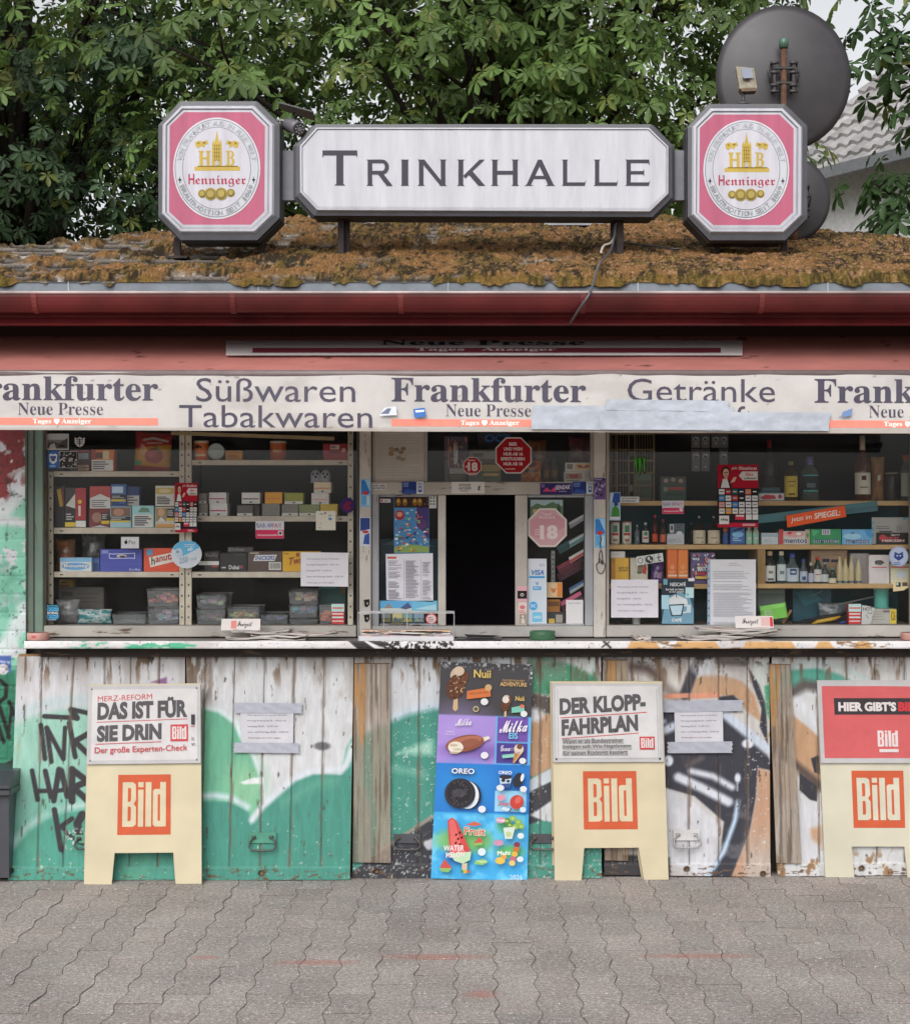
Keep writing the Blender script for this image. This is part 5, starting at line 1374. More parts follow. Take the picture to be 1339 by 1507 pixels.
def panel(label, quad, mural, joints, seed, handles, lath=None, holes=(), edge=(150, 118, 80)):
 px, py = quad_grid(quad, 1.35)
 top, bot = min(quad[0][1], quad[1][1]), max(quad[2][1], quad[3][1])
 LEAN[0], LEAN[1] = ground_Y(bot) - .006, bot
 cx = (quad[2][0]+quad[3][0])/2
 org = W(cx, bot, lean(bot)); org = (org[0], org[1], GZ)
 t = thing('shutter_panel', label, 'panel', org, group='painted shutter panels leaning under the counter')
 c = Canvas(px, py, (200, 200, 200)); mural(c)
 dep = common_wear(c, seed, joints, top, bot)
 for hx, hy in holes:
  c.ell(hx, hy, 3.6, 3.6, (30, 28, 28), .8); c.ell(hx, hy, 5.5, 5, (90, 76, 66), 1, .4); c.ell(hx, hy, 3.6, 3.6, (30, 28, 28), .8)
 Y = lean(py); P = w_np(px, py, Y)
 P[..., 1] += dep + .0025*(fbm(px*.02, py*.004, seed+7)-.5) - .007*(py > bot-19)
 for hx, hy in holes: P[..., 1] += .02*np.clip(4.2-np.hypot(px-hx, py-hy), 0, 1)
 # worn, slightly rounded ends of the boards
 P[..., 2] += .004*(fbm(px*.08, py*.0, seed+8)-.5)*smooth01(-py, -(top+6), -top)
 o = np.array(org)
 grid_mesh('boards', P - o, c.lin(), M_MURAL, t)
 b = MB(); v = [Vector(W(q[0], q[1], lean(q[1]))) - Vector(org) for q in quad]
 n = Vector((0, 1, .25)).normalized()
 def off(d): return [p + n*d for p in v]
 b.add(off(.011) + off(.034), [(3, 2, 1, 0), (4, 5, 6, 7), (0, 1, 5, 4), (1, 2, 6, 5), (2, 3, 7, 6), (3, 0, 4, 7)], edge)
 ob = b.build('backing', M_WOOD, t); bm_fix(ob)
 if lath:
  q, tone, amt = lath
  lx, ly = quad_grid(q, 1.35); c = Canvas(lx, ly, tone); m = Canvas(lx, ly, tone); mural(m)
  c.c = c.c*(1-amt) + m.c*amt
  c.wear((150, 136, 122), .40, .16, .008, seed+30, .7, .12); c.wear((96, 82, 70), .55, .3, .012, seed+31, .7, .1)
  c.blend(.8*smooth01(fbm(lx*.12, ly*.01, seed+33), .50, .56)*smooth01(-ly, -1110, -1080)*smooth01(-lx, -(q[0][0]+20), -(q[0][0]+14)), (176, 128, 76))
  for xx in (.3, .52, .74):
   jx = q[0][0]+(q[1][0]-q[0][0])*xx; c.blend(np.clip(1.0-np.abs(lx-jx-(ly-q[0][1])*(q[3][0]-q[0][0])/(q[3][1]-q[0][1])), 0, 1)*.45, (70, 60, 54))
  P = w_np(lx, ly, lean(ly)-.018); P[..., 1] += .003*(fbm(lx*.2, ly*.01, seed+36)-.5)
  lo = grid_mesh('lath_board', P - o, c.lin(), M_MURAL, t)
  b = MB(); v = [Vector(W(a, d, lean(d)-.0135)) - Vector(org) for a, d in q]
  b.add(v + [p + n*.0125 for p in v], [(3, 2, 1, 0), (4, 5, 6, 7), (0, 1, 5, 4), (1, 2, 6, 5), (2, 3, 7, 6), (3, 0, 4, 7)], (150, 112, 72)); ob = b.build('lath_core', M_WOOD, lo); bm_fix(ob)
 for h in handles: handle(t, org, *h)
 return t, org

panel('light green shutter panel with black scrawled letters beside the bin', [(26, 966), (272.5, 966), (272.5, 1294), (13, 1295)], mural1, [(63, 55), (110, 92), (155, 150), (193, 190), (235, 232)], 100, [(128, 1240, 30, 15, (60, 58, 56), (96, 150, 128))], holes=[(17, 1281)])
panel('green and white shutter panel with taped paper notice and bare handle', [(275, 965.5), (520.5, 965.5), (515, 1294), (277, 1295)], mural2, [(303, 294), (346, 337), (390, 382), (434, 426), (477, 472)], 200, [(387, 1240, 36, 20, (66, 70, 66), (74, 140, 118))], holes=[(385, 1285)])
panel('green and black shutter panel behind the ice cream poster', [(522, 962), (884, 964), (885, 1292), (519, 1292)], mural3, [(617, 616), (662, 662), (707, 707), (752, 752), (795, 795), (840, 840)], 300, [(599, 1240, 36, 17, (70, 68, 66), (70, 70, 76)), (800, 1240, 36, 17, (78, 70, 66), (66, 66, 70))],
      lath=([(521.5, 977), (574, 977), (575, 1270), (519.5, 1269)], (146, 128, 112), .45), holes=[(554, 1283)])
panel('black and tan graffiti shutter panel with white streaks and taped paper notice', [(886.5, 962), (1131.5, 964), (1133, 1290), (889, 1287)], mural4, [(930, 932), (971, 972), (1014, 1014), (1057, 1057), (1099, 1099)], 400, [(1010, 1236, 36, 20, (150, 148, 148), (190, 188, 188))],
      lath=([(888, 972), (922.5, 972), (924, 1267), (890, 1266)], (150, 120, 84), .4), holes=[(1010, 1279), (1122, 1286)], edge=(120, 96, 66))
panel('white and tan graffiti shutter panel with grey lath board behind the red topped stand', [(1135, 962), (1400, 962), (1404, 1287), (1144, 1289)], mural5, [(1202, 1206), (1245, 1248), (1287, 1290), (1330, 1332)], 500, [],
      lath=([(1131, 978), (1163, 979), (1179, 1271), (1142, 1270)], (152, 140, 128), .35), holes=[(1267, 1278)], edge=(160, 126, 84))

# ------------------------------------------------------------------ things stood or taped in front of the panels
def local_frame(quad, Y):
 """TL,TR,BR,BL photo corners + depth at top and bottom -> function (u,v,lift) in world units; v runs down"""
 a = [Vector(W(p[0], p[1], y)) for p, y in zip(quad, (Y[0], Y[0], Y[1], Y[1]))]
 n = (a[1]-a[0]).cross(a[3]-a[0]).normalized()
 if n.y > 0: n = -n
 def f(u, v, lift=0.0):
  return (a[0]*(1-u)+a[1]*u)*(1-v) + (a[3]*(1-u)+a[2]*u)*v + n*lift
 return f, n

class Sheet:
 """flat printed thing: shapes placed in its own 0..1 by 0..1 frame, v down, each a hair above the last"""
 def __init__(s, frame, org): s.f = frame; s.o = Vector(org); s.b = MB(); s.k = 0; s.step = .00022; s.base = .0008
 def poly(s, pts, col, mat=0):
  s.k += 1; a = sum(pts[i][0]*pts[(i+1) % len(pts)][1] - pts[(i+1) % len(pts)][0]*pts[i][1] for i in range(len(pts)))
  if a > 0: pts = pts[::-1]
  s.b.add([s.f(u, v, s.base + s.k*s.step) - s.o for u, v in pts], [tuple(range(len(pts)))], col, mat); return s
 def rect(s, x0, y0, x1, y1, col): return s.poly([(x0, y0), (x1, y0), (x1, y1), (x0, y1)], col)
 def ell(s, cx, cy, rx, ry, col, n=26, a0=0, rot=0):
  P = []
  for i in range(n):
   t = 2*math.pi*i/n; x, y = rx*math.cos(t), ry*math.sin(t); P.append((cx + x*math.cos(rot)-y*math.sin(rot), cy + x*math.sin(rot)+y*math.cos(rot)))
  return s.poly(P, col)
 def line(s, pts, w, col, asp=1.0):
  for (ax, ay), (bx, by) in zip(pts[:-1], pts[1:]):
   dx, dy = bx-ax, (by-ay)/asp; l = math.hypot(dx, dy) or 1; nx, ny = -dy/l*w/2, dx/l*w/2*asp
   s.poly([(ax+nx, ay+ny), (bx+nx, by+ny), (bx-nx, by-ny), (ax-nx, ay-ny)], col)
  return s
 def text(s, t, x0, y0, x1, y1, col, st='sans', skew=0.0, rise=0.0):
  s.k += 1; v, f = text_geo(t, st)
  if len(v): s.b.add([s.f(x0+(x1-x0)*a + skew*(y1-y0)*q, y1+(y0-y1)*q + rise*a, s.base + s.k*s.step) - s.o for a, q in v], f, col)
  return s
 def build(s, name, mat, parent): return s.b.build(name, mat, parent)

def slab_from(frame, org, outline, d0, d1, col):
 b = MB(); o = Vector(org); n = len(outline)
 v = [frame(u, w, d0)-o for u, w in outline] + [frame(u, w, d1)-o for u, w in outline]
 b.add(v, [tuple(range(n)), tuple(range(2*n-1, n-1, -1))] + [(k, (k+1) % n, n+(k+1) % n, n+k) for k in range(n)], col)
 return b

M_BOARD = peel_mat('cream_sheet_metal', (130, 108, 84), .735, (1, 1, 1), .5, 7, .72, .88)
CREAM = (208, 196, 166)
def bild(S, x0, y0, x1, y1, bg, fg, frame=False):
 """the paper's square logo in tall condensed letters"""
 S.rect(x0, y0, x1, y1, bg)
 u = lambda x: x0+(x1-x0)*x; v = lambda y: y0+(y1-y0)*y
 # B
 def pl(pts, c=fg): S.poly([(u(a), v(b)) for a, b in pts], c)
 pl([(.09, .125), (.28, .125), (.335, .16), (.345, .42), (.30, .485), (.345, .54), (.345, .83), (.29, .865), (.09, .865)])
 pl([(.19, .22), (.235, .22), (.25, .24), (.25, .42), (.235, .45), (.19, .45)], bg); pl([(.19, .53), (.235, .53), (.25, .55), (.25, .74), (.235, .77), (.19, .77)], bg)
 pl([(.385, .125), (.485, .125), (.485, .21), (.385, .21)]); pl([(.385, .25), (.485, .25), (.485, .865), (.385, .865)])
 pl([(.525, .125), (.635, .125), (.635, .865), (.525, .865)])
 pl([(.80, .125), (.91, .125), (.91, .865), (.70, .865), (.665, .83), (.665, .27), (.70, .24), (.80, .24)]); pl([(.765, .33), (.80, .33), (.80, .77), (.765, .77), (.755, .75), (.755, .35)], bg)

def stand(label, quad, poster, decor, logo, cut, back=True, cream=CREAM):
 yb = ground_Y((quad[2][1]+quad[3][1])/2); Y = (max(yb+.03, -.142), yb)
 org = W((quad[2][0]+quad[3][0])/2, quad[2][1], Y[1]); org = (org[0], org[1], GZ)
 t = thing('newspaper_stand', label, 'stand', org, group='cream newspaper stands on the pavement')
 f, n = local_frame(quad, Y)
 outline = [(0, 0), (1, 0), (1, 1), (cut[3], 1), (cut[2], cut[4]), (cut[1], cut[4]), (cut[0], 1), (0, 1)]
 ob = slab_from(f, org, outline, 0, -.012, cream).build('front_board', M_BOARD, t); bm_fix(ob)
 if back:
  sh = lambda u, v, l=0: f(u, v, l) + Vector((-.008, .0, 0)) + Vector((0, .015+.02*v, 0))
  ob = slab_from(sh, org, outline, 0, -.012, tuple(q-12 for q in cream)).build('back_board', M_BOARD, t); bm_fix(ob)
 S = Sheet(f, org); bild(S, *logo, (206, 96, 64), tuple(min(255, q+6) for q in cream)); S.build('logo', M_POSTER, t)
 fr = slab_from(f, org, [(poster[0], poster[1]), (poster[2], poster[1]), (poster[2], poster[3]), (poster[0], poster[3])], .012, .0006, (196, 194, 196)).build('poster_frame', M_POSTER, t); bm_fix(fr)
 S = Sheet(f, org); S.base = .0125
 g = lambda u, v: (poster[0]+(poster[2]-poster[0])*u, poster[1]+(poster[3]-poster[1])*v)
 class G:   # poster coordinates inside the frame
  def rect(_, x0, y0, x1, y1, c): S.rect(*g(x0, y0), *g(x1, y1), c)
  def text(_, s, x0, y0, x1, y1, c, st='sans', skew=0, rise=0): S.text(s, *g(x0, y0), *g(x1, y1), c, st, skew, rise)
  def poly(_, pts, c): S.poly([g(*p) for p in pts], c)
  def logo(_, x0, y0, x1, y1, a, b_): bild(S, *g(x0, y0), *g(x1, y1), a, b_)
  def ell(_, cx, cy, rx, ry, c): S.ell(*g(cx, cy), rx, ry, c, 12)
 decor(G()); S.build('poster', M_POSTER, t)
 return t

INK = (92, 90, 94); RED = (206, 82, 84)
def dec1(G):
 G.rect(.035, .05, .97, .955, (216, 213, 214))
 for x in (.03, .965):
  for y in (.045, .955): G.ell(x, y, .008, .005, (120, 118, 116))
 G.text('MERZ-REFORM', .085, .135, .57, .205, RED, 'sans', 0, -.01)
 G.text('DAS IST FÜR', .085, .17, .885, .44, INK, 'heavy', 0, -.01); G.poly([(.08, .462), (.885, .432), (.885, .44), (.08, .47)], RED)
 G.text('SIE DRIN', .085, .51, .655, .72, INK, 'heavy', 0, -.01); G.poly([(.075, .742), (.655, .718), (.655, .727), (.075, .751)], RED)
 G.logo(.735, .505, .89, .72, RED, (222, 214, 214)); G.text('Der große Experten-Check', .07, .785, .885, .885, RED, 'semi', 0, -.01)
 G.text('1', .918, .38, .95, .51, (70, 68, 72), 'bold'); G.rect(.915, .525, .95, .535, RED); G.text('it', .92, .66, .945, .71, (120, 118, 120)); G.text('st', .92, .74, .955, .775, (120, 118, 120))
def dec2(G):
 G.rect(.03, .03, .965, .955, (215, 213, 214))
 for x in (.03, .965): G.ell(x, .96, .009, .006, (60, 58, 56))
 G.rect(.045, .07, .05, .95, (176, 174, 176)); G.rect(.95, .07, .956, .95, (176, 174, 176)); G.rect(.05, .945, .95, .951, (184, 182, 184))
 G.text('DER KLOPP-', .065, .185, .85, .40, INK, 'heavy', .0, -.025); G.poly([(.07, .43), (.86, .36), (.86, .37), (.07, .44)], RED)
 G.text('FAHRPLAN', .08, .455, .775, .665, INK, 'heavy', .0, -.025); G.poly([(.08, .695), (.78, .625), (.78, .634), (.08, .704)], RED)
 for k, (s, x1) in enumerate((('Wann er als Bundestrainer', .64), ('loslegen soll. Wie Nagelsmann', .71), ('für seinen Rücktritt kassiert', .675))):
  G.rect(.085, .705+k*.075, x1, .765+k*.075, (176, 174, 174)); G.text(s, .09, .705+k*.075, x1-.005, .765+k*.075, (84, 82, 86), 'semi', 0, -.006)
 G.logo(.785, .675, .92, .84, (205, 78, 80), (220, 212, 212))
def dec3(G):
 G.rect(.03, .07, .99, .94, (212, 102, 104)); G.poly([(.03, .07), (.2, .062), (.7, .075), (.99, .06), (.99, .04), (.03, .04)], (200, 196, 198))
 G.rect(.115, .215, .80, .415, (64, 58, 62)); G.text('HIER GIBT\'S', .145, .26, .565, .375, (226, 216, 216), 'heavy'); G.text('BILD!', .58, .26, .77, .375, (214, 62, 70), 'heavy')
 G.logo(.405, .575, .585, .835, (212, 102, 104), (228, 216, 216)); G.rect(.43, .83, .57, .868, (226, 214, 214))

# corner order TL TR BR BL
stand('cream newspaper stand with white poster headed DAS IST FÜR SIE DRIN', [(132, 1008), (296, 1006), (297, 1300.5), (124, 1302)], (-.0, .005, 1.0, .40), dec1, (.275, .455, .735, .755), (.235, .255, .76, .78, .845))
stand('cream newspaper stand with slanted grey headline and three lines of small print', [(812, 1003), (974, 1003), (983.5, 1294.5), (816, 1296)], (.0, .01, .99, .405), dec2, (.265, .452, .742, .745), (.235, .265, .745, .785, .838))
stand('cream newspaper stand with red poster in its upper half at the right edge', [(1201, 1001), (1404, 1001), (1412, 1291), (1214, 1291)], (.0, .0, 1.0, .42), dec3, (.225, .46, .605, .75), (.215, .205, .595, .61, .845), cream=(208, 202, 182))

# the ice cream poster board
def poster_board():
 q = [(649, 973.5), (783.5, 978), (775.5, 1296), (634, 1292.5)]; Y = (-.10, ground_Y(1294.5)-.004)
 org = W(705, 1295, Y[1]); org = (org[0], org[1], GZ)
 t = thing('ice_cream_poster', 'tall ice cream price poster board in black, purple and blue bands', 'poster', org)
 f, n = local_frame(q, Y)
 ob = slab_from(f, org, [(0, 0), (1, 0), (1, 1), (0, 1)], 0, -.005, (150, 190, 220)).build('board', M_CARD, t); bm_fix(ob)
 # printed background, with worn rim at the top
 nu, nv = 110, 250; u, v = np.meshgrid(np.linspace(0.0, 1.0, nu), np.linspace(1, 0, nv))
 c = Canvas(u*135, v*318, (70, 160, 220)); XX, YY = c.X, c.Y
 c.rect(-5, -5, 140, 78, (62, 60, 64), .4)
 c.rect(-5, 78, 84, 149, (158, 132, 204), .5); c.ell(30, 95, 40, 30, (176, 150, 216), 20, .5); c.ell(54, 130, 34, 8, (92, 66, 140), 8, .7)
 c.rect(84, 78, 140, 149, (96, 176, 228), .5); c.rect(86, 79, 131, 115, (110, 78, 162), .4); c.rect(86, 117, 131, 147, (74, 58, 140), .4)
 c.rect(-5, 149, 140, 221, (34, 116, 196), .5); c.ell(40, 185, 40, 30, (52, 146, 216), 20, .7)
 c.rect(86, 187, 131, 218, (150, 206, 234), .5)
 c.rect(-5, 221, 140, 325, (64, 166, 222), .6); c.wear((120, 204, 236), .52, .05, .05, 5, smooth01(YY, 221, 226)*.8, .2)
 for cx, cy in ((30, 262), (60, 262)): c.ell(cx, cy, 26, 16, (124, 186, 104), 6, .9)
 c.ell(32, 287, 14, 9, (40, 110, 190), 5, .8); c.rect(86, 223, 130, 258, (96, 188, 224), .5); c.ell(100, 238, 9, 10, (84, 176, 128), 4); c.rect(86, 260, 130, 295, (84, 172, 224), .5); c.ell(110, 276, 18, 9, (98, 184, 110), 4)
 c.wear((210, 210, 214), .62, .3, .3, 15, smooth01(-YY, -14, -2)*.8, .04); c.wear((200, 200, 206), .63, .3, .3, 25, smooth01(XX, 128, 134)*smooth01(-YY, -50, -20), .04)
 P = np.array([[tuple(f(a, b_, .0012)) for a, b_ in zip(ru, rv)] for ru, rv in zip(u, v)])
 P[..., 1] -= .004*np.sin(v*7)*np.sin(u*3.0)*.5 + .0014
 grid_mesh('print', P - np.array(org), c.lin(), vmat('glossy_print', .45, .3, nscale=8, namt=.08, gain=.86), t)
 S = Sheet(f, org); S.base = .0075; S.step = .00012
 A = 135/318.
 def E(cx, cy, rx, ry, col, rot=0, n=24):
  P = []
  for i in range(n):
   t_ = 2*math.pi*i/n; x, y = rx*math.cos(t_), ry*math.sin(t_); P.append(((cx + x*math.cos(rot)-y*math.sin(rot))/135, (cy + x*math.sin(rot)+y*math.cos(rot))/318))
  S.poly(P, col)
 def Po(pts, col): S.poly([(a/135, b/318) for a, b in pts], col)
 def T(s, x0, y0, x1, y1, col, st='sans', sk=0, rise=0): S.text(s, x0/135, y0/318, x1/135, y1/318, col, st, sk, rise/318)
 rr = random.Random(2)
 # nutty ice cream bars
 def bar(x, y, k, m):
  Po([(x-3*k, y+22*k), (x+3*k, y+22*k), (x+4*k, y+40*k), (x, y+44*k), (x-4*k, y+40*k)], (206, 178, 140))
  E(x+2*k, y-12*k, 12*k, 13*k, (206, 186, 164), .2); E(x-1*k, y+6*k, 14*k, 20*k, (98, 64, 50), .25); E(x+8*k, y-6*k, 9*k, 15*k, (110, 72, 54), .5)
  for i in range(m):
   a = rr.uniform(0, 6.28); q = rr.random()**.5; E(x+2*k+12*k*q*math.cos(a), y+4*k+20*k*q*math.sin(a), 1.5*k, 1.1*k, rr.choice([(196, 160, 118), (146, 98, 66), (70, 44, 36)]), a, 7)
 bar(24, 31, .95, 46); bar(97, 58, .48, 16)
 E(27, 13, 8, 7, (214, 192, 170), 0); E(97, 53, 5, 5, (224, 216, 206))
 T('Nuii', 49, 10, 74, 22, (222, 190, 110), 'bold'); Po([(40, 42), (74, 35), (75, 49), (40, 54)], (208, 120, 72)); E(71, 36, 5, 5, (206, 168, 120)); T('salted almond', 43, 44, 70, 47, (120, 60, 36), 'sans', 0, -3)
 E(66, 57, 5.5, 5, (226, 226, 228)); E(54, 68, 4.4, 4.4, (196, 178, 132)); E(54, 68, 2.8, 2.8, (90, 86, 78))
 T('CHOOSE YOUR NEXT', 91, 23, 124, 26, (206, 164, 110), 'semi'); T('ADVENTURE', 88, 27, 127, 33, (222, 182, 124), 'bold'); T('Nuii', 111, 47, 124, 54, (222, 190, 110), 'bold'); Po([(106, 64), (124, 60), (125, 70), (106, 72)], (126, 196, 180)); E(121, 62, 3, 3, (220, 120, 90)); E(124, 73, 5, 4.5, (226, 226, 228))
 # purple row
 T('Milka', 25, 83, 48, 94, (236, 232, 240), 'script', .3, -2); T('VANILLE', 12, 101, 24, 103.5, (230, 222, 240)); T('Caramel', 11, 104.5, 25, 107, (230, 222, 240))
 Po([(64, 110), (74, 107), (76, 111), (66, 116)], (226, 218, 200)); E(40, 119, 28, 12, (140, 84, 66), -.22); E(40, 116, 25, 7, (176, 112, 90), -.22); E(47, 118, 14, 6, (150, 92, 74), -.22); E(27, 125, 11, 8.5, (230, 222, 206)); E(24, 122, 6, 2.2, (198, 182, 160)); E(30, 128, 7, 2, (206, 190, 170)); E(25, 133, 7, 1.6, (190, 170, 150))
 E(69, 135.5, 5.5, 5, (226, 226, 232))
 T('Milka', 89, 84, 129, 102, (240, 236, 244), 'script', .25, -3); T('EIS', 103, 101, 116, 110, (120, 200, 230), 'bold'); T('Genuss', 91, 120, 110, 129, (220, 214, 236), 'script', .3, -1)
 Po([(94, 134), (118, 131), (119, 136), (95, 139)], (146, 206, 190)); Po([(112, 127), (124, 129), (112, 146), (110, 145)], (206, 160, 110)); E(118, 125, 7, 7.5, (222, 206, 190)); E(119, 121, 4, 4, (120, 80, 62)); E(124, 142, 5, 4.5, (226, 226, 232))
 for i in range(5): S.line([((113+i*2)/135, (128+i*.3)/318), ((111.5+i*.6)/135, (144-i*2.5)/318)], .004, (160, 112, 70), A)
 # the round biscuit
 T('OREO', 22, 155, 56, 164, (20, 36, 90), 'heavy'); T('OREO', 22.6, 155.4, 55.4, 163.4, (236, 238, 244), 'bold')
 E(50, 194, 16, 20, (40, 42, 52), -.15); E(46, 194, 17, 20.5, (222, 228, 236), -.15); E(41, 193, 17, 21, (150, 168, 190), -.15); E(36, 192, 22, 22, (44, 42, 48), 0, 40); E(35, 191.5, 19.5, 19.5, (66, 62, 68), 0, 36); E(35, 191.5, 18, 18, (48, 46, 52), 0, 36); E(35, 191.5, 9, 6, (74, 70, 76), 0)
 for i in range(28):
  a = i*2.4; q = 6+ (i % 4)*3.4; E(35+q*math.cos(a), 191.5+q*math.sin(a), 1.9, 1.1, (84, 80, 86), a, 7)
 for i in range(36): a = i*math.pi/18; E(36+21*math.cos(a), 192+21*math.sin(a), 1.0, .7, (86, 82, 88), a, 6)
 E(68, 214, 5.5, 5, (226, 228, 234))
 T('OREO', 90, 157, 109, 162, (236, 238, 244), 'bold'); Po([(91, 166), (109, 166), (106, 182), (94, 182)], (196, 214, 230)); E(100, 166, 9, 3.2, (52, 52, 60)); E(97, 171, 3, 2.4, (50, 50, 60)); E(104, 172, 2.4, 2, (50, 50, 60)); Po([(94, 176), (107, 175), (106, 182), (95, 182)], (60, 90, 150)); E(118, 170, 7, 11, (50, 50, 58), .3); E(124, 166, 2.4, 6, (226, 230, 236), .2); E(93, 182, 5.5, 4.5, (224, 226, 232)); E(126, 183, 5, 4.5, (224, 226, 232))
 E(117, 202, 9.5, 10.5, (196, 70, 64), .5); E(119, 199, 4, 6, (216, 104, 94), .5); S.line([(110/135, 211/318), (106/135, 219/318)], .016, (90, 110, 140), A); E(95, 196, 6, 4.5, (218, 150, 176)); T('Zoom', 90, 202, 106, 208, (206, 60, 66), 'ital'); T('flip', 96, 210, 107, 216, (230, 236, 240), 'ital'); E(126, 213, 4.5, 4, (206, 226, 238))
 # melon lolly
 Po([(43, 294), (50, 293), (50, 306), (47, 309), (43, 306)], (216, 196, 160)); Po([(20, 232), (26, 227), (33, 232), (55, 278), (54, 288), (44, 294), (32, 290), (25, 280)], (206, 78, 78)); Po([(22, 234), (26, 229), (30, 233), (45, 280), (36, 284), (28, 280)], (222, 108, 104)); Po([(25, 280), (55, 276), (54, 288), (44, 294), (32, 290)], (192, 222, 186))
 for sx, sy in ((33, 252), (38, 249), (36, 258), (41, 256), (33, 264), (39, 266)): E(sx, sy, 1.4, 2.2, (54, 30, 30), .4, 8)
 T('Fruit', 44, 240, 74, 252, (250, 246, 240), 'heavy', 0, 1); T('Fruit', 44.5, 240.5, 73.5, 251.5, (206, 110, 70), 'bold', 0, 1); Po([(46, 237), (58, 232), (70, 236), (58, 239)], (206, 104, 84))
 T('WATER', 16, 268, 45, 276, (240, 226, 226), 'bold', 0, -1); T('MELON', 20, 278, 46, 286, (240, 226, 226), 'bold', 0, -2)
 Po([(58, 264), (66, 254), (71, 262)], (210, 92, 84)); Po([(58, 264), (71, 262), (70, 266), (59, 267)], (150, 196, 110)); Po([(12, 300), (18, 288), (29, 300), (20, 304)], (206, 88, 82)); Po([(11, 301), (29, 301), (24, 307), (14, 306)], (140, 190, 110))
 E(70, 276, 5.5, 5.5, (222, 234, 240)); Po([(60, 290), (72, 286), (80, 290), (72, 295), (61, 294)], (150, 200, 110)); T('Vegan', 63, 288, 77, 292, (230, 240, 220), 'semi')
 for i, cc in enumerate(((64, 140, 90), (150, 186, 90), (220, 190, 80), (214, 130, 70), (206, 80, 70))): Po([(42+i*2.4, 303), (44.4+i*2.4, 303), (44.4+i*2.4, 307), (42+i*2.4, 307)], cc)
 Po([(41, 301), (55, 301), (55, 309), (41, 309)], (222, 230, 232)) if False else None
 for cx, cy in ((104, 230), (112, 226), (120, 231), (108, 236), (124, 237), (116, 238)): E(cx, cy, 4.6, 4.2, rr.choice([(120, 160, 66), (146, 182, 84), (100, 142, 60)])); E(cx, cy, 2, 1.8, (176, 204, 120))
 Po([(99, 240), (116, 238), (112, 256), (102, 256)], (214, 226, 214)); E(107, 249, 4, 4, (196, 206, 150)); E(95, 229, 7, 4.5, (206, 150, 176)); T('Fruit', 90, 227, 101, 231, (240, 236, 236), 'bold'); E(124, 251, 4.6, 4.2, (222, 232, 238))
 for i, (cx, cy) in enumerate(((119, 264), (118, 271), (116, 278), (114, 285), (113, 291))): E(cx, cy, 4.4, 4.0, [(140, 60, 80), (206, 120, 60), (226, 186, 80), (200, 110, 130), (226, 200, 120)][i])
 E(96, 288, 7, 5, (224, 190, 84)); E(101, 282, 4, 3.5, (226, 160, 80)); E(93, 262, 7, 4.5, (206, 150, 176)); T('Multi', 92, 274, 110, 280, (240, 244, 236), 'bold', 0, -1); E(124, 285, 4.6, 4.2, (222, 232, 238))
 T('2026', 110, 308, 128, 315, (206, 224, 240), 'sans')
 S.build('artwork', M_POSTER, t)
poster_board()

# two paper notices, each held by two strips of grey tape on a panel
NOTICE = ['Öffnungszeiten ab dem 01.06.2026', 'Montag-Freitag 06.30 - 18.00 Uhr', 'Samstag 08.30 - 15.00 Uhr', 'Sonn- und Feiertage 08.00 - 13.00 Uhr', 'Änderungen ab 13.30 möglich']
def small_notice(S, lines, x0=.13, red=()):
 for i, s in enumerate(lines):
  y = .10 + i*.82/len(lines); w = .0245*len(s)
  S.text(s, x0, y, min(.92, x0+w*.95), y+.055, (150, 72, 90) if i in red else (98, 96, 112), 'sans')
def taped(label, pq, tapes, bot):
 LEAN[0], LEAN[1] = ground_Y(bot) - .006, bot
 org = Vector(W(pq[0][0], pq[2][1], lean(pq[2][1])-.006))
 f, n = local_frame(pq, (lean(pq[0][1])-.012, lean(pq[2][1])-.012))
 S = Sheet(f, org); ob = slab_from(f, org, [(0, 0), (1, 0), (1, 1), (0, 1)], .0004, -.0004, (206, 205, 212))
 S.b = ob; S.step = .0002; small_notice(S, NOTICE, .13, (4,)); o = S.b.build('paper_notice', M_POSTER, None, org); tag(o, label[0], 'notice', 'opening hours notices')
 for lb, q in tapes:
  f2, n2 = local_frame(q, (lean(q[0][1])-.015, lean(q[2][1])-.015)); og = Vector(W(q[3][0], q[3][1], lean(q[3][1])-.015))
  nu = 40; rows = 9; P = np.empty((rows, nu, 3)); C = np.empty((rows, nu, 3)); C[:] = lin((166, 168, 180))
  for i in range(rows):
   for j in range(nu):
    e = .012*math.sin(i*2.1+q[0][0])*(1 if j in (0, nu-1) else 0)
    P[i, j] = f2(j/(nu-1)+e, 1-i/(rows-1), .0012*math.sin(j*.7+i*.9)*math.sin(j*.23))
  o = grid_mesh('tape_strip', P - np.array(og), C, M_TAPE, None, True, og); tag(o, lb, 'tape', 'grey tape strips on the panels')
taped(('paper notice taped to the green and white panel',), [(354, 1046), (432.5, 1046), (431.5, 1097), (356, 1097)],
      [('grey tape strip along the top of the notice on the green and white panel', [(345, 1034), (445, 1035), (444, 1050), (345, 1049.5)]), ('grey tape strip under the notice on the green and white panel', [(345, 1093), (440, 1093.5), (440, 1108.5), (344, 1107.5)])], 1295)
taped(('paper notice taped to the black graffiti panel',), [(992, 1047), (1063, 1046), (1064, 1096), (993, 1096)],
      [('grey tape strip along the top of the notice on the black graffiti panel', [(974, 1032), (1093, 1030), (1092, 1046.5), (974, 1048.5)]), ('grey tape strip under the notice on the black graffiti panel', [(982, 1092), (1077.5, 1091), (1076.5, 1108), (982, 1108.5)])], 1290)

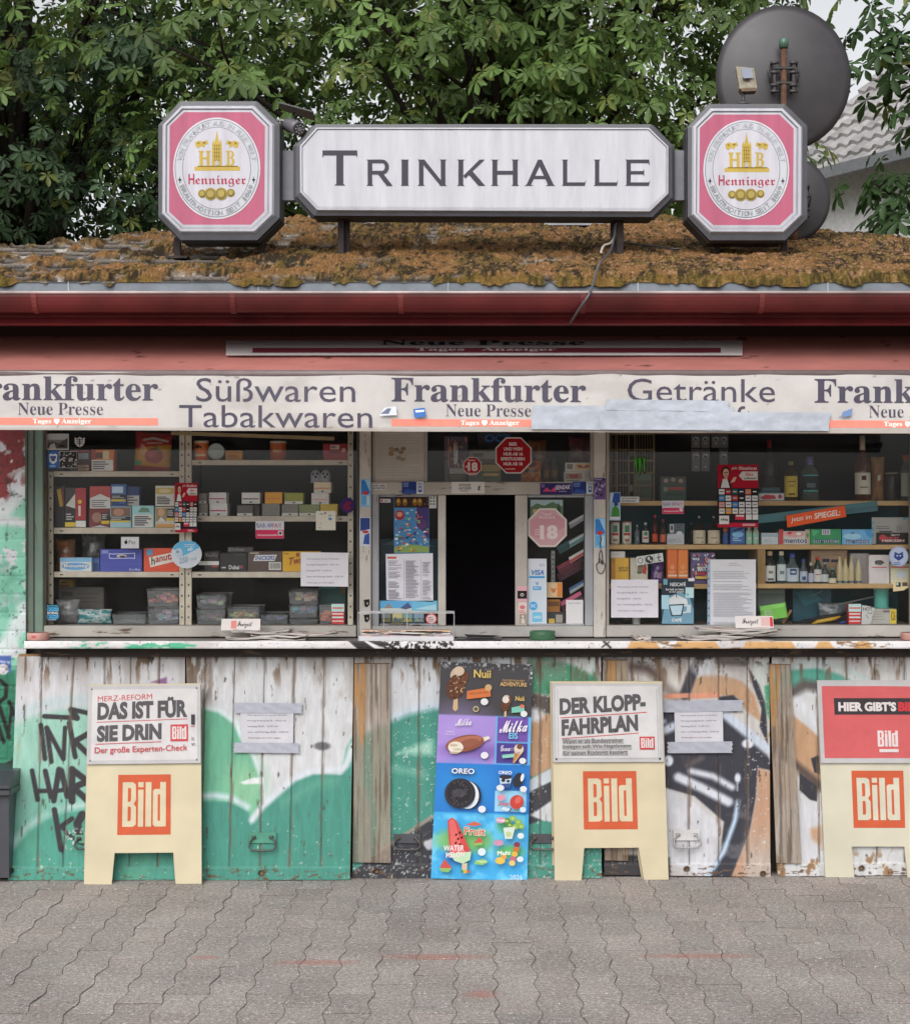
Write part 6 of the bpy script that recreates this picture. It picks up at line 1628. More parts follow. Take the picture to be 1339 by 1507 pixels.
# wheelie bin at the left edge
def bin_():
 Y = -.25; org = (X(-75, Y), Y+.25, GZ)
 t = thing('wheelie_bin', 'dark grey plastic wheelie bin cut by the left edge of the view', 'bin', org)
 x1 = X(17, Y) - org[0]; xb = X(9, Y) - org[0]; w0 = -x1; zt = Z(1172, Y)
 b = MB(); y0, y1 = -.25, .20
 v = [(-xb, y0+.05, .02), (xb, y0+.05, .02), (xb, y1, .02), (-xb, y1, .02), (w0+.01, y0, zt), (x1-.01, y0, zt), (x1-.01, y1, zt), (w0+.01, y1, zt)]
 b.add(v, [(3, 2, 1, 0), (4, 5, 6, 7), (0, 1, 5, 4), (1, 2, 6, 5), (2, 3, 7, 6), (3, 0, 4, 7)], (74, 74, 80))
 for k in (-.6, -.2, .2, .6): b.box(xb*k-.01, xb*k+.01, y0+.012, y0+.04, .05, zt-.08, (70, 70, 76))
 ob = b.build('body', M_PLASTIC, t); bm_fix(ob)
 b = MB(); b.box(w0-.004, x1+.004, y0-.02, y1+.01, zt-.03, zt, (66, 66, 72), 0, .006); ob = b.build('rim', M_PLASTIC, t)
 b = MB(); prof = [(y0-.03, zt+.003), (y0-.03, zt+.018), (y0+.10, zt+.06), (y1-.05, zt+.095), (y1+.01, zt+.085), (y1+.01, zt+.003)]
 b.extr(prof, w0-.006, x1+.002, (62, 62, 68)); b.tube([(w0+.05, y1+.03, zt+.08), (x1-.05, y1+.03, zt+.08)], .014, (50, 50, 54)); ob = b.build('lid', M_PLASTIC, t)
 for s in (-1, 1):
  b = MB(); b.tube([(s*(xb-.04)-.02, y1-.02, .09), (s*(xb-.04)+.02, y1-.02, .09)], .09, (30, 30, 32), 18); b.build('wheel', M_PLASTIC, t)
bin_()
# ------------------------------------------------------------------ things behind and on the glass
RA, RB, RH, RC, RE = crop(0, 630, 4.568), crop(250, 630, 4.566), crop(510, 630, 3.433), crop(870, 630, 4.565), crop(1100, 630, 4.565)
RP = lambda p: p
YS = .10                                            # shelf fronts
BASE = Z(920.5, .03)
SA = [Z(693.5, YS), Z(776.5, YS), Z(841.5, YS), BASE]
SB = [Z(677, YS), Z(759.5, YS), Z(841.5, YS), BASE]
SC_ = [Z(737, YS), Z(801.5, YS), Z(859.5, YS), BASE]

class Face:
 """front of a thing, drawn on in crop coordinates"""
 def __init__(s, b, R, Y, org, zfix=0.0, M=None): s.b, s.R, s.Y, s.o, s.dz, s.k, s.M = b, R, Y, Vector(org), zfix, 0, M
 def P(s, p):
  q = s.R(p); w = Vector(W(q[0], q[1], s.Y)) + Vector((0, -.0006 - .00025*s.k, s.dz)) - s.o
  return s.M @ w if s.M is not None else w
 def poly(s, pts, col):
  a = sum(pts[i][0]*pts[(i+1) % len(pts)][1] - pts[(i+1) % len(pts)][0]*pts[i][1] for i in range(len(pts)))
  if a > 0: pts = pts[::-1]
  s.k += 1; s.b.add([s.P(p) for p in pts], [tuple(range(len(pts)))], col)
 def r(s, x0, y0, x1, y1, col): s.poly([(x0, y0), (x1, y0), (x1, y1), (x0, y1)], col)
 def e(s, cx, cy, rx, ry, col, n=24): s.poly([(cx+rx*math.cos(2*math.pi*i/n), cy+ry*math.sin(2*math.pi*i/n)) for i in range(n)], col)
 def t(s, tx, x0, y0, x1, y1, col, st='sans', rise=0, sk=0):
  s.k += 1; v, f = text_geo(tx, st)
  if len(v): s.b.add([s.P((x0+(x1-x0)*a + sk*(y1-y0)*q, y1+(y0-y1)*q + rise*a)) for a, q in v], f, col)
 def l(s, pts, w, col):
  for (ax, ay), (bx, by) in zip(pts[:-1], pts[1:]):
   d = math.hypot(bx-ax, by-ay) or 1; nx, ny = -(by-ay)/d*w/2, (bx-ax)/d*w/2
   s.poly([(ax+nx, ay+ny), (bx+nx, by+ny), (bx-nx, by-ny), (ax-nx, ay-ny)], col)
 def lines(s, x0, x1, ys, h, col, r=None):
  r = r or random.Random(int(x0*7+ys[0]))
  for y in ys: s.r(x0, y, x0+(x1-x0)*r.uniform(.55, 1), y+h, col)
 def draw(s, ops):
  for op in ops: getattr(s, op[0])(*op[1:])

def box_item(name, label, cat, R, rect, col, ops=(), on=None, Y=None, d=.06, group=None, mat=None, rot=0.0, ch=.0015, top=None):
 Y = YS + .015 if Y is None else Y
 x0, y0, x1, y1 = rect; a, c = R((x0, y0)), R((x1, y1))
 w0, w1 = W(a[0], a[1], Y), W(c[0], c[1], Y)
 zb = w1[2] if on is None else on; dz = zb - w1[2]
 org = ((w0[0]+w1[0])/2, Y, zb)
 b = MB(); hw = (w1[0]-w0[0])/2; h = w0[2]-w1[2]
 b.box(-hw, hw, 0, d, 0, h, col, 0, ch)
 Face(b, R, Y, org, dz).draw(ops)
 o = b.build(name, mat or M_CARD, None, org); o.rotation_euler = (0, 0, math.radians(rot))
 o['ztop'] = zb + h
 return tag(o, label, cat, group)

def sheet(name, label, cat, R, pts, col, ops=(), Y=None, group=None, mat=None, thick=.0006, rot=None):
 """flat sticker or sheet on the glass or on a frame; pts = rectangle or outline"""
 Y = YG - .0014 if Y is None else Y
 if len(pts) == 4 and not isinstance(pts[0], tuple): x0, y0, x1, y1 = pts; pts = [(x0, y1), (x1, y1), (x1, y0), (x0, y0)]
 q = [R(p) for p in pts]; cx = sum(p[0] for p in q)/len(q); lo = max(p[1] for p in q)
 org = W(cx, lo, Y); b = MB()
 b.prism([(W(p[0], p[1], Y)[0]-org[0], W(p[0], p[1], Y)[2]-org[2]) for p in q], -thick/2, thick/2, col)
 Face(b, R, Y, org).draw(ops)
 return tag(b.build(name, mat or M_PAPER, None, org), label, cat, group)

def octa(cx, cy, r, ry=None):
 ry = ry or r; return [(cx+r*math.cos(math.radians(22.5+45*i)), cy-ry*math.sin(math.radians(22.5+45*i))) for i in range(8)]
def circ(cx, cy, r, ry=None, n=32):
 ry = ry or r; return [(cx+r*math.cos(2*math.pi*i/n), cy+ry*math.sin(2*math.pi*i/n)) for i in range(n)]

# --------------------------------------------------------------- shelf racks
def rack():
 t = thing('metal_shelf_rack', 'cream perforated metal shelf rack filling the left display window', 'shelf rack', (X(295, YS), YS, BASE))
 o = t.location.copy(); c = (216, 203, 184)
 def up(x0, x1, y0=600, y1=920):
  b = MB(); xa, xb = X(x0, YS)-o.x, X(x1, YS)-o.x; z0, z1 = Z(y1, YS)-o.z, Z(y0, YS)-o.z
  b.box(xa, xb, -.004, .0, z0, z1, c, 0, .001); b.box(xa, xa+.003, 0, .035, z0, z1, c)
  z = z0 + .03
  while z < z1:
   b.rect((xa+xb)/2-.0032, (xa+xb)/2+.0032, z, z+.0085, -.0048, (34, 30, 28)); z += .0475
  b.build('upright', M_METAL, t)
 up(71.5, 79.2, 694); up(264.5, 272.2); up(273.6, 282.5); up(512, 520)
 for (x0, x1, ys) in ((79.6, 264, ((693.5, 701.5), (776.5, 785.5), (841.5, 849.5))), (283, 511.6, ((677, 684.5), (759.5, 767.5), (841.5, 850)))):
  for y0, y1 in ys:
   b = MB(); za, zb = Z(y1, YS)-o.z, Z(y0, YS)-o.z
   b.box(X(x0, YS)-o.x, X(x1, YS)-o.x, 0, .003, za, zb, c, 0, .001); b.box(X(x0, YS)-o.x, X(x1, YS)-o.x, .003, .34, zb-.004, zb, c)
   for e in (x0+9, x1-13): b.rect(X(e, YS)-o.x, X(e+5, YS)-o.x, (za+zb)/2-.0035, (za+zb)/2+.0015, -.0008, (40, 36, 34))
   b.build('shelf', M_METAL, t)
 b = MB(); b.box(X(66, YS)-o.x, X(524, YS)-o.x, -.05, .34, -.03, -.001, (120, 112, 104)); b.build('base_board', M_WOODX, t)
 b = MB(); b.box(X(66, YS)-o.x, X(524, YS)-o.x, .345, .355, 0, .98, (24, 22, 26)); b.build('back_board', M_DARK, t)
rack()
def loose_strip():
 Y = .085; a, c = Vector(W(252, 637, Y)), Vector(W(492, 645.5, Y)); b = MB()
 b.box(0, (c-a).length, 0, .012, -.008, .008, (176, 150, 112), 0, .001)
 for k in (.11, .62): b.disk((c-a).length*k, .0, .0022, .0022, -.0008, (50, 40, 34), 10)
 o = b.build('wooden_strip', M_WOODX, None, a, (0, math.atan2(a.z-c.z, c.x-a.x), 0)); tag(o, 'slanting pale wooden strip across the top of the left window', 'strip')
loose_strip()
def wshelf():
 t = thing('wooden_shelf', 'plain wooden shelf unit with teal back filling the right display window', 'shelf rack', (X(1118, YS), YS, BASE))
 o = t.location.copy(); c = (200, 164, 116)
 for x0, x1, y0, y1 in ((894, 1345, 737, 744), (894, 1345, 801.5, 808.5), (894, 1114, 859.5, 866.5), (1114, 1345, 859, 866)):
  b = MB(); b.box(X(x0, YS)-o.x+.001, X(x1, YS)-o.x-.001, 0, .28, Z(y1, YS)-o.z, Z(y0, YS)-o.z, c, 0, .0015); b.build('shelf', M_WOODX, t)
 b = MB(); b.box(X(1114.5, YS)-o.x, X(1126, YS)-o.x, .004, .28, Z(859, YS)-o.z, Z(808.7, YS)-o.z, (168, 136, 94)); b.build('divider', M_WOOD, t)
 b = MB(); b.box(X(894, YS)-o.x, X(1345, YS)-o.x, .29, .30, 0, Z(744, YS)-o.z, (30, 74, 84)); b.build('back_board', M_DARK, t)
 b = MB(); b.box(X(894, YS)-o.x, X(1345, YS)-o.x, -.05, .29, -.03, -.001, (120, 112, 104)); b.build('base_board', M_WOODX, t)
wshelf()

# --------------------------------------------------------------- bottles, tubs, bags
GLASS = {}
def gmat(k):
 if k not in GLASS: GLASS[k] = bottle_glass('bottle_glass', k)
 return GLASS[k]
def bottle(label, R, cx, y0, y1, w, on, glass, cap, lab=None, capfrac=.10, Y=None, group='bottles on the wooden shelves', neck=.36, sh=(.58, .76), opaque=False, labops=(), name='bottle', flat=False):
 Y = YS + .012 if Y is None else Y
 a, c = R((cx, y0)), R((cx, y1)); s = (CAMD+Y)/F
 r = w/ (R((1, 0))[0]-R((0, 0))[0] and 1)*.5
 r = (R((cx+w/2, 0))[0]-R((cx, 0))[0])*s; H = (c[1]-a[1])*s
 org = (X(a[0], Y), Y+r, on); t = thing(name, label, 'bottle', org, group=group)
 z1, z2 = sh; hb = H*(1-capfrac)
 prof = [(r*.9, 0), (r, H*.02), (r, H*z1*.97), (r*.93, H*(z1+.25*(z2-z1))), (r*.62, H*(z1+.7*(z2-z1))), (r*neck*1.05, H*z2), (r*neck, hb)]
 b = MB(); b.lathe(prof, 0, 0, glass, 20)
 b.build('body', M_PLASTIC if opaque else gmat(glass), t)
 b = MB(); b.lathe([(r*neck*1.12, hb-.001), (r*neck*1.15, hb+.002), (r*neck*1.12, H-.001), (r*neck*.9, H)], 0, 0, cap, 16); b.build('cap', M_PLASTIC, t)
 if lab:
  la, lb, col = lab[:3]; b = MB(); n = 12; v = []
  for i in range(n+1):
   th = math.radians(-90 - 75 + 150*i/n)
   for z in (H*la, H*lb): v.append((r*1.012*math.cos(th), r*1.012*math.sin(th), z))
  b.add(v, [(2*i, 2*i+2, 2*i+3, 2*i+1) for i in range(n)], col, 0, True)
  for (u0, v0, u1, v1, cc) in labops:
   q = []
   for i in range(7):
    th = math.radians(-90 + 55*(u0+(u1-u0)*i/6))
    for z in (H*(la+(lb-la)*v0), H*(la+(lb-la)*v1)): q.append((r*1.022*math.cos(th), r*1.022*math.sin(th), z))
   b.add(q, [(2*i, 2*i+2, 2*i+3, 2*i+1) for i in range(6)], cc, 0, True)
  b.build('label', M_PAPER, t)
 return t

def tub(label, R, rect, on, fill, Y=None, d=.16, lid=True, group='clear plastic tubs on the window sill'):
 Y = YS + .02 if Y is None else Y
 x0, y0, x1, y1 = rect; a, c = R((x0, y0)), R((x1, y1)); w0, w1 = W(a[0], a[1], Y), W(c[0], c[1], Y)
 hw = (w1[0]-w0[0])/2; h = w0[2]-w1[2]; org = ((w0[0]+w1[0])/2, Y, on)
 t = thing('plastic_tub', label, 'tub', org, group=group)
 b = MB(); k = .90
 lo = [(-hw*k, .008, .001), (hw*k, .008, .001), (hw*k, d-.008, .001), (-hw*k, d-.008, .001)]; hi = [(-hw*.97, .002, h*.88), (hw*.97, .002, h*.88), (hw*.97, d-.002, h*.88), (-hw*.97, d-.002, h*.88)]
 b.add(lo+hi, [(0, 1, 5, 4), (1, 2, 6, 5), (2, 3, 7, 6), (3, 0, 4, 7), (3, 2, 1, 0)], (210, 214, 218)); b.build('body', M_CLEAR, t)
 if lid:
  b = MB(); b.box(-hw, hw, -.002, d+.002, h*.885, h*.99, (196, 204, 212), 0, .002); b.build('lid', M_FROST, t)
 if fill:
  b = MB(); r = random.Random(int(x0)); fz = h*.62
  for i in range(26):
   fx, fy = r.uniform(-hw*.78, hw*.78), r.uniform(.018, d-.02); s = r.uniform(.009, .016)
   z = r.uniform(.01, fz); q = tuple(max(0, min(255, v+r.uniform(-26, 26))) for v in fill)
   b.box(fx-s, fx+s, fy-s*.6, fy+s*.6, z, z+s*1.1, q, 0, .003)
  b.build('contents', M_CARD, t)
 return t
M_FROST = glass_mat('frosted_lid', .9, (.74, .77, .80), .2, .95)

def bag(name, label, cat, R, rect, on, paint, Y=None, th=.05, mat=None, group=None, tilt=0):
 Y = YS + .05 if Y is None else Y
 x0, y0, x1, y1 = rect; a, c = R((x0, y0)), R((x1, y1)); w0, w1 = W(a[0], a[1], Y), W(c[0], c[1], Y)
 wd, h = w1[0]-w0[0], w0[2]-w1[2]; org = ((w0[0]+w1[0])/2, Y+th/2, on)
 nu, nv = 44, 56; u, v = np.meshgrid(np.linspace(0, 1, nu), np.linspace(0, 1, nv))
 bul = (np.clip(np.sin(math.pi*u), 0, 1)**.6)*(np.clip(np.sin(math.pi*np.clip(v, .0, 1)), 0, 1)**.5)
 wr = .10*(fbm(u*5+x0, v*6, 7)-.5)
 xx = (u-.5)*wd*(1 - .06*np.sin(math.pi*v)); zz = v*h
 C = Canvas(u*100, (1-v)*140, (120, 120, 120)); paint(C); cl_ = C.lin()
 front = np.stack([xx, -th*.5*(bul+wr*bul), zz], -1); backp = np.stack([xx[:, ::-1], th*.5*(bul+wr*bul), zz], -1)
 o = grid_mesh(name, np.concatenate([front, backp], 1), np.concatenate([cl_, cl_[:, ::-1]], 1), mat or M_FOIL, None, True, org, (0, math.radians(tilt), 0))
 return tag(o, label, cat, group)

# --------------------------------------------------------------- left window, first bay
WH, BK, CRM = (206, 204, 200), (36, 34, 38), (196, 188, 166)
tob = 'tobacco boxes in the left window'
def warn(x0, y0, x1, y1, n=4, fg=(60, 58, 60), bg=(206, 204, 202)):
 return [('r', x0, y0, x1, y1, bg), ('lines', x0+(x1-x0)*.06, x1-(x1-x0)*.06, [y0+(y1-y0)*(.14+.8*i/n) for i in range(n)], (y1-y0)*.10, fg)]
box_item('tobacco_box', 'dark tobacco box with red lid on the top shelf behind the stickers', 'box', RA, (475, 140, 605, 282), (60, 46, 52), [('r', 478, 140, 603, 154, (160, 40, 56)), ('r', 530, 160, 598, 200, (150, 156, 168)), ('r', 528, 208, 600, 240, (70, 34, 40)), ('r', 528, 240, 600, 276, (190, 150, 130)), ('lines', 532, 596, [244, 254, 264], 5, (60, 50, 50))], SA[0], group=tob)
box_item('tobacco_box', 'orange tobacco box with white warning panel on the top shelf', 'box', RA, (615, 140, 770, 287), (196, 110, 44), [('r', 640, 160, 690, 200, (92, 52, 30)), ('r', 695, 150, 735, 205, (200, 190, 150)), ('r', 615, 140, 645, 208, (150, 52, 36))]+warn(620, 210, 762, 284), SA[0], group=tob)
def p_crisps(c):
 c.blend(np.ones(c.X.shape), (170, 44, 40)); c.poly([(0, 62), (100, 40), (110, 150), (-10, 150)], (206, 146, 44), 3); c.rect(-5, 122, 110, 145, (160, 36, 34), 3)
 c.ell(56, 84, 25, 26, (160, 34, 30), 2); c.ell(52, 78, 12, 14, (186, 60, 48), 4); c.line([(58, 60), (62, 48)], 4, (60, 100, 50)); c.ell(62, 62, 9, 4, (66, 110, 54)); c.ell(10, 112, 12, 9, (60, 140, 80), 2); c.line([(24, 30), (50, 22), (88, 30)], 7, (214, 200, 190), 1); c.line([(36, 41), (74, 37)], 4, (206, 190, 180), 1)
bag('crisps_bag', 'red and yellow paprika crisps bag on the top shelf', 'bag', RA, (885, 20, 1142, 287), SA[0], p_crisps, th=.07, tilt=4)
Y2 = YS + .015
box_item('tobacco_box', 'dark box with slanted yellow stripe behind the red canister', 'box', RA, (372, 385, 438, 664), (44, 36, 42), [('poly', [(384, 410), (410, 400), (426, 520), (404, 525)], (190, 160, 50)), ('poly', [(410, 400), (424, 396), (436, 500), (426, 520)], (130, 40, 44))], SA[1], Y2+.02, group=tob)
box_item('tobacco_canister', 'tall red and black tobacco canister with sideways lettering', 'canister', RA, (440, 400, 582, 668), (52, 40, 44), [('r', 510, 402, 580, 615, (156, 38, 44)), ('poly', [(445, 520), (508, 440), (508, 540)], (190, 190, 180)), ('r', 440, 540, 508, 630, (34, 32, 34)), ('lines', 448, 504, [575, 592, 608], 7, (180, 178, 176)), ('r', 440, 632, 510, 662, (206, 180, 60)), ('r', 512, 622, 580, 664, WH), ('e', 540, 494, 14, 14, (206, 170, 60)), ('l', [(538, 520), (538, 590)], 16, (206, 190, 186))], SA[1], Y2)
box_item('tobacco_box', 'red box with white peaked warning panel, upper of two beside the canister', 'box', RA, (605, 388, 747, 540), (168, 70, 66), [('poly', [(608, 538), (608, 470), (676, 440), (744, 470), (744, 538)], (196, 194, 192)), ('lines', 618, 736, [482, 496, 510, 523], 6, (96, 94, 98))], SA[1]+(668-541)/4.568*(CAMD+Y2)/F, Y2, group=tob)
box_item('tobacco_box', 'dark red box with yellow band, lower of two beside the canister', 'box', RA, (600, 542, 740, 668), (112, 48, 46), [('e', 655, 600, 34, 34, (150, 110, 96)), ('r', 684, 570, 738, 618, BK), ('lines', 690, 732, [578, 590, 602], 6, (176, 174, 172)), ('r', 684, 622, 738, 642, (200, 176, 60)), ('poly', [(610, 666), (676, 652), (738, 666)], (190, 190, 196))], SA[1], Y2, group=tob)
lift = SA[1]+(668-524)/4.568*(CAMD+Y2)/F
box_item('tobacco_box', 'blue box with black and yellow bands on the pale blue box', 'box', RA, (748, 375, 850, 524), (58, 92, 150), [('r', 756, 392, 830, 436, (176, 196, 214)), ('r', 750, 446, 848, 476, BK), ('lines', 756, 840, [454, 464], 5, (170, 168, 166)), ('r', 750, 478, 848, 492, (196, 172, 60)), ('lines', 756, 840, [498, 508], 6, (30, 34, 70))], lift, Y2, group=tob)
box_item('tobacco_box', 'dark blue box with grey warning label turned to the side', 'box', RA, (852, 385, 940, 518), (38, 60, 110), warn(853, 446, 938, 514, 3, (50, 48, 50), (176, 174, 172)), lift, Y2+.02, group=tob)
box_item('tobacco_box', 'pale blue box with portrait and black band below the blue box', 'box', RA, (742, 526, 883, 668), (156, 190, 202), [('r', 748, 532, 878, 592, (120, 90, 76)), ('e', 800, 565, 36, 26, (176, 130, 108)), ('r', 744, 594, 880, 620, BK), ('lines', 750, 870, [600, 610], 5, (190, 188, 186)), ('r', 744, 621, 880, 632, (206, 186, 70))], SA[1], Y2, group=tob)
box_item('tobacco_box', 'pale blue box with green cap mark and white warning panel', 'box', RA, (890, 516, 1036, 664), (150, 196, 200), [('poly', [(930, 560), (955, 528), (1000, 535), (1010, 560)], (96, 130, 110))]+warn(898, 575, 1030, 660, 5), SA[1], Y2, group=tob)
box_item('tobacco_box', 'white and gold box above the black banded one at the rack post', 'box', RA, (1046, 384, 1176, 522), (204, 198, 184), [('r', 1050, 400, 1172, 440, (196, 170, 100)), ('e', 1110, 420, 40, 14, (214, 200, 150))]+warn(1050, 448, 1172, 516, 5), lift, Y2, group=tob)
box_item('tobacco_box', 'box with blond portrait and yellow band at the rack post', 'box', RA, (1046, 524, 1176, 662), (198, 190, 172), [('r', 1050, 532, 1120, 620, (150, 130, 96)), ('e', 1086, 560, 22, 26, (196, 156, 120)), ('poly', [(1062, 620), (1086, 590), (1116, 620)], (206, 204, 206)), ('r', 1122, 534, 1174, 596, BK), ('lines', 1128, 1170, [546, 560, 574], 7, (186, 184, 182)), ('r', 1122, 598, 1174, 614, (206, 182, 64)), ('r', 1050, 640, 1174, 660, (206, 150, 80))], SA[1], Y2, group=tob)
def p_dkbag(a, b2):
 def f(c):
  c.blend(np.ones(c.X.shape), a); c.wear(b2, .5, .05, .05, 4, 1, .1)
 return f
bag('snack_bag', 'dull orange snack bag slumped at the left end of the third shelf', 'bag', RA, (366, 755, 500, 968), SA[2], p_dkbag((120, 84, 60), (170, 96, 56)), Y=YS+.08, th=.06)
bag('snack_bag', 'grey clear bag standing behind the white and blue chocolate box', 'bag', RA, (540, 715, 705, 968), SA[2], p_dkbag((70, 70, 74), (110, 108, 108)), Y=YS+.14, th=.06)
sw = 'chocolate boxes in the left window'
box_item('chocolate_box', 'white and blue chocolate box at the left of the third shelf', 'box', RA, (405, 872, 618, 966), (190, 196, 198), [('r', 405, 872, 618, 900, (120, 168, 200)), ('e', 510, 930, 92, 24, (96, 150, 200)), ('t', 'Bounty', 430, 912, 600, 946, (36, 42, 70), 'heavy'), ('t', 'Bounty', 432, 914, 598, 944, (214, 218, 222), 'bold')], SA[2], group=sw)
box_item('chocolate_box', 'small dark blue box between the white and the violet blue box', 'box', RA, (622, 872, 674, 966), (52, 78, 130), [('r', 628, 885, 668, 910, (80, 110, 160))], SA[2], YS+.05, group=sw)
box_item('chocolate_box', 'large violet blue chocolate box with outlined sweet on the third shelf', 'box', RA, (676, 816, 956, 967), (70, 78, 160), [('r', 686, 824, 730, 845, (130, 136, 190)), ('poly', [(735, 842), (755, 846), (890, 842), (910, 838), (910, 882), (890, 878), (755, 880), (735, 878)], (190, 194, 220)), ('poly', [(740, 848), (757, 851), (888, 847), (905, 844), (905, 876), (888, 873), (757, 875), (740, 872)], (64, 70, 152)), ('e', 820, 862, 34, 11, (190, 180, 170)), ('e', 826, 866, 22, 7, (50, 44, 60)), ('t', '32 x 40 g', 870, 946, 942, 962, (206, 206, 214), 'semi'), ('r', 676, 912, 956, 914, (90, 98, 176))], SA[2], group=sw)
box_item('chocolate_box', 'orange red wafer box with tilted white label on the third shelf', 'box', RA, (968, 806, 1206, 964), (206, 76, 50), [('poly', [(985, 815), (1025, 812), (1030, 850), (990, 858)], (90, 150, 190)), ('poly', [(1002, 868), (1180, 830), (1190, 892), (1014, 935)], (214, 206, 196)), ('t', 'h', 1020, 866, 1044, 920, (40, 36, 36), 'bold', -4), ('t', 'anuta', 1048, 862, 1172, 904, (170, 40, 40), 'bold', -26)], SA[2], group=sw)
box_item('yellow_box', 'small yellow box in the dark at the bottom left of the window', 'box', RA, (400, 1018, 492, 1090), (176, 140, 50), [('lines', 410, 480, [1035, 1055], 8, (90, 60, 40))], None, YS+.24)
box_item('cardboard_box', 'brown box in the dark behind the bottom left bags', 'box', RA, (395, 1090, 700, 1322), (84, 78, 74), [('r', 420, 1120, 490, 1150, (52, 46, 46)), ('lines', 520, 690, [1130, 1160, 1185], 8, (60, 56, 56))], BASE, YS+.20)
bag('plastic_bag', 'pale crumpled clear bag at the bottom left of the window', 'bag', RA, (366, 1165, 530, 1326), BASE, p_dkbag((130, 128, 130), (170, 168, 170)), th=.06)
def p_teal(c):
 c.blend(np.ones(c.X.shape), (160, 176, 178)); c.wear((50, 130, 136), .46, .05, .06, 6, 1, .04); c.wear((206, 208, 208), .62, .1, .1, 8, 1, .04)
bag('sweets_bag', 'teal and white sweets bag lying at the bottom of the left window', 'bag', RA, (515, 1222, 748, 1322), BASE, p_teal, Y=YS+.015, th=.05)
tub('low empty clear tub left of the pink filled stack', RA, (752, 1250, 985, 1324), BASE, None, d=.12)
tub('lower clear tub of the stack at the middle rack post', RA, (992, 1206, 1206, 1324), BASE, (170, 170, 176))
tub('upper clear tub with pink sweets at the middle rack post', RA, (986, 1084, 1204, 1206), BASE+.0765, (206, 130, 120))
st = 'stickers on the window glass'
sheet('sticker', 'black and white landscape photo sticker at the top left of the window', 'sticker', RA, (315, 38, 465, 146), (176, 174, 172), [('r', 322, 44, 458, 138, (110, 108, 108)), ('r', 322, 44, 458, 78, (160, 160, 160)), ('poly', [(322, 138), (322, 104), (360, 90), (400, 102), (458, 66), (458, 138)], (70, 68, 68)), ('poly', [(340, 112), (370, 100), (380, 138), (330, 138)], (150, 148, 146)), ('r', 400, 112, 440, 128, (40, 38, 38))], group=st)
sheet('sticker', 'white crest sticker with stripes beside the landscape photo sticker', 'sticker', RA, [(505, 62), (520, 72), (538, 58), (556, 72), (572, 62), (570, 100), (556, 120), (538, 128), (520, 120), (506, 100)], (196, 194, 192), [('r', 512, 76, 564, 82, (40, 38, 40)), ('r', 514, 90, 562, 95, (40, 38, 40)), ('r', 518, 102, 558, 107, (40, 38, 40)), ('r', 535, 66, 541, 124, (40, 38, 40))], group=st)
sheet('sticker', 'blue sticker with white shield crest at the left window edge', 'sticker', RA, (318, 155, 398, 270), (52, 96, 160), [('poly', [(332, 178), (346, 170), (360, 178), (374, 170), (388, 180), (384, 225), (360, 244), (336, 225)], (196, 200, 206)), ('r', 340, 188, 380, 206, (60, 80, 130)), ('e', 360, 214, 14, 8, (80, 70, 70)), ('lines', 335, 385, [250, 258], 4, (150, 176, 206))], group=st)
ops = [('r', 402, 158, 518, 266, (60, 58, 60))]; _r = random.Random(4)
for _i in range(60): ops.append(('e', _r.uniform(406, 514), _r.uniform(162, 262), _r.uniform(3, 8), _r.uniform(3, 8), _r.choice([(196, 194, 190), (150, 148, 146), (34, 32, 34)]), 7))
sheet('sticker', 'black and white sticker crowded with little figures', 'sticker', RA, (400, 155, 520, 268), (190, 188, 186), ops, group=st)
sheet('sticker', 'grey contactless payment sticker reading Pay above the violet box', 'sticker', RA, [(812, 812), (812, 732), (818, 728), (936, 728), (940, 732), (940, 808), (936, 812)], (70, 70, 74), [('r', 817, 732, 936, 808, (196, 198, 202)), ('e', 849, 768, 11, 12, (28, 28, 30)), ('poly', [(848, 755), (852, 748), (856, 750), (852, 757)], (28, 28, 30)), ('t', 'Pay', 868, 755, 915, 786, (90, 88, 92), 'sans')], group=st)
sheet('sticker', 'blue and black stacked lettering sticker at the bottom left window corner', 'sticker', RA, (316, 1185, 398, 1297), (26, 34, 52), [('t', 'BOING', 320, 1190, 394, 1200, (90, 180, 214), 'bold'), ('r', 318, 1206, 396, 1230, (90, 176, 220)), ('t', 'BOING', 322, 1210, 392, 1226, (24, 34, 60), 'bold'), ('t', 'BOING', 320, 1234, 394, 1252, (200, 210, 216), 'bold'), ('r', 318, 1256, 396, 1280, (90, 176, 220)), ('t', 'BOING', 322, 1259, 392, 1276, (24, 34, 60), 'bold'), ('lines', 322, 390, [1286], 5, (150, 170, 180))], group=st)

# --------------------------------------------------------------- left window, second bay
def can(name, label, R, rect, on, col, ops=(), Y=None, lidc=(200, 190, 170), group=None):
 Y = YS+.02 if Y is None else Y; x0, y0, x1, y1 = rect; a, c = R((x0, y0)), R((x1, y1)); s = (CAMD+Y)/F; r = (c[0]-a[0])*s/2; H = (c[1]-a[1])*s
 org = (X((a[0]+c[0])/2, Y), Y+r, on); b = MB(); b.lathe([(r*.95, 0), (r, .003), (r, H-.012), (r*1.03, H-.010), (r*1.03, H-.001), (r*.98, H)], 0, 0, col, 28, cols=[col, col, col, lidc, lidc, lidc])
 for (u0, v0, u1, v1, cc) in ops:
  q = []
  for i in range(9):
   th = math.radians(-90 + 80*(u0+(u1-u0)*i/8))
   for z in (H*v0, H*v1): q.append((r*1.01*math.cos(th), r*1.01*math.sin(th), z))
  b.add(q, [(2*i, 2*i+2, 2*i+3, 2*i+1) for i in range(8)], cc, 0, True)
 return tag(b.build(name, M_CARD, None, org), label, 'can', group)
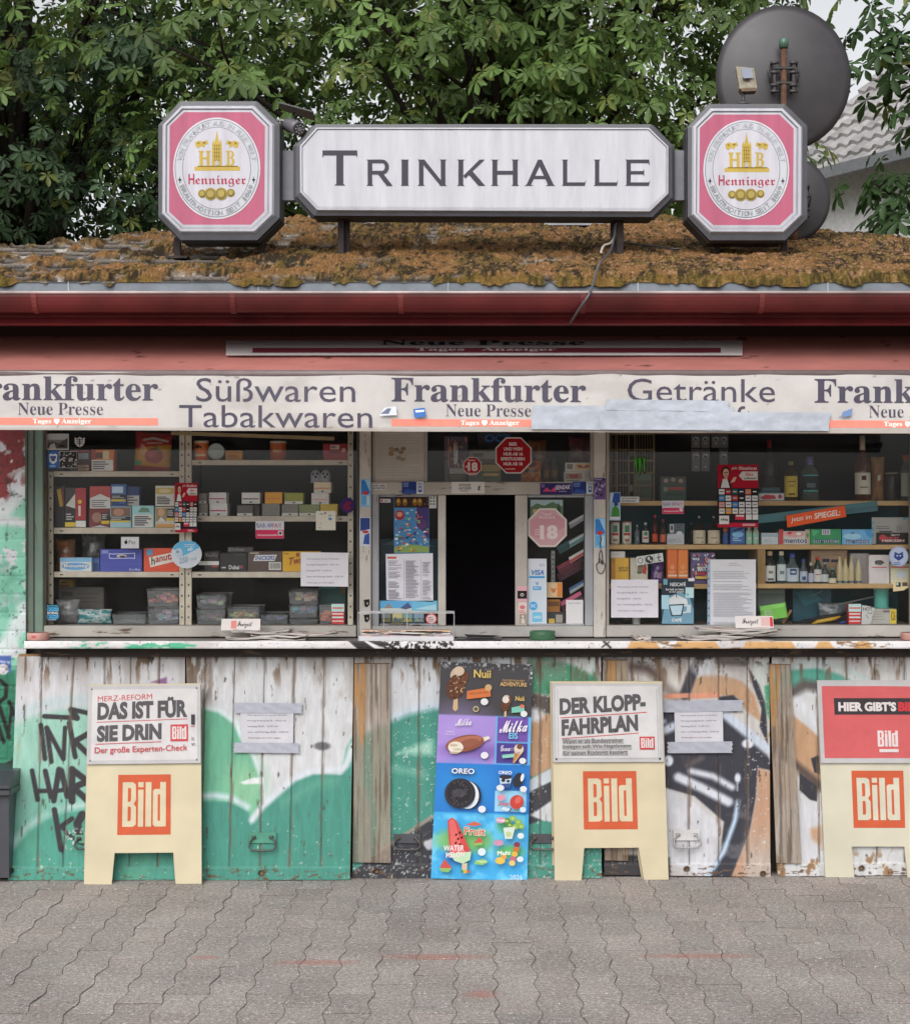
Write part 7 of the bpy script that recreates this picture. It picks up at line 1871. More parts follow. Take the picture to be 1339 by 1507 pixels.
can('snack_can', 'orange snack can with black moustache mark at the left of the second bay', RB, (155, 80, 256, 212), SB[0], (206, 104, 44), ((-.7, .62, .1, .72, (40, 30, 26)), (-.4, .72, -.1, .80, (40, 30, 26)), (-.8, .2, .5, .32, (214, 196, 150))), group='orange snack cans on the top shelf')
can('snack_can', 'orange snack can alone in the middle of the second bay', RB, (668, 80, 777, 212), SB[0], (186, 92, 42), ((-.4, .42, .4, .55, (200, 150, 110)),), Y=YS+.05, group='orange snack cans on the top shelf')
def disc():
 Y = YS+.02; c = RB((312, 156)); o = W(c[0], c[1]+12.4, Y); b = MB(); s = (CAMD+Y)/F; r = 12.3*s
 P = [(r, 0), (r, .006), (r*.9, .008), (r*.85, .003)]
 n = 36; v = []; 
 for rr, d in ((r*.98, .02), (r, .014), (r, .004), (r*.95, .0), (r*.8, .003)):
  for k in range(n): a = 2*math.pi*k/n; v.append((rr*math.cos(a), d, r+rr*math.sin(a)))
 b.add(v, [(i*n+k, (i+1)*n+k, (i+1)*n+(k+1) % n, i*n+(k+1) % n) for i in range(4) for k in range(n)] + [tuple(4*n+k for k in range(n)), tuple(range(n))[::-1]], (176, 192, 190), 0, False)
 ob = b.build('round_tin', M_PLASTIC, None, o); bm_fix(ob); tag(ob, 'pale round tin standing on edge beside the orange snack can', 'tin')
disc()
box_item('yellow_box', 'yellow box right of the pale round tin on the top shelf', 'box', RB, (376, 148, 488, 212), (196, 136, 34), [('r', 384, 160, 480, 165, (150, 96, 26)), ('lines', 390, 470, [175, 188], 5, (120, 76, 24))], SB[0], YS+.03)
box_item('red_box', 'red box with white block lettering at the right end of the top shelf', 'box', RB, (1030, 102, 1192, 212), (150, 34, 48), [('r', 1078, 110, 1140, 140, (196, 176, 170)), ('lines', 1082, 1136, [116, 126], 5, (120, 40, 50)), ('poly', octa(1168, 144, 14), (196, 150, 150)), ('r', 1070, 152, 1140, 170, (100, 40, 60))], SB[0])
fl = 'small filter and paper boxes on the second shelf'
SY = YS+.012; zl = lambda y: SB[1]+(590-y)/4.566*(CAMD+SY)/F
def small(label, x0, y0, x1, y1, col, on, stripe=None, lab=True, Y=SY):
 ops = []
 if stripe: ops.append(('r', x0+6, y0+(y1-y0)*.52, x1-8, y0+(y1-y0)*.62, stripe))
 if lab: ops += [('r', x0+2, y1-(y1-y0)*.26, x1-4, y1-2, (196, 194, 190)), ('r', (x0+x1)/2-8, y1-(y1-y0)*.2, (x0+x1)/2+8, y1-(y1-y0)*.08, (70, 68, 70))]
 box_item('paper_box', label, 'box', RB, (x0, y0, x1, y1), col, ops, on, Y, .09, fl)
small('grey paper box half behind the red poster, lower layer', 196, 508, 256, 590, (130, 126, 120), SB[1], lab=True, Y=SY+.01)
small('white paper box with red stripe in the lower layer', 268, 506, 388, 590, (204, 202, 200), SB[1], (160, 40, 60))
small('dark grey paper box alone in the lower layer', 452, 516, 560, 590, (84, 80, 78), SB[1])
small('plain grey paper box under the orange one', 620, 506, 740, 590, (120, 118, 114), SB[1], lab=False)
small('grey paper box under the olive one', 752, 510, 864, 590, (116, 112, 104), SB[1])
small('green grey paper box in the lower layer near the right', 868, 512, 1008, 590, (122, 130, 88), SB[1])
small('yellow paper box behind the square card at the right end', 1012, 508, 1128, 590, (190, 164, 64), SB[1])
small('grey paper box half behind the red poster, upper layer', 196, 436, 250, 506, (126, 120, 116), zl(507), lab=True, Y=SY+.01)
small('white paper box with red stripe in the upper layer at left', 264, 430, 380, 505, (206, 204, 202), zl(506), (160, 40, 60))
small('white paper box with dark stripe standing alone in the upper layer', 484, 430, 606, 505, (206, 204, 202), SB[1]+.0545, (90, 40, 60))
small('orange yellow paper box in the upper layer', 640, 428, 755, 505, (214, 150, 44), zl(506), (206, 120, 70), False)
small('olive green paper box in the upper layer', 770, 432, 898, 509, (140, 142, 56), zl(510))
small('white paper box under the cream box with the two ghosts', 952, 434, 1070, 511, (200, 196, 194), zl(512), (206, 150, 150))
small('cream box carrying the two little ghosts', 968, 360, 1084, 432, (206, 190, 160), zl(434), (200, 120, 90))
small('plain grey box under the white stripe box standing alone', 488, 512, 604, 590, (70, 66, 66), SB[1], lab=False, Y=SY+.03)
def ghost(cx, label, lean_):
 Y = SY+.03; c = RB((cx, 360)); s = (CAMD+Y)/F; o = W(c[0], 0, Y); z = zl(434)+.0465; b = MB(); r = 8.2*s
 b.lathe([(r*1.15, 0), (r*1.02, r*.5), (r*.95, r*1.3), (r*.75, r*1.9), (r*.4, r*2.2), (r*.1, r*2.3)], 0, 0, (176, 180, 190), 18)
 for sx in (-1, 1): b.disk(sx*r*.35, r*1.5, r*.17, r*.24, -r*.93, (26, 26, 30), 10)
 b.disk(0, r*.95, r*.2, r*.26, -r*1.02, (26, 26, 30), 10)
 ob = b.build('ghost_figure', M_FABRIC, None, (o[0], Y, z), (0, math.radians(lean_), 0)); tag(ob, label, 'figure', 'two little ghosts on the cream box')
ghost(988, 'left one of the two small white ghosts on the cream box', -8); ghost(1040, 'right one of the two small white ghosts on the cream box', 8)
box_item('chocolate_box', 'black box with silver print behind the white strip on the third shelf', 'box', RB, (232, 830, 332, 966), (50, 46, 48), [('t', 'Giotto', 240, 840, 320, 866, (120, 116, 112), 'script'), ('r', 195, 896, 332, 922, (206, 204, 200)), ('r', 284, 926, 322, 936, (170, 60, 60))], SB[2], YS+.02, group=sw)
box_item('chocolate_box', 'black wafer box with white lettering left of the brown box', 'box', RB, (336, 840, 520, 966), (38, 36, 40), [('r', 436, 850, 510, 856, (70, 70, 60)), ('lines', 350, 396, [934], 9, (190, 186, 184)), ('t', 'Dubai', 398, 922, 468, 950, (206, 202, 200), 'bold'), ('e', 483, 935, 11, 11, (150, 60, 76))], SB[2], group=sw)
box_item('wafer_bar', 'dark bar lying on the black wafer box', 'bar', RB, (390, 800, 560, 838), (60, 58, 62), [('t', 'Dubai', 400, 806, 500, 826, (120, 118, 118), 'bold')], SB[2]+.0835, YS+.03, .03)
box_item('chocolate_box', 'brown peanut bar box with barcode on the third shelf', 'box', RB, (524, 828, 756, 966), (84, 68, 64), [('lines', 540, 600, [838], 7, (180, 170, 160)), ('poly', [(560, 894), (576, 854), (720, 852), (704, 894)], (206, 204, 206)), ('t', 'SNICKERS', 572, 860, 708, 888, (52, 74, 140), 'ital'), ('r', 666, 902, 748, 954, (200, 198, 196))]+[('r', 672+i*6.0, 908, 672+i*6.0+(3 if i % 3 else 1.6), 946, (60, 58, 60)) for i in range(12)], SB[2], group=sw)
box_item('chocolate_box', 'yellow caramel bar box beside the brown peanut bar box', 'box', RB, (758, 830, 1010, 966), (206, 158, 44), [('t', 'Twix', 800, 872, 920, 922, (150, 60, 40), 'ital', -14), ('lines', 770, 820, [842], 8, (150, 90, 40)), ('poly', [(850, 838), (874, 842), (866, 868), (846, 862)], (150, 84, 50))], SB[2], group=sw)
sheet('sticker', 'cash payment sticker in white and red on the left window', 'sticker', RB, [(577, 736), (577, 630), (583, 625), (762, 625), (768, 630), (768, 737), (762, 742), (583, 742)], (200, 200, 206), [('t', 'BAR', 588, 640, 648, 670, (70, 84, 130), 'sans', 0, -.2), ('t', 'PAY', 690, 640, 756, 670, (150, 60, 90), 'sans', 0, -.2), ('e', 670, 654, 16, 15, (150, 160, 190)), ('poly', [(578, 684), (767, 684), (767, 736), (760, 741), (584, 741), (578, 736)], (196, 56, 92)), ('t', 'Akzeptanzstelle', 586, 712, 722, 728, (220, 200, 206), 'ital'), ('r', 728, 690, 760, 722, (206, 200, 200)), ('e', 744, 706, 10, 10, (80, 76, 80))], group='cash payment stickers')
sheet('notice_card', 'small cream card with blue marks below the second shelf', 'card', RB, (982, 557, 1114, 686), (206, 204, 190), [('lines', 1008, 1040, [572, 580], 3, (110, 116, 130)), ('r', 1040, 566, 1050, 578, (60, 70, 90)), ('r', 1068, 584, 1088, 592, (130, 140, 150)), ('poly', [(1066, 602), (1082, 602), (1092, 611), (1082, 620), (1070, 620)], (70, 130, 180)), ('lines', 1010, 1030, [632, 640, 648], 3, (150, 170, 180)), ('lines', 1000, 1020, [668], 4, (140, 140, 150))])
sheet('sticker', 'round dark purple sticker with red swirl at the right of the left window', 'sticker', RB, circ(1193, 519, 50, 52), (50, 42, 92), [('poly', [(1160, 530), (1190, 490), (1226, 500), (1200, 520), (1226, 540), (1190, 548)], (120, 36, 70)), ('l', [(1165, 545), (1200, 556), (1228, 530)], 6, (110, 40, 76))], group=st)
sheet('paper_notice', 'white opening hours sheet in the lower right of the left window', 'notice', RB, [(880, 1062), (1198, 1066), (1200, 838), (880, 834)], (208, 207, 214), [('t', NOTICE[i], 920, 872+i*40, 920+min(250, len(NOTICE[i])*6.8), 886+i*40, (104, 102, 114), 'sans') for i in range(5)], group='opening hours notices')
tub('lower clear tub of the stack right of the middle rack post', RB, (176, 1216, 376, 1326), BASE, (120, 116, 116))
tub('upper clear tub of the stack right of the middle rack post', RB, (176, 1122, 382, 1216), BASE+.0705, (160, 164, 168), d=.2)
tub('clear tub with yellow wrapped sweets standing by itself', RB, (386, 1208, 606, 1326), BASE, (186, 166, 110), d=.2)
tub('lowest empty clear tub between the stacks', RB, (608, 1256, 796, 1326), BASE, (130, 140, 160), d=.2)
tub('bottom clear tub of the stack of three', RB, (800, 1284, 998, 1326), BASE, None)
tub('middle clear tub of the stack of three with blue sweets', RB, (798, 1190, 996, 1284), BASE+.0275, (120, 140, 160))
tub('top clear tub of the stack of three with pink sweets', RB, (796, 1096, 998, 1190), BASE+.0885, (196, 150, 130), d=.2)
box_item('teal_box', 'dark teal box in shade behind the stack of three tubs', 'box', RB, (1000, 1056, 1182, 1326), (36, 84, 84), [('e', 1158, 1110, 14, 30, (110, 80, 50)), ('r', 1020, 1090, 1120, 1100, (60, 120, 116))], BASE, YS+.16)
tub('small clear tub holding orange sweets beside the red and white box', RB, (1004, 1196, 1084, 1326), BASE, (206, 110, 76), d=.1)
def medicine(label, R, rect, Y=None):
 x0, y0, x1, y1 = rect; h = y1-y0; w = x1-x0
 box_item('lozenge_box', label, 'box', R, rect, (190, 60, 60), [('r', x0, y0, x1, y0+h*.38, (176, 204, 204)), ('r', x0+w*.06, y0+h*.16, x1-w*.06, y0+h*.24, (200, 110, 100)), ('r', x0+w*.05, y0+h*.46, x1-w*.05, y0+h*.52, (214, 206, 204)), ('r', x0+w*.05, y0+h*.62, x1-w*.05, y0+h*.7, (190, 204, 206)), ('r', x0+w*.05, y0+h*.82, x1-w*.05, y0+h*.87, (214, 206, 204))], BASE, Y, .04, 'red and white lozenge boxes')
medicine('red and white lozenge box at the right end of the left window', RB, (1086, 1188, 1172, 1324))
# --------------------------------------------------------------- serving hatch
HB = Z(709, .06); HB2 = Z(918.5, .05)
sheet('sticker', 'large red octagon sticker about beer and spirits above the hatch', 'sticker', RH, octa(843, 138, 99), (206, 200, 198), [('poly', octa(843, 138, 92), (160, 26, 36))]+[('t', t_, a, y, b_, y+17, (214, 200, 198), 'heavy') for t_, a, b_, y in (('BIER', 820, 862, 72), ('UND WEIN', 794, 888, 97), ('NUR AB 16', 792, 890, 122), ('SPIRITUOSEN', 778, 900, 147), ('NUR AB 18', 792, 888, 172))]+[('lines', 800, 888, [204], 5, (206, 170, 168))], group='age limit stickers')
sheet('sticker', 'small red octagon sticker with number 18 above the hatch', 'sticker', RH, octa(635, 192, 50), (200, 190, 188), [('poly', octa(635, 192, 45), (160, 28, 36)), ('t', '18', 612, 172, 662, 218, (214, 204, 202), 'heavy'), ('t', 'ab', 600, 186, 613, 200, (214, 204, 202), 'bold'), ('lines', 612, 660, [160, 226], 6, (206, 170, 168))], group='age limit stickers')
def magazine():
 ops = [('r', 496, 40, 610, 228, (70, 62, 76)), ('l', [(552, 70), (552, 180)], 20, (170, 160, 160))]; r = random.Random(8)
 for i in range(40): x, y = r.uniform(498, 600), r.uniform(44, 200); ops.append(('r', x, y, x+r.uniform(4, 10), y+r.uniform(6, 22), r.choice([(170, 80, 50), (60, 80, 120), (150, 130, 90), (36, 30, 40)])))
 ops += [('l', [(515, 50), (515, 190)], 5, (180, 90, 60)), ('t', 'VIVA', 540, 90, 562, 160, (190, 180, 176), 'bold'), ('r', 520, 200, 604, 228, (140, 134, 130))]
 box_item('magazine', 'upright magazine with crowded dark cover above the hatch', 'magazine', RH, (494, 38, 612, 268), (64, 56, 66), ops, HB, .075, .006)
magazine()
box_item('grey_carton', 'grey carton behind the small red octagon above the hatch', 'box', RH, (614, 104, 756, 268), (120, 118, 114), [('r', 620, 112, 750, 150, (150, 148, 144)), ('r', 640, 120, 690, 140, (90, 88, 88))], HB, .14, .06)
box_item('snack_pack', 'dark green and gold snack pack below the big red octagon', 'box', RH, (676, 176, 780, 268), (78, 92, 60), [('r', 680, 182, 776, 214, (150, 130, 60)), ('r', 690, 226, 770, 236, (190, 150, 80)), ('lines', 690, 770, [246], 6, (60, 50, 40))], HB, .09, .03)
box_item('snack_pack', 'dim brown pack at the left of the small red octagon', 'box', RH, (520, 230, 606, 270), (56, 54, 46), [('lines', 526, 600, [238, 250], 6, (84, 80, 60))], HB, .06, .02)
def p_or(c):
 c.blend(np.ones(c.X.shape), (176, 92, 36)); c.wear((206, 132, 54), .52, .05, .05, 7, 1, .08); c.rect(20, 60, 80, 80, (90, 50, 30), 2); c.ell(50, 30, 26, 16, (120, 44, 30), 3)
bag('snack_bag', 'orange snack bag right of the big red octagon above the hatch', 'bag', RH, (880, 160, 985, 270), HB, p_or, Y=.085, th=.04)
bag('snack_bag', 'dim orange brown bag high behind the big red octagon', 'bag', RH, (920, 50, 1010, 200), HB+.055, p_dkbag((110, 70, 44), (150, 92, 44)), Y=.14, th=.04)
for lb, xa, colr in (('amber', 1010, (90, 36, 26)), ('green', 1050, (50, 70, 36))):
 bottle('%s sauce bottle in shade right of the orange snack bag' % ('small dark red' if lb == 'amber' else 'small dark green'), RH, xa, 150, 270, 36, HB, colr, (60, 56, 50), (.2, .5, (120, 90, 50)), Y=.12, group='sauce bottles above the hatch', opaque=True)
bag('snack_bag', 'dark red snack bag at the right above the hatch', 'bag', RH, (1120, 30, 1235, 172), HB+.08, p_dkbag((70, 30, 34), (120, 40, 44)), Y=.15, th=.04)
cz = (270-217)/3.433*(CAMD+.08)/F
box_item('cigarette_carton', 'lower white cigarette carton with red crests above the hatch', 'carton', RH, (1098, 217, 1244, 270), (196, 192, 184), [('r', 1106, 226, 1190, 256, (150, 130, 110)), ('poly', [(1120, 232), (1175, 232), (1165, 252), (1130, 252)], (150, 40, 40)), ('r', 1200, 222, 1240, 254, (170, 166, 160)), ('lines', 1108, 1190, [260], 4, (110, 100, 96))], HB, .08, .08)
box_item('cigarette_carton', 'upper white cigarette carton with red crests above the hatch', 'carton', RH, (1104, 173, 1244, 216), (200, 196, 190), [('r', 1112, 180, 1142, 206, (110, 108, 104)), ('r', 1152, 178, 1238, 208, (196, 170, 110)), ('poly', [(1160, 188), (1180, 184), (1195, 196), (1210, 184), (1232, 188), (1215, 200), (1175, 200)], (150, 44, 40))], HB+cz+.001, .08, .08)
sheet('shop_sign', 'dark hanging sign with blue letters at the top above the hatch', 'sign', RH, (660, 20, 860, 90), (30, 28, 34), [('t', 'OCB', 696, 30, 830, 72, (28, 90, 156), 'heavy')], Y=.16, mat=M_CARD)

# left inner pane
ops = [('r', 242, 402, 416, 628, (78, 130, 176)), ('r', 242, 347, 416, 402, (56, 40, 40))]; _r = random.Random(12)
for _x in (262, 295, 345, 370): ops += [('e', _x, 374, 13, 20, (120, 88, 40)), ('e', _x, 368, 8, 9, (176, 140, 70))]
ops += [('poly', [(355, 402), (416, 402), (416, 560), (380, 520), (350, 450)], (70, 60, 110)), ('e', 268, 440, 24, 24, (160, 50, 56)), ('e', 268, 436, 14, 12, (206, 150, 130)), ('e', 380, 486, 26, 26, (90, 66, 110)), ('poly', [(242, 600), (300, 585), (416, 598), (416, 628), (242, 628)], (130, 156, 90))]
for _i in range(70): ops.append(('e', _r.uniform(250, 410), _r.uniform(408, 622), _r.uniform(3, 10), _r.uniform(2, 7), _r.choice([(206, 204, 204), (190, 90, 70), (206, 170, 100), (60, 70, 120), (150, 190, 210), (196, 120, 110), (110, 160, 120)]), 8))
ops += [('l', [(246, 545), (280, 555), (320, 548), (350, 552)], 3, (50, 60, 90))]
sheet('price_poster', 'blue ice lolly price poster with dark top on the left hatch pane', 'poster', RH, (240, 345, 418, 632), (84, 140, 186), ops)
sheet('price_list', 'white three column price list on the left hatch pane', 'list', RH, [(202, 868), (438, 878), (436, 632), (198, 636)], (210, 210, 218), [('r', 206, 650, 252, 660, (190, 90, 80)), ('l', [(290, 660), (290, 868)], 1.5, (150, 150, 160)), ('l', [(376, 656), (376, 872)], 1.5, (150, 150, 160))]+[('r', x+2, y, x+_r.uniform(w*.5, w), y+3.2, (140, 138, 150)) for x, w in ((210, 70), (296, 72), (382, 48)) for y in range(670, 864, 7) if _r.random() < .85])
sheet('notice_card', 'small white card with grid of icons at the top of the left hatch pane', 'card', RH, (382, 343, 454, 405), (204, 204, 200), [('r', 392+i*15, 350+j*15, 400+i*15, 358+j*15, (90, 92, 90)) for i in range(4) for j in range(3)])
sheet('sticker', 'beach photo strip in light blue at the foot of the left hatch pane', 'sticker', RH, (168, 872, 458, 926), (110, 176, 206), [('r', 170, 874, 330, 910, (96, 160, 206)), ('r', 170, 910, 330, 922, (190, 196, 190)), ('poly', [(190, 910), (210, 885), (236, 910)], (140, 130, 120)), ('poly', [(270, 910), (310, 880), (330, 906), (300, 916)], (80, 90, 130)), ('poly', [(336, 915), (450, 890), (456, 920)], (160, 200, 214))], group=st)
sheet('sticker', 'tiny white and red label at the top left of the left hatch pane', 'sticker', RH, (170, 358, 222, 376), (204, 200, 198), [('r', 174, 362, 184, 372, (190, 50, 50)), ('lines', 190, 218, [363, 369], 3, (120, 110, 110))], group=st)
sheet('sticker', 'round red and white sign sticker low on the left hatch pane', 'sticker', RH, circ(428, 964, 30, 28), (190, 70, 76), [('e', 428, 964, 24, 22, (206, 196, 194)), ('lines', 412, 446, [955, 964, 973], 4, (180, 60, 70))], group=st)
for k, (xx, lb, cA, cB) in enumerate(((172, 'dark', (70, 80, 84), (120, 110, 70)), (230, 'yellowish', (150, 140, 90), (84, 104, 120)), (282, 'teal', (74, 110, 110), (170, 150, 90)), (338, 'grey blue', (84, 110, 130), (140, 150, 140)))):
 sheet('postcard', '%s view postcard in the row at the foot of the left hatch pane' % lb, 'postcard', RH, (xx, 934, xx+54, 992), cA, [('r', xx+3, 938, xx+51, 960, tuple(min(255, q+50) for q in cA)), ('poly', [(xx+3, 978), (xx+16, 952), (xx+30, 970), (xx+42, 958), (xx+51, 978)], cB), ('r', xx+3, 978, xx+51, 989, tuple(q*.7 for q in cA))], Y=YG+.012, group='postcards behind the left hatch pane')
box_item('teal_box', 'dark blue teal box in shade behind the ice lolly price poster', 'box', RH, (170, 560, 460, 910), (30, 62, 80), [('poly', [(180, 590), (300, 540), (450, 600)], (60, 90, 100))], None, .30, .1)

# right inner pane
sheet('sticker', 'green mountain photo card behind the faded octagon', 'sticker', RH, (928, 362, 1092, 460), (140, 156, 140), [('r', 930, 364, 1090, 400, (150, 170, 176)), ('poly', [(930, 450), (930, 400), (960, 380), (1000, 392), (1040, 372), (1090, 396), (1090, 450)], (84, 110, 84)), ('poly', [(1060, 440), (1070, 370), (1084, 440)], (50, 74, 54)), ('r', 940, 410, 1000, 430, (176, 150, 110))], group=st, Y=YG-.001)
sheet('sticker', 'faded pink octagon sticker with number 18 on the right hatch pane', 'sticker', RH, octa(1014, 503, 106), (206, 198, 190), [('poly', octa(1014, 503, 96), (196, 156, 162)), ('poly', [(930, 470), (1010, 420), (1100, 460), (1100, 500), (980, 560), (930, 540)], (190, 140, 150)), ('t', 'TABAK-', 984, 428, 1040, 442, (214, 196, 194), 'bold'), ('t', 'PRODUKTE', 972, 445, 1052, 459, (214, 196, 194), 'bold'), ('t', '18', 976, 490, 1066, 562, (214, 200, 198), 'heavy'), ('lines', 950, 990, [512, 524, 536], 4, (210, 190, 190))], Y=YG-.0034, group='age limit stickers')
sheet('payment_strip', 'tall white and light blue card payment strip on the right hatch pane', 'sticker', RH, (915, 660, 1010, 990), (196, 206, 216), [('r', 916, 661, 1009, 720, (204, 208, 216)), ('t', ')))', 972, 684, 998, 700, (90, 120, 170), 'sans'), ('t', 'VISA', 934, 716, 996, 742, (60, 110, 176), 'ital'), ('r', 922, 748, 1000, 758, (60, 150, 206)), ('t', 'V', 952, 776, 972, 794, (60, 140, 200), 'bold'), ('r', 940, 800, 982, 818, (60, 150, 206)), ('t', 'PAY', 946, 804, 976, 814, (206, 214, 220), 'bold'), ('e', 943, 898, 20, 22, (70, 160, 214)), ('t', 'DC', 930, 890, 956, 906, (206, 220, 226), 'bold'), ('r', 938, 930, 986, 978, (110, 180, 214)), ('t', 'AMEX', 942, 948, 982, 962, (206, 224, 230), 'bold')])
sheet('payment_sheet', 'white sheet with one line of print at the foot of the right hatch pane', 'notice', RH, (1108, 868, 1194, 990), (208, 206, 208), [('t', 'Jetzt zahlen', 1120, 880, 1182, 890, (110, 108, 112), 'sans')])
def tilted_pack(label, R, quad, colA, colB, Y=.13, grp='slanted cigarette packs behind the right hatch pane', ops=()):
 cx = sum(p[0] for p in quad)/4; q = [R(p) for p in quad]; o = W(sum(p[0] for p in q)/4, max(p[1] for p in q), Y); b = MB()
 b.prism([(W(p[0], p[1], Y)[0]-o[0], W(p[0], p[1], Y)[2]-o[2]) for p in q], 0, .022, colA)
 f = Face(b, R, Y, o); mid = lambda a, c, t: (a[0]+(c[0]-a[0])*t, a[1]+(c[1]-a[1])*t)
 f.poly([mid(quad[0], quad[3], .45), mid(quad[1], quad[2], .45), mid(quad[1], quad[2], .95), mid(quad[0], quad[3], .95)], colB); f.draw(ops)
 return tag(b.build('cigarette_pack', M_CARD, None, o), label, 'pack', grp)
for k, (y, lb, ca, cb) in enumerate(((436, 'topmost white and grey', (190, 190, 188), (150, 152, 156)), (532, 'white and teal', (186, 196, 196), (90, 130, 136)), (612, 'white and red', (196, 192, 188), (170, 60, 60)), (768, 'blue and grey', (60, 96, 140), (150, 156, 160)))):
 tilted_pack('%s slanted cigarette pack at the right of the hatch' % lb, RH, [(1122, y+42), (1196, y), (1196, y+30), (1130, y+72)], ca, cb)
for k, (y, ca) in enumerate(((560, (40, 96, 100)), (660, (130, 36, 60)), (700, (90, 30, 56)))):
 tilted_pack('%s slanted pack in shade left of the others at the hatch' % ('dark teal', 'crimson', 'dark purple')[k], RH, [(1060, y+40), (1180, y-24), (1196, y+10), (1076, y+76)], ca, tuple(q*.7 for q in ca), .15+.02*k)
tilted_pack('pink slanted pack above the white printed sheet', RH, [(1078, 880), (1180, 824), (1196, 860), (1092, 926)], (200, 96, 130), (60, 40, 50), .125)
box_item('tissue_pack', 'white and orange pack right of the card payment strip', 'box', RH, (1008, 780, 1090, 856), (206, 176, 140), [('r', 1064, 782, 1088, 852, (206, 120, 44)), ('poly', [(1030, 806), (1050, 812), (1060, 804), (1052, 830), (1036, 832)], (190, 110, 60))], None, .07, .03)
box_item('tissue_pack', 'dark amber pack below the white and orange one', 'box', RH, (1010, 866, 1078, 930), (150, 96, 40), [('r', 1016, 876, 1072, 900, (96, 60, 34))], None, .08, .03)
box_item('tissue_pack', 'black and yellow pack at the foot of the right hatch pane', 'box', RH, (1012, 932, 1104, 992), (48, 46, 50), [('r', 1020, 965, 1050, 988, (190, 160, 60)), ('r', 1056, 945, 1090, 985, (150, 140, 130))], HB2, .06, .05)
box_item('metal_bracket', 'grey perforated bracket in shade behind the right hatch pane', 'bracket', RH, (1032, 618, 1052, 780), (120, 120, 120), [('e', 1042, 640+k*24, 4, 4, (40, 40, 42), 8) for k in range(6)], None, .10, .01)

# stickers on the hatch frame
fs = 'stickers on the hatch frame'
YF, YT = -.0135, .0025
def can_sticker(label, R, x0, y0, x1, y1, Y=YF):
 h = y1-y0; w = x1-x0
 sheet('sticker', label, 'sticker', R, (x0, y0, x1, y1), (120, 176, 214), [('poly', [(x0+w*.06, y0+h*.05), (x1-w*.06, y0+h*.02), (x1-w*.06, y0+h*.52), (x0+w*.06, y0+h*.56)], (52, 120, 190)), ('poly', [(x0+w*.4, y0+h*.02), (x1-w*.06, y0+h*.02), (x1-w*.06, y0+h*.46)], (150, 190, 214)), ('e', x0+w*.5, y0+h*.5, w*.3, h*.07, (186, 60, 70)), ('r', x0+w*.1, y0+h*.62, x0+w*.55, y0+h*.92, (96, 160, 206)), ('r', x0+w*.6, y0+h*.6, x1-w*.1, y0+h*.94, (180, 196, 206))], Y=Y, group=fs)
can_sticker('upper blue drink can sticker on the post left of the hatch', RH, 72, 258, 122, 398)
sheet('sticker', 'lower navy and white drink sticker on the post left of the hatch', 'sticker', RH, (66, 450, 122, 597), (190, 196, 206), [('r', 70, 454, 118, 520, (50, 70, 130)), ('poly', [(70, 520), (118, 510), (118, 540), (70, 548)], (196, 200, 210)), ('e', 96, 524, 16, 8, (180, 60, 80)), ('poly', [(84, 585), (92, 540), (116, 530), (116, 588)], (58, 84, 150))], Y=YF, group=fs)
can_sticker('blue drink can sticker on the post right of the hatch', RH, 1253, 455, 1307, 604)
ops = [('r', 1249, 254, 1306, 360, (96, 80, 130))]; _r = random.Random(31)
for _i in range(26): ops.append(('e', _r.uniform(1253, 1303), _r.uniform(268, 352), _r.uniform(3, 8), _r.uniform(3, 9), _r.choice([(60, 50, 90), (160, 150, 180), (196, 190, 200), (120, 70, 130)]), 8))
sheet('sticker', 'crowded purple comic sticker on the post right of the hatch', 'sticker', RH, (1247, 252, 1308, 362), (150, 140, 170), ops+[('r', 1249, 254, 1306, 266, (60, 44, 96)), ('lines', 1253, 1300, [258], 5, (160, 150, 190))], Y=YF, group=fs)
sheet('sticker', 'white label with two dark print lines at the left of the hatch transom', 'sticker', RH, (128, 281, 200, 313), (200, 200, 198), [('t', 'NUR HIER', 132, 286, 196, 296, (70, 70, 74), 'bold'), ('t', 'BIS FREITAG', 132, 299, 196, 309, (70, 70, 74), 'bold')], Y=YT, group=fs)
for lb, x0, x1 in (('left', 280, 352), ('right', 1140, 1209)):
 sheet('sticker', 'navy blue sticker near the %s end of the hatch transom' % lb, 'sticker', RH, (x0, 270, x1, 332), (38, 56, 116), [('lines', x0+6, x1-20, [276, 284, 292], 4, (120, 140, 190)), ('poly', [(x0+4, 330), (x0+20, 306), (x1-6, 316), (x1-4, 330)], (56, 80, 150))], Y=YT, group=fs)
for lb, x0, x1 in (('left', 354, 388), ('right', 1212, 1244)):
 sheet('sticker', 'narrow white and blue sticker beside the %s navy one on the transom' % lb, 'sticker', RH, (x0, 270, x1, 332), (204, 206, 208), [('r', x0+5, 274, x1-5, 290, (150, 160, 176)), ('r', x0+8, 294, x1-7, 324, (52, 96, 160)), ('r', x0+12, 300, x1-11, 312, (190, 200, 214))], Y=YT, group=fs)
sheet('sticker', 'white label with black print over the serving opening', 'sticker', RH, (530, 272, 697, 330), (204, 202, 198), [('t', 'RUTZUCK', 568, 282, 628, 294, (66, 64, 66), 'bold'), ('t', 'AUF ZACK', 566, 298, 630, 310, (66, 64, 66), 'bold'), ('lines', 572, 626, [316], 3, (120, 118, 118)), ('poly', [(664, 300), (672, 288), (676, 296), (670, 304), (676, 314), (664, 314)], (60, 58, 60))], Y=YT, group=fs)
sheet('sticker', 'dark violet sticker with pink splash right of the serving opening', 'sticker', RH, (977, 278, 1138, 336), (52, 46, 96), [('poly', [(990, 320), (1010, 300), (1030, 316), (1050, 296), (1060, 322)], (190, 70, 110)), ('t', 'SENSAK', 1052, 290, 1132, 312, (206, 200, 214), 'ital', -4), ('r', 982, 284, 1000, 300, (120, 90, 160)), ('lines', 1070, 1126, [318], 4, (150, 140, 180))], Y=YT, group=fs)
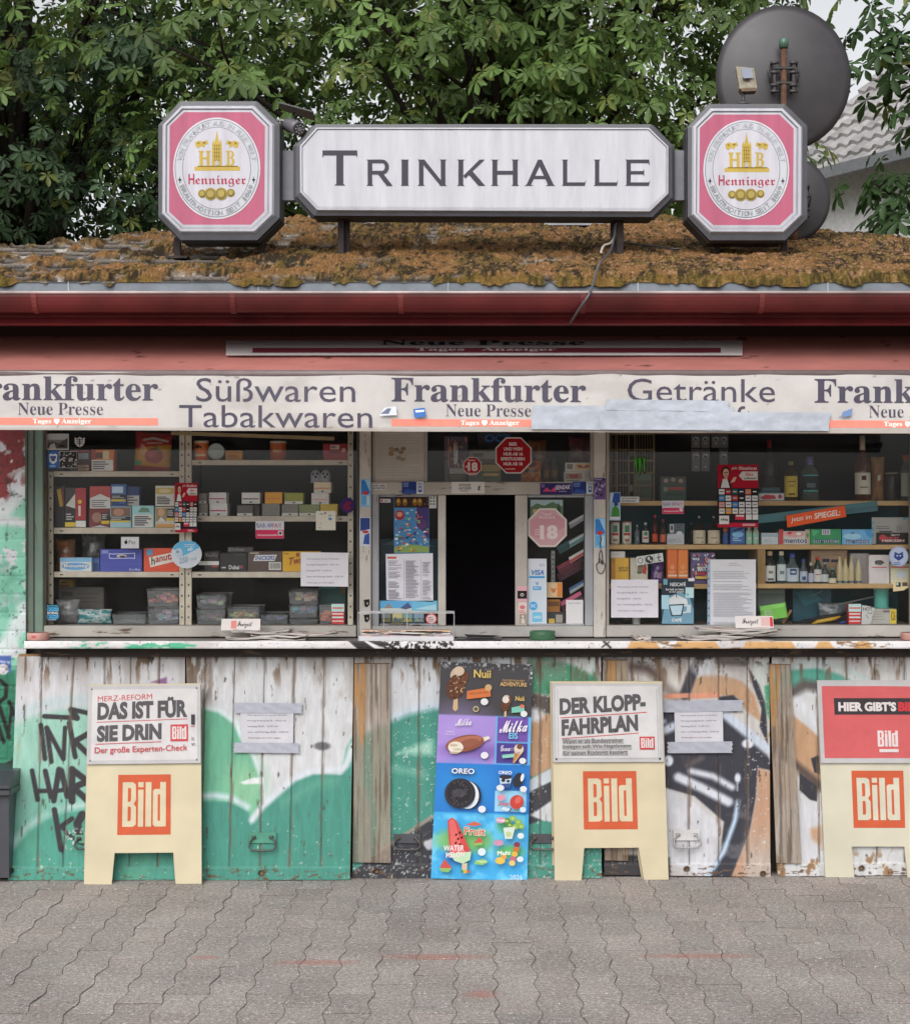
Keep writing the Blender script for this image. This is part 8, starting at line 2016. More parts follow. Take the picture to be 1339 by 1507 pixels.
sheet('sticker', 'black and pink square sticker low on the right hatch post', 'sticker', RH, (861, 798, 912, 876), (206, 160, 170), [('r', 863, 822, 910, 862, (36, 32, 34)), ('e', 886, 842, 9, 8, (190, 186, 184)), ('e', 886, 842, 5, 4, (40, 36, 38))], Y=.0065, group=fs)
sheet('sticker', 'pale pink sticker with red flower low on the right hatch post', 'sticker', RH, (866, 880, 911, 936), (206, 190, 186), [('e', 888, 905, 14, 10, (196, 110, 120)), ('lines', 870, 906, [922, 929], 3, (190, 60, 60))], Y=.0065, group=fs)
sheet('sticker', 'tall sticker of a pale statue low on the right hatch post', 'sticker', RH, (874, 940, 906, 990), (150, 130, 116), [('e', 890, 952, 6, 7, (200, 196, 190)), ('poly', [(880, 988), (882, 962), (898, 962), (902, 988)], (196, 190, 184))], Y=.0065, group=fs)
for lb, y in (('upper', 882), ('lower', 958)):
 sheet('sticker', '%s torn black sticker low on the post left of the hatch' % lb, 'sticker', RH, [(86, y-14), (116, y-18), (118, y+8), (104, y+24), (92, y+20), (90, y)], (36, 34, 36), [('e', 106, y+4, 5, 5, (150, 146, 140))], Y=YF, group=fs)
ops = [('l', [(1284+22*math.cos(a)*(.35+.65*min(1, (k+.0)/1)) if 0 else 1283+(22 if math.sin(a) > -.2 else 9)*math.cos(a), 690+46*math.sin(a)-(26 if math.sin(a) < -.5 else 0)) for a in [2*math.pi*i/20 for i in range(21)]], 4, (34, 32, 32)) for k in (0,)]
sheet('pear_sticker', 'white pear outline sticker with scrawl on the post right of the hatch', 'sticker', RH, [(1283+(25 if math.sin(a) > -.2 else 12)*math.cos(a), 690+50*math.sin(a)-(28 if math.sin(a) < -.5 else 0)) for a in [2*math.pi*i/20 for i in range(20)]], (178, 172, 166), ops+[('l', [(1283, 612), (1280, 580), (1286, 560), (1278, 540)], 4, (40, 38, 38)), ('t', 'Tag', 1272, 660, 1296, 690, (44, 42, 42), 'ital')], Y=YF-.0004, group=fs)

# --------------------------------------------------------------- right window
def wire_rack():
 Y = .20; o = W(*RC((270, 492)), Y); t = thing('wire_rack', 'brass coloured wire rack hanging in the upper left of the right window', 'rack', o); c = (150, 132, 96)
 b = MB(); g = lambda x, y, dy=0: Vector(W(*RC((x, y)), Y)) + Vector((0, dy, 0)) - Vector(o)
 for x in (126, 170, 250, 290, 420): b.tube([g(x, 20), g(x, 490)], .0045, c, 6)
 for x in list(range(140, 250, 18))+list(range(305, 420, 18)): b.tube([g(x, 30), g(x, 482)], .0016, c, 5)
 for y in (40, 145, 218, 300, 385, 478): b.tube([g(124, y), g(422, y)], .0042, c, 6)
 b.build('frame', M_METAL, t)
 b = MB(); 
 for y in (165, 405):
  q = g(262, y); b.box(q.x-.012, q.x+.012, -.012, -.006, q.z-.016, q.z+.016, (96, 88, 70), 0, .002)
 b.build('clip', M_METAL, t)
 box_item('crisp_box', 'dim green box standing in the wire rack', 'box', RC, (292, 300, 408, 480), (74, 100, 84), [('r', 300, 310, 400, 350, (100, 130, 110))], None, .235, .03)
wire_rack()
ops = []
sheet('sticker', 'bright green three stroke claw sticker on the right window', 'sticker', RC, [(280, 205), (300, 192), (312, 205), (326, 192), (344, 205), (358, 190), (370, 205), (362, 250), (366, 300), (352, 312), (346, 250), (336, 240), (334, 300), (322, 336), (316, 280), (312, 240), (304, 280), (300, 320), (290, 270), (292, 225)], (36, 66, 34), [('poly', [(286, 206), (302, 198), (306, 230), (300, 300), (294, 250)], (84, 170, 60)), ('poly', [(314, 206), (330, 198), (334, 240), (322, 326), (318, 250)], (84, 170, 60)), ('poly', [(346, 206), (364, 198), (358, 240), (360, 296), (352, 290)], (84, 170, 60))], Y=YG-.001, group=st)
hb = 'blister packs hanging in the right window'
for (x, y0, y1, lb) in ((702, 138, 290, 'lower left'), (766, 138, 290, 'lower middle'), (888, 138, 290, 'lower right'), (702, 44, 132, 'upper left'), (766, 44, 132, 'upper middle'), (836, 44, 132, 'upper third'), (890, 44, 132, 'upper right')):
 box_item('blister_pack', '%s hanging blister pack in the dim top of the right window' % lb, 'pack', RC, (x-28, y0, x+28, y1), (96, 96, 100), [('r', x-24, y0+4, x+24, y0+18, (60, 60, 64)), ('e', x, y0+(y1-y0)*.33, 18, 16, (150, 150, 152)), ('e', x, y0+(y1-y0)*.35, 13, 11, (70, 70, 76)), ('poly', [(x-14, y1-36), (x, y1-22), (x+14, y1-36), (x, y1-30)], (176, 170, 160)), ('e', x+6, y0+(y1-y0)*.3, 4, 3, (206, 204, 200), 8)], None, .17, .015, hb)
box_item('party_box', 'dark green box with faces band on the top shelf of the right window', 'box', RC, (462, 330, 636, 494), (46, 72, 58), [('r', 466, 334, 632, 384, (70, 66, 60)), ('e', 500, 358, 16, 14, (140, 130, 120), 10), ('e', 548, 352, 16, 14, (130, 120, 110), 10), ('e', 600, 360, 16, 14, (140, 128, 116), 10), ('r', 484, 402, 512, 430, (110, 116, 110)), ('r', 518, 402, 624, 420, (150, 50, 50)), ('r', 500, 440, 620, 460, (36, 56, 46))], SC_[0], .14)
sheet('sticker', 'narrow white label with dark print at the left of the right window', 'sticker', RC, (195, 461, 320, 501), (200, 202, 200), [('t', 'GEWINNSPIEL', 200, 467, 312, 478, (80, 84, 84), 'bold'), ('t', 'HIER MITMACHEN', 200, 484, 296, 495, (60, 60, 62), 'bold')], group=st)
sheet('sticker', 'blue and green portrait sticker at the left edge of the right window', 'sticker', RC, (120, 432, 195, 620), (150, 180, 200), [('r', 124, 436, 192, 500, (46, 80, 150)), ('poly', [(126, 436), (150, 436), (138, 500), (124, 500)], (190, 200, 214)), ('poly', [(130, 610), (140, 540), (160, 520), (186, 545), (190, 610)], (70, 130, 60)), ('e', 165, 510, 14, 14, (60, 70, 110)), ('r', 124, 596, 192, 614, (196, 200, 206))], group=st)
sheet('sticker', 'cash payment sticker in white and red on the right window', 'sticker', RC, (475, 488, 620, 576), (200, 200, 206), [('t', 'BAR', 482, 498, 530, 524, (80, 92, 130), 'sans'), ('t', 'PAY', 560, 498, 612, 524, (170, 60, 84), 'sans'), ('e', 546, 510, 11, 11, (150, 160, 190)), ('r', 476, 536, 619, 575, (196, 56, 92)), ('t', 'Akzeptanzstelle', 482, 552, 586, 566, (220, 200, 206), 'ital'), ('r', 590, 538, 612, 560, (206, 200, 200))], group='cash payment stickers')
def station(label, R, x0, y0, x1, y1):
 w, h = x1-x0, y1-y0; u = lambda a: x0+w*a; v = lambda a: y0+h*a
 pal = [(204, 202, 200), (170, 40, 50), (40, 90, 90), (40, 44, 80), (206, 120, 80), (36, 34, 38), (60, 130, 180), (206, 206, 204), (190, 60, 60), (44, 42, 44), (204, 202, 200), (200, 200, 198), (206, 140, 130), (200, 200, 200), (70, 130, 190), (200, 200, 200), (204, 204, 204), (196, 198, 196), (204, 200, 196), (206, 150, 60), (204, 204, 204), (206, 204, 200), (204, 204, 204), (196, 200, 200)]
 ops = [('r', u(.02), v(.01), u(.98), v(.37), (164, 24, 46)), ('r', u(.0), v(.375), u(1), v(.93), (44, 36, 44)), ('r', u(.02), v(.93), u(.98), v(.99), (176, 30, 56)),
           ('poly', [(u(.05), v(.37)), (u(.08), v(.27)), (u(.20), v(.20)), (u(.32), v(.27)), (u(.36), v(.37))], (40, 36, 42)), ('poly', [(u(.08), v(.37)), (u(.13), v(.23)), (u(.24), v(.23)), (u(.30), v(.37))], (206, 204, 206)), ('e', u(.20), v(.12), w*.11, h*.09, (44, 30, 30)), ('e', u(.205), v(.135), w*.075, h*.07, (206, 160, 136)), ('poly', [(u(.17), v(.19)), (u(.24), v(.19)), (u(.245), v(.235)), (u(.165), v(.235))], (196, 150, 128)), ('r', u(.15), v(.125), u(.26), v(.137), (50, 36, 36)), ('e', u(.205), v(.17), w*.025, h*.007, (170, 40, 50)),
           ('poly', [(u(.30), v(.30)), (u(.40), v(.2)), (u(.47), v(.2)), (u(.42), v(.27))], (206, 170, 150)), ('t', 'Station', u(.52), v(.03), u(.96), v(.085), (214, 204, 202), 'slab'), ('t', 'pin', u(.34), v(.035), u(.48), v(.09), (206, 180, 180), 'ital'),
           ('poly', [(u(.60), v(.11)), (u(.98), v(.11)), (u(.98), v(.25)), (u(.62), v(.25)), (u(.52), v(.18))], (206, 204, 200)), ('t', 'Hier', u(.68), v(.13), u(.88), v(.185), (196, 50, 60), 'slab'), ('t', 'aufladen!', u(.64), v(.2), u(.95), v(.235), (60, 56, 60), 'bold')]
 for j in range(4):
  for i in range(6):
   if j*6+i < len(pal): ops.append(('r', u(.03+i*.162), v(.392+j*.103), u(.03+i*.162+.135), v(.392+j*.103+.083), pal[j*6+i]))
   ops.append(('r', u(.05+i*.162), v(.425+j*.103), u(.05+i*.162+.09), v(.44+j*.103), tuple(255-q*.8 for q in pal[j*6+i])))
 ops += [('r', u(.03), v(.815), u(.27), v(.95), (206, 204, 200)), ('t', 'viva', u(.06), v(.85), u(.24), v(.90), (50, 46, 50), 'bold'), ('r', u(.42), v(.80), u(.65), v(.88), (200, 60, 80)), ('r', u(.44), v(.805), u(.63), v(.83), (206, 200, 200)), ('r', u(.68), v(.795), u(.82), v(.88), (204, 204, 204)), ('r', u(.84), v(.795), u(.98), v(.88), (204, 204, 204)), ('lines', u(.6), u(.95), [v(.945), v(.965)], h*.012, (214, 170, 176))]
 sheet('prepaid_poster', label, 'poster', R, (x0, y0, x1, y1), (160, 26, 46), ops, group='red prepaid card posters')
station('red prepaid card poster in the middle of the left window', RB, 35, 368, 188, 701)
station('red prepaid card poster in the middle of the right window', RC, 846, 245, 1120, 666)
sheet('round_sign', 'round blue and white price disc on the middle post of the left window', 'sign', RB, circ(113, 848, 103, 94, 40), (190, 198, 206), [('poly', [(18, 810), (60, 765), (113, 756), (170, 765), (206, 800), (150, 830), (90, 860), (60, 830)], (96, 168, 206)), ('e', 62, 840, 26, 34, (176, 190, 204), 14), ('e', 54, 832, 9, 8, (110, 130, 150)), ('t', 'ab', 120, 800, 156, 826, (206, 216, 222), 'ital', -4), ('t', '250', 66, 872, 124, 912, (140, 160, 178), 'bold', -10), ('t', 'ml', 140, 868, 178, 890, (140, 160, 178), 'sans', -4), ('lines', 100, 170, [780, 792], 4, (190, 210, 220))], Y=YG-.004)

bg = 'bottles on the wooden shelves'
S1, S2, S3 = SC_[0], SC_[1], SC_[2]
for lb, cx in (('left', 160), ('right', 240)):
 bottle('%s one of two flat pale bottles with green seal label' % lb, RC, cx, 632, 788, 62, S2, (190, 186, 176), (190, 60, 56), (.08, .95, (204, 200, 190)), .04, labops=((-.5, .52, .5, .86, (70, 120, 90)), (-.75, .36, .75, .48, (180, 50, 50)), (-.5, .05, .5, .2, (150, 110, 90))), neck=.9, sh=(.9, .94), opaque=True)
bottle('little clear bottle right of the two pale seal label bottles', RC, 308, 655, 788, 34, S2, (176, 190, 196), (150, 150, 150))
bottle('small bottle with white label and green seal next to the red capped one', RC, 365, 640, 788, 46, S2, (120, 130, 130), (190, 190, 190), (.1, .62, (204, 202, 194)), labops=((-.5, .6, .5, .9, (70, 130, 90)), (-.7, .3, .7, .45, (180, 60, 56))))
bottle('red syrup bottle with red cap on the middle shelf', RC, 428, 588, 788, 38, S2, (150, 70, 60), (176, 40, 44), (.1, .36, (190, 80, 50)))
bottle('smaller pink red bottle beside the red syrup bottle', RC, 482, 618, 788, 42, S2, (120, 80, 76), (150, 50, 56), (.1, .4, (190, 100, 80)))
box_item('gum_box', 'grey white gum box on the middle shelf', 'box', RC, (507, 718, 622, 790), (176, 178, 184), [('t', 'extra', 515, 745, 570, 775, (140, 144, 156), 'ital'), ('e', 590, 712, 20, 12, (190, 192, 196)), ('lines', 575, 615, [750, 765], 5, (130, 136, 150))], S2)
box_item('gum_box', 'dark and white box behind the grey white gum box', 'box', RC, (523, 650, 626, 790), (96, 104, 110), [('r', 527, 656, 552, 712, (196, 198, 196)), ('r', 533, 664, 546, 694, (40, 44, 48)), ('lines', 566, 620, [662, 674, 690, 702], 4, (60, 66, 70))], S2, YS+.06)
for lb, cx in (('left', 728), ('right', 826)):
 bottle('%s one of two flask bottles with big cream label' % lb, RC, cx, 596, 788, 84, S2, (86, 70, 64), (180, 176, 170), (.03, .5, (206, 194, 170)), .07, neck=.16, sh=(.46, .80), labops=((-.6, .40, .6, .46, (120, 110, 100)), (.2, .08, .6, .16, (120, 112, 104))))
bottle('dark bottle half hidden left of the flask bottles', RC, 672, 640, 788, 40, S2, (40, 60, 62), (40, 50, 50), Y=YS+.05)
bottle('little bottle with orange cap and blue label before the red poster', RC, 902, 662, 788, 36, S2, (60, 80, 120), (206, 96, 50), (.05, .5, (60, 90, 150)), .30, neck=.8, sh=(.6, .68), opaque=True)
box_item('tissue_pack', 'blue wrapped tissue pack below the red poster', 'pack', RC, (932, 664, 1032, 790), (60, 96, 160), [('e', 982, 690, 40, 14, (100, 140, 196)), ('e', 982, 722, 38, 20, (120, 170, 206)), ('lines', 948, 1014, [745, 758], 7, (150, 180, 206)), ('poly', [(945, 690), (1010, 675), (1020, 690), (960, 708)], (40, 70, 130))], S2, ch=.004)
for lb, cx in (('left', 1060), ('right', 1106)):
 bottle('%s one of two little bottles with mint green label' % lb, RC, cx, 664, 788, 42, S2, (190, 190, 170), (190, 180, 150), (.06, .62, (150, 196, 176)), .12, neck=.6, sh=(.72, .85), opaque=True, labops=((-.6, .4, .6, .6, (206, 204, 190)),))
box_item('white_box', 'white box on the yellow box at the left of the third shelf', 'box', RC, (130, 820, 226, 886), (198, 196, 194), [('lines', 140, 216, [836], 5, (170, 168, 168))], S3+.099, YS+.03)
box_item('mustard_box', 'yellow box with black print at the left of the third shelf', 'box', RC, (132, 888, 252, 1062), (206, 160, 56), [('t', 'BUSY OR', 186, 948, 248, 962, (60, 46, 30), 'bold'), ('t', 'BOXBOX', 186, 966, 248, 978, (60, 46, 30), 'bold'), ('r', 132, 890, 160, 1060, (176, 120, 50))], S3)
box_item('white_box', 'white box with red and brown drawing beside the yellow box', 'box', RC, (260, 888, 378, 1062), (190, 184, 172), [('e', 330, 960, 22, 28, (130, 110, 90), 12), ('poly', [(340, 990), (358, 920), (372, 960), (366, 1000)], (170, 50, 50)), ('e', 322, 985, 18, 12, (90, 110, 80), 12)], S3, YS+.03)
def tilt_sign():
 sheet('tilted_sign', 'tilted white strip sign with three black symbols on the third shelf', 'sign', RC, [(306, 924), (484, 896), (478, 838), (302, 864)], (204, 204, 204), [('l', circ(328, 890, 16, 18, 16)+[(344, 890)], 4, (40, 38, 38)), ('l', [(356, 858), (362, 914)], 2, (60, 58, 58)), ('e', 388, 882, 26, 25, (40, 38, 40)), ('e', 384, 876, 9, 12, (190, 190, 190), 10), ('e', 398, 890, 8, 6, (190, 190, 190), 10), ('l', [(418, 850), (424, 906)], 2, (60, 58, 58)), ('l', [(438, 868), (464, 864)], 6, (40, 38, 38)), ('l', [(450, 862), (452, 892), (466, 888)], 6, (40, 38, 38)), ('e', 450, 852, 5, 4, (40, 38, 38), 8)], Y=YS+.002, mat=M_CARD)
tilt_sign()
bag('coffee_bag', 'violet coffee bag between the white box and the orange boxes', 'bag', RC, (402, 895, 492, 1062), S3, (lambda c: (c.blend(np.ones(c.X.shape), (110, 80, 150)), c.rect(20, 70, 80, 110, (176, 160, 190), 2), c.wear((70, 50, 110), .55, .06, .06, 3, 1, .08))), th=.05)
for lb, x0 in (('left', 510), ('right', 581)):
 box_item('biscuit_box', '%s one of two upright orange boxes on the third shelf' % lb, 'box', RC, (x0, 828, x0+69, 1062), (206, 104, 48) if lb == 'left' else (212, 120, 56), [('e', x0+34, 950, 14, 16, (214, 140, 90)), ('lines', x0+10, x0+60, [975, 985], 4, (226, 170, 130)), ('r', x0+5, 1000, x0+64, 1012, (214, 196, 176)), ('r', x0+64, 830, x0+68, 1060, (170, 80, 36))], S3, group='two orange boxes on the third shelf')
ops = []; _r = random.Random(44)
for _i in range(110): x, y = _r.uniform(672, 824), _r.uniform(856, 1020); ops.append(('poly', [(x, y), (x+_r.uniform(5, 16), y+_r.uniform(-3, 5)), (x+_r.uniform(3, 12), y+_r.uniform(8, 22)), (x-3, y+_r.uniform(6, 14))], _r.choice([(190, 60, 70), (60, 80, 150), (206, 204, 204), (206, 170, 80), (70, 130, 150), (60, 50, 76), (206, 120, 140)])))
box_item('card_box', 'colourful collecting card box on the third shelf', 'box', RC, (668, 852, 830, 1062), (96, 80, 120), ops+[('t', 'MATCH', 708, 946, 790, 976, (206, 210, 214), 'heavy'), ('t', 'EXTRA', 706, 984, 780, 1000, (190, 50, 60), 'heavy'), ('r', 700, 1010, 820, 1026, (206, 170, 70))], S3)
sheet('paper_notice', 'white opening hours sheet in the lower left of the right window', 'notice', RC, (132, 1018, 448, 1273), (208, 206, 214), [('t', NOTICE[i], 172, 1060+i*40, 172+min(240, len(NOTICE[i])*6.6), 1074+i*40, (104, 102, 114), 'sans') for i in range(5)], group='opening hours notices')
ops = [('r', 472, 1012, 686, 1120, (48, 58, 68)), ('r', 472, 1120, 686, 1314, (60, 84, 100)), ('poly', [(472, 1314), (490, 1200), (520, 1130), (600, 1100), (660, 1140), (686, 1220), (686, 1314)], (110, 150, 170)), ('poly', [(498, 1160), (566, 1118), (640, 1150), (648, 1185), (600, 1190), (520, 1190)], (200, 206, 208)), ('poly', [(516, 1186), (624, 1180), (608, 1262), (536, 1264)], (60, 70, 80)), ('poly', [(526, 1194), (614, 1190), (600, 1254), (544, 1256)], (176, 200, 212)), ('l', [(622, 1190), (646, 1198), (640, 1236), (614, 1240)], 9, (200, 208, 212)), ('l', [(572, 1140), (568, 1112), (578, 1096)], 5, (60, 54, 50)), ('t', 'NESCAFÉ', 528, 1032, 632, 1062, (206, 208, 210), 'bold'), ('t', 'Sei kalt zu heiss', 498, 1076, 620, 1090, (206, 206, 206), 'bold'), ('t', 'zu den gekühlt', 520, 1094, 622, 1107, (206, 206, 206), 'bold'), ('t', 'CAFÉ', 538, 1274, 606, 1300, (206, 210, 212), 'heavy'), ('r', 630, 1070, 686, 1140, (176, 204, 210)), ('e', 645, 1118, 7, 8, (90, 160, 176)), ('r', 650, 1008, 690, 1028, (206, 206, 208)), ('r', 482, 1014, 510, 1052, (110, 150, 166)), ('r', 470, 1122, 520, 1216, (160, 196, 210)), ('r', 640, 1186, 666, 1240, (190, 204, 210))]
sheet('coffee_poster', 'dark teal coffee poster with steaming white cup in the right window', 'poster', RC, (470, 1010, 688, 1316), (50, 62, 72), ops)
sheet('paper_notice', 'tall densely printed sheet with punched blue edge in the right window', 'notice', RC, [(778, 1322), (1104, 1322), (1104, 882), (780, 882)], (150, 168, 190), [('r', 798, 883, 1103, 1321, (202, 203, 208))]+[('e', 787, 910+k*50, 4, 7, (60, 70, 90), 8) for k in range(9)]+[('lines', 920, 1010, [906, 920], 3, (150, 152, 160))]+[('r', 816, y, 816+_r.uniform(180, 270), y+3.4, (168, 170, 178)) for y in range(962, 1315, 11) if _r.random() < .82])
bag('plastic_bag', 'grey clear bag peeping out under the opening hours sheet', 'bag', RC, (180, 1262, 320, 1326), BASE, p_dkbag((90, 92, 96), (130, 130, 132)), th=.05)
can('white_jar', 'little white jar under the opening hours sheet in the right window', RC, (276, 1272, 330, 1326), BASE, (190, 192, 190), Y=YS+.0, lidc=(204, 204, 204))

# right part of the right window
bottle('tall dark wine bottle with red top on the high shelf', RE, 152, 82, 494, 96, S1, (34, 36, 36), (150, 36, 44), (.12, .42, (60, 44, 50)), Y=YS+.08, opaque=True, capfrac=.12, neck=.26)
box_item('candle_box', 'teal box stack with red and white front on the high shelf', 'box', RE, (70, 438, 246, 492), (120, 140, 150), [('r', 76, 444, 240, 486, (190, 190, 190)), ('poly', [(80, 470), (120, 450), (180, 455), (190, 478), (100, 484)], (180, 44, 60)), ('e', 216, 464, 14, 14, (170, 50, 60))], S1)
box_item('candle_box', 'dark teal box behind the red and white fronted box', 'box', RE, (90, 404, 216, 494), (50, 84, 96), [('lines', 100, 200, [415], 6, (80, 110, 120))], S1, YS+.07)
bottle('amber whisky bottle with yellow label on the high shelf', RE, 296, 226, 494, 92, S1, (130, 92, 36), (150, 140, 60), (.1, .62, (206, 184, 80)), .09, sh=(.68, .82), neck=.34, labops=((-.6, .72, .6, .76, (90, 60, 30)), (-.5, .08, .5, .18, (110, 84, 40)), (-.4, .5, .4, .55, (120, 90, 40))))
bottle('wide clear bottle with black oval label and blue cap on the high shelf', RE, 426, 196, 494, 124, S1, (150, 166, 150), (110, 104, 160), (.2, .60, (36, 44, 48)), .18, sh=(.6, .8), neck=.36, labops=((-.95, .03, .95, .10, (90, 180, 180)), (-.95, .90, .95, .97, (90, 180, 180)), (-.5, .25, .5, .5, (90, 104, 110))))
bottle('tall rosy amber bottle with white label on the high shelf', RE, 780, 54, 494, 108, S1, (150, 84, 46), (190, 170, 150), (.1, .43, (206, 200, 186)), .22, sh=(.5, .74), neck=.32, labops=((-.3, .66, .3, .86, (90, 40, 50)), (-.5, .3, .5, .36, (120, 110, 100))))
bag('kraft_bag', 'brown kraft paper bag behind the tall amber bottle', 'bag', RE, (834, 198, 926, 494), S1, (lambda c: (c.blend(np.ones(c.X.shape), (140, 104, 72)), c.wear((120, 86, 58), .5, .05, .05, 3, 1, .2), c.rect(40, 58, 62, 76, (190, 180, 170), 1))), Y=YS+.04, th=.05, mat=M_PAPER)
bottle('dark jar with metal rim right of the kraft paper bag', RE, 975, 300, 494, 92, S1, (46, 38, 36), (120, 110, 100), None, .06, neck=.92, sh=(.88, .93), opaque=True)
bottle('pale bottle with orange cap at the right edge of the high shelf', RE, 1068, 185, 494, 70, S1, (150, 150, 140), (176, 90, 40), (.1, .6, (160, 160, 150)), .12, neck=.6, sh=(.74, .86))
bottle('deep red bottle in shade at the left of the high shelf', RC, 960, 560, 1, 1, S1, (60, 30, 30), (60, 30, 30)) if 0 else None
sheet('tape_strip', 'long teal strip slanting across the right window', 'strip', RE, [(70, 640), (872, 556), (870, 488), (70, 585)], (44, 110, 120), [('poly', [(660, 570), (868, 552), (866, 520), (655, 545)], (34, 92, 104))], Y=YG+.012, mat=M_PLASTIC)
sheet('headline_strip', 'tilted orange strip reading Jetzt im on the right window', 'sticker', RE, [(266, 668), (661, 596), (648, 520), (256, 588)], (214, 92, 52), [('t', 'Jetzt im', 290, 600, 428, 640, (214, 206, 200), 'semi', -22), ('t', 'SPIEGEL:', 446, 572, 620, 612, (220, 212, 206), 'bold', -26)])
box_item('gum_box', 'plain white blue box left of the three sweet roll boxes', 'box', RE, (92, 714, 204, 792), (186, 192, 198), [('r', 96, 722, 200, 740, (150, 166, 180)), ('lines', 104, 190, [756, 768], 5, (160, 166, 176))], S2)
mg = 'sweet roll display boxes'
def roll_box(label, x0, x1, y0, y1, col, deco, tcol=(40, 52, 110)):
 w = x1-x0
 box_item('sweet_roll_box', label, 'box', RE, (x0, y0+28, x1, y1), col, deco+[('t', 'mentos', x0+w*.12, 752, x0+w*.92, 782, (220, 220, 222), 'heavy'), ('t', 'mentos', x0+w*.13, 753, x0+w*.91, 781, tcol, 'bold')], S2, group=mg)
 for k in range(7):
  Y = YS+.035; c = RE((x0+w*(.1+.13*k), 0)); o = W(c[0], 0, Y); 
roll_box('white and red sweet roll box on the middle shelf', 210, 416, 674, 792, (196, 190, 186), [('r', 210, 690, 238, 790, (190, 56, 60)), ('e', 310, 722, 70, 20, (214, 150, 150)), ('e', 280, 715, 16, 9, (196, 60, 66), 12), ('e', 340, 720, 18, 10, (220, 214, 206), 12), ('r', 384, 690, 414, 790, (176, 160, 140)), ('e', 400, 730, 10, 16, (90, 140, 80), 10)])
roll_box('green sweet roll box on the middle shelf', 420, 626, 660, 792, (50, 140, 90), [('r', 498, 690, 552, 726, (196, 190, 206)), ('r', 506, 694, 510, 722, (90, 80, 110)), ('r', 516, 694, 522, 722, (90, 80, 110)), ('r', 530, 694, 534, 722, (90, 80, 110)), ('r', 540, 694, 544, 722, (90, 80, 110)), ('poly', [(425, 690), (480, 700), (440, 740)], (80, 170, 110))])
roll_box('light blue sweet roll box on the middle shelf', 632, 836, 660, 790, (104, 166, 206), [('e', 700, 735, 60, 20, (150, 196, 220)), ('lines', 690, 720, [708], 10, (70, 110, 170)), ('poly', [(780, 690), (830, 690), (830, 750), (800, 730)], (70, 140, 196))])
sheet('airmail_label', 'grey airmail label with teal striped edge on the middle shelf', 'label', RE, (832, 600, 1084, 778), (172, 168, 166), [('poly', [(836+i*42, 600), (856+i*42, 600), (848+i*42, 616), (828+i*42, 616)], (80, 170, 190)) for i in range(6)]+[('poly', [(834, 630+i*40), (846, 622+i*40), (846, 642+i*40), (834, 650+i*40)], (80, 170, 190)) for i in range(3)]+[('lines', 860, 980, [660, 672], 5, (110, 106, 110))]+[('r', 994+(i % 5)*8, 655+(i//5)*7, 1000+(i % 5)*8, 660+(i//5)*7, (110, 106, 108)) for i in range(0, 25, 2)]+[('lines', 880, 980, [690, 702], 8, (80, 78, 80))], Y=YS+.03, thick=.004)
box_item('candy_box', 'black candy box with red print at the right of the middle shelf', 'box', RE, (866, 710, 1078, 790), (34, 28, 32), [('e', 905, 745, 24, 22, (170, 50, 60)), ('t', '2er+1', 960, 718, 1016, 732, (206, 190, 190), 'bold'), ('t', 'KIRSCH', 895, 738, 1010, 752, (190, 60, 66), 'heavy'), ('t', 'HERZEN', 900, 756, 1050, 772, (206, 170, 170), 'heavy')], S2)
bottle('clear schnapps bottle with white label and brown cap beside the divider', RE, 154, 838, 1056, 74, S3, (90, 96, 92), (196, 170, 130), (.08, .56, (206, 206, 204)), .12, sh=(.6, .8), neck=.42, labops=((-.4, .5, .4, .66, (120, 116, 110)), (-.6, .05, .6, .2, (96, 96, 100))))
bottle('light blue schnapps bottle with white label and cream cap', RE, 230, 838, 1056, 62, S3, (120, 150, 156), (206, 196, 170), (.1, .6, (196, 204, 204)), .12, sh=(.62, .8), neck=.46, labops=((-.5, .4, .5, .6, (120, 130, 136)),))
bottle('round clear vodka bottle with dark blue badge', RE, 306, 852, 1056, 90, S3, (166, 180, 190), (60, 70, 150), (.08, .52, (186, 196, 206)), .13, sh=(.5, .74), neck=.40, labops=((-.5, .5, .5, .95, (44, 66, 120)), (-.35, .62, .35, .8, (196, 200, 210))))
bottle('small clear vodka bottle with dark blue badge and cap', RE, 378, 888, 1056, 52, S3, (160, 172, 182), (66, 72, 140), (.1, .5, (180, 190, 200)), .13, sh=(.52, .74), neck=.42, labops=((-.5, .1, .5, .5, (60, 84, 140)),))
bottle('little black bottle with white cap and label', RE, 427, 912, 1056, 38, S3, (40, 34, 40), (196, 190, 184), (.08, .5, (176, 180, 196)), .14, neck=.5, opaque=True)
bottle('dark green bottle with red cap and white label', RE, 473, 876, 1056, 54, S3, (34, 56, 46), (190, 50, 44), (.08, .54, (206, 202, 200)), .10, sh=(.62, .82), neck=.42, labops=((-.7, .55, .7, .62, (150, 60, 60)),), opaque=True)
bottle('small clear bottle with white label between green bottle and jar', RE, 521, 912, 1056, 48, S3, (130, 150, 156), (150, 170, 176), (.1, .45, (196, 200, 200)), .08, neck=.4)
bottle('squat little jar with cream label before the brown carton', RE, 572, 950, 1056, 54, S3, (110, 130, 130), (120, 150, 150), (.05, .36, (206, 196, 170)), .1, neck=.5, sh=(.4, .7))
for k, cx in enumerate((620, 659, 698, 746)):
 bottle(('leftmost', 'second', 'third', 'rightmost')[k]+' of the four slim cream coloured mini bottles', RE, cx, (872, 888, 876, 884)[k], 1056, 42, S3, (206, 190, 150), (206, 186, 140), (.04, .12, (60, 60, 90)), .06, sh=(.5, .88), neck=.36, opaque=True, labops=((-.6, .2, .6, .9, (96, 130, 140)),), group='slim cream mini bottles')
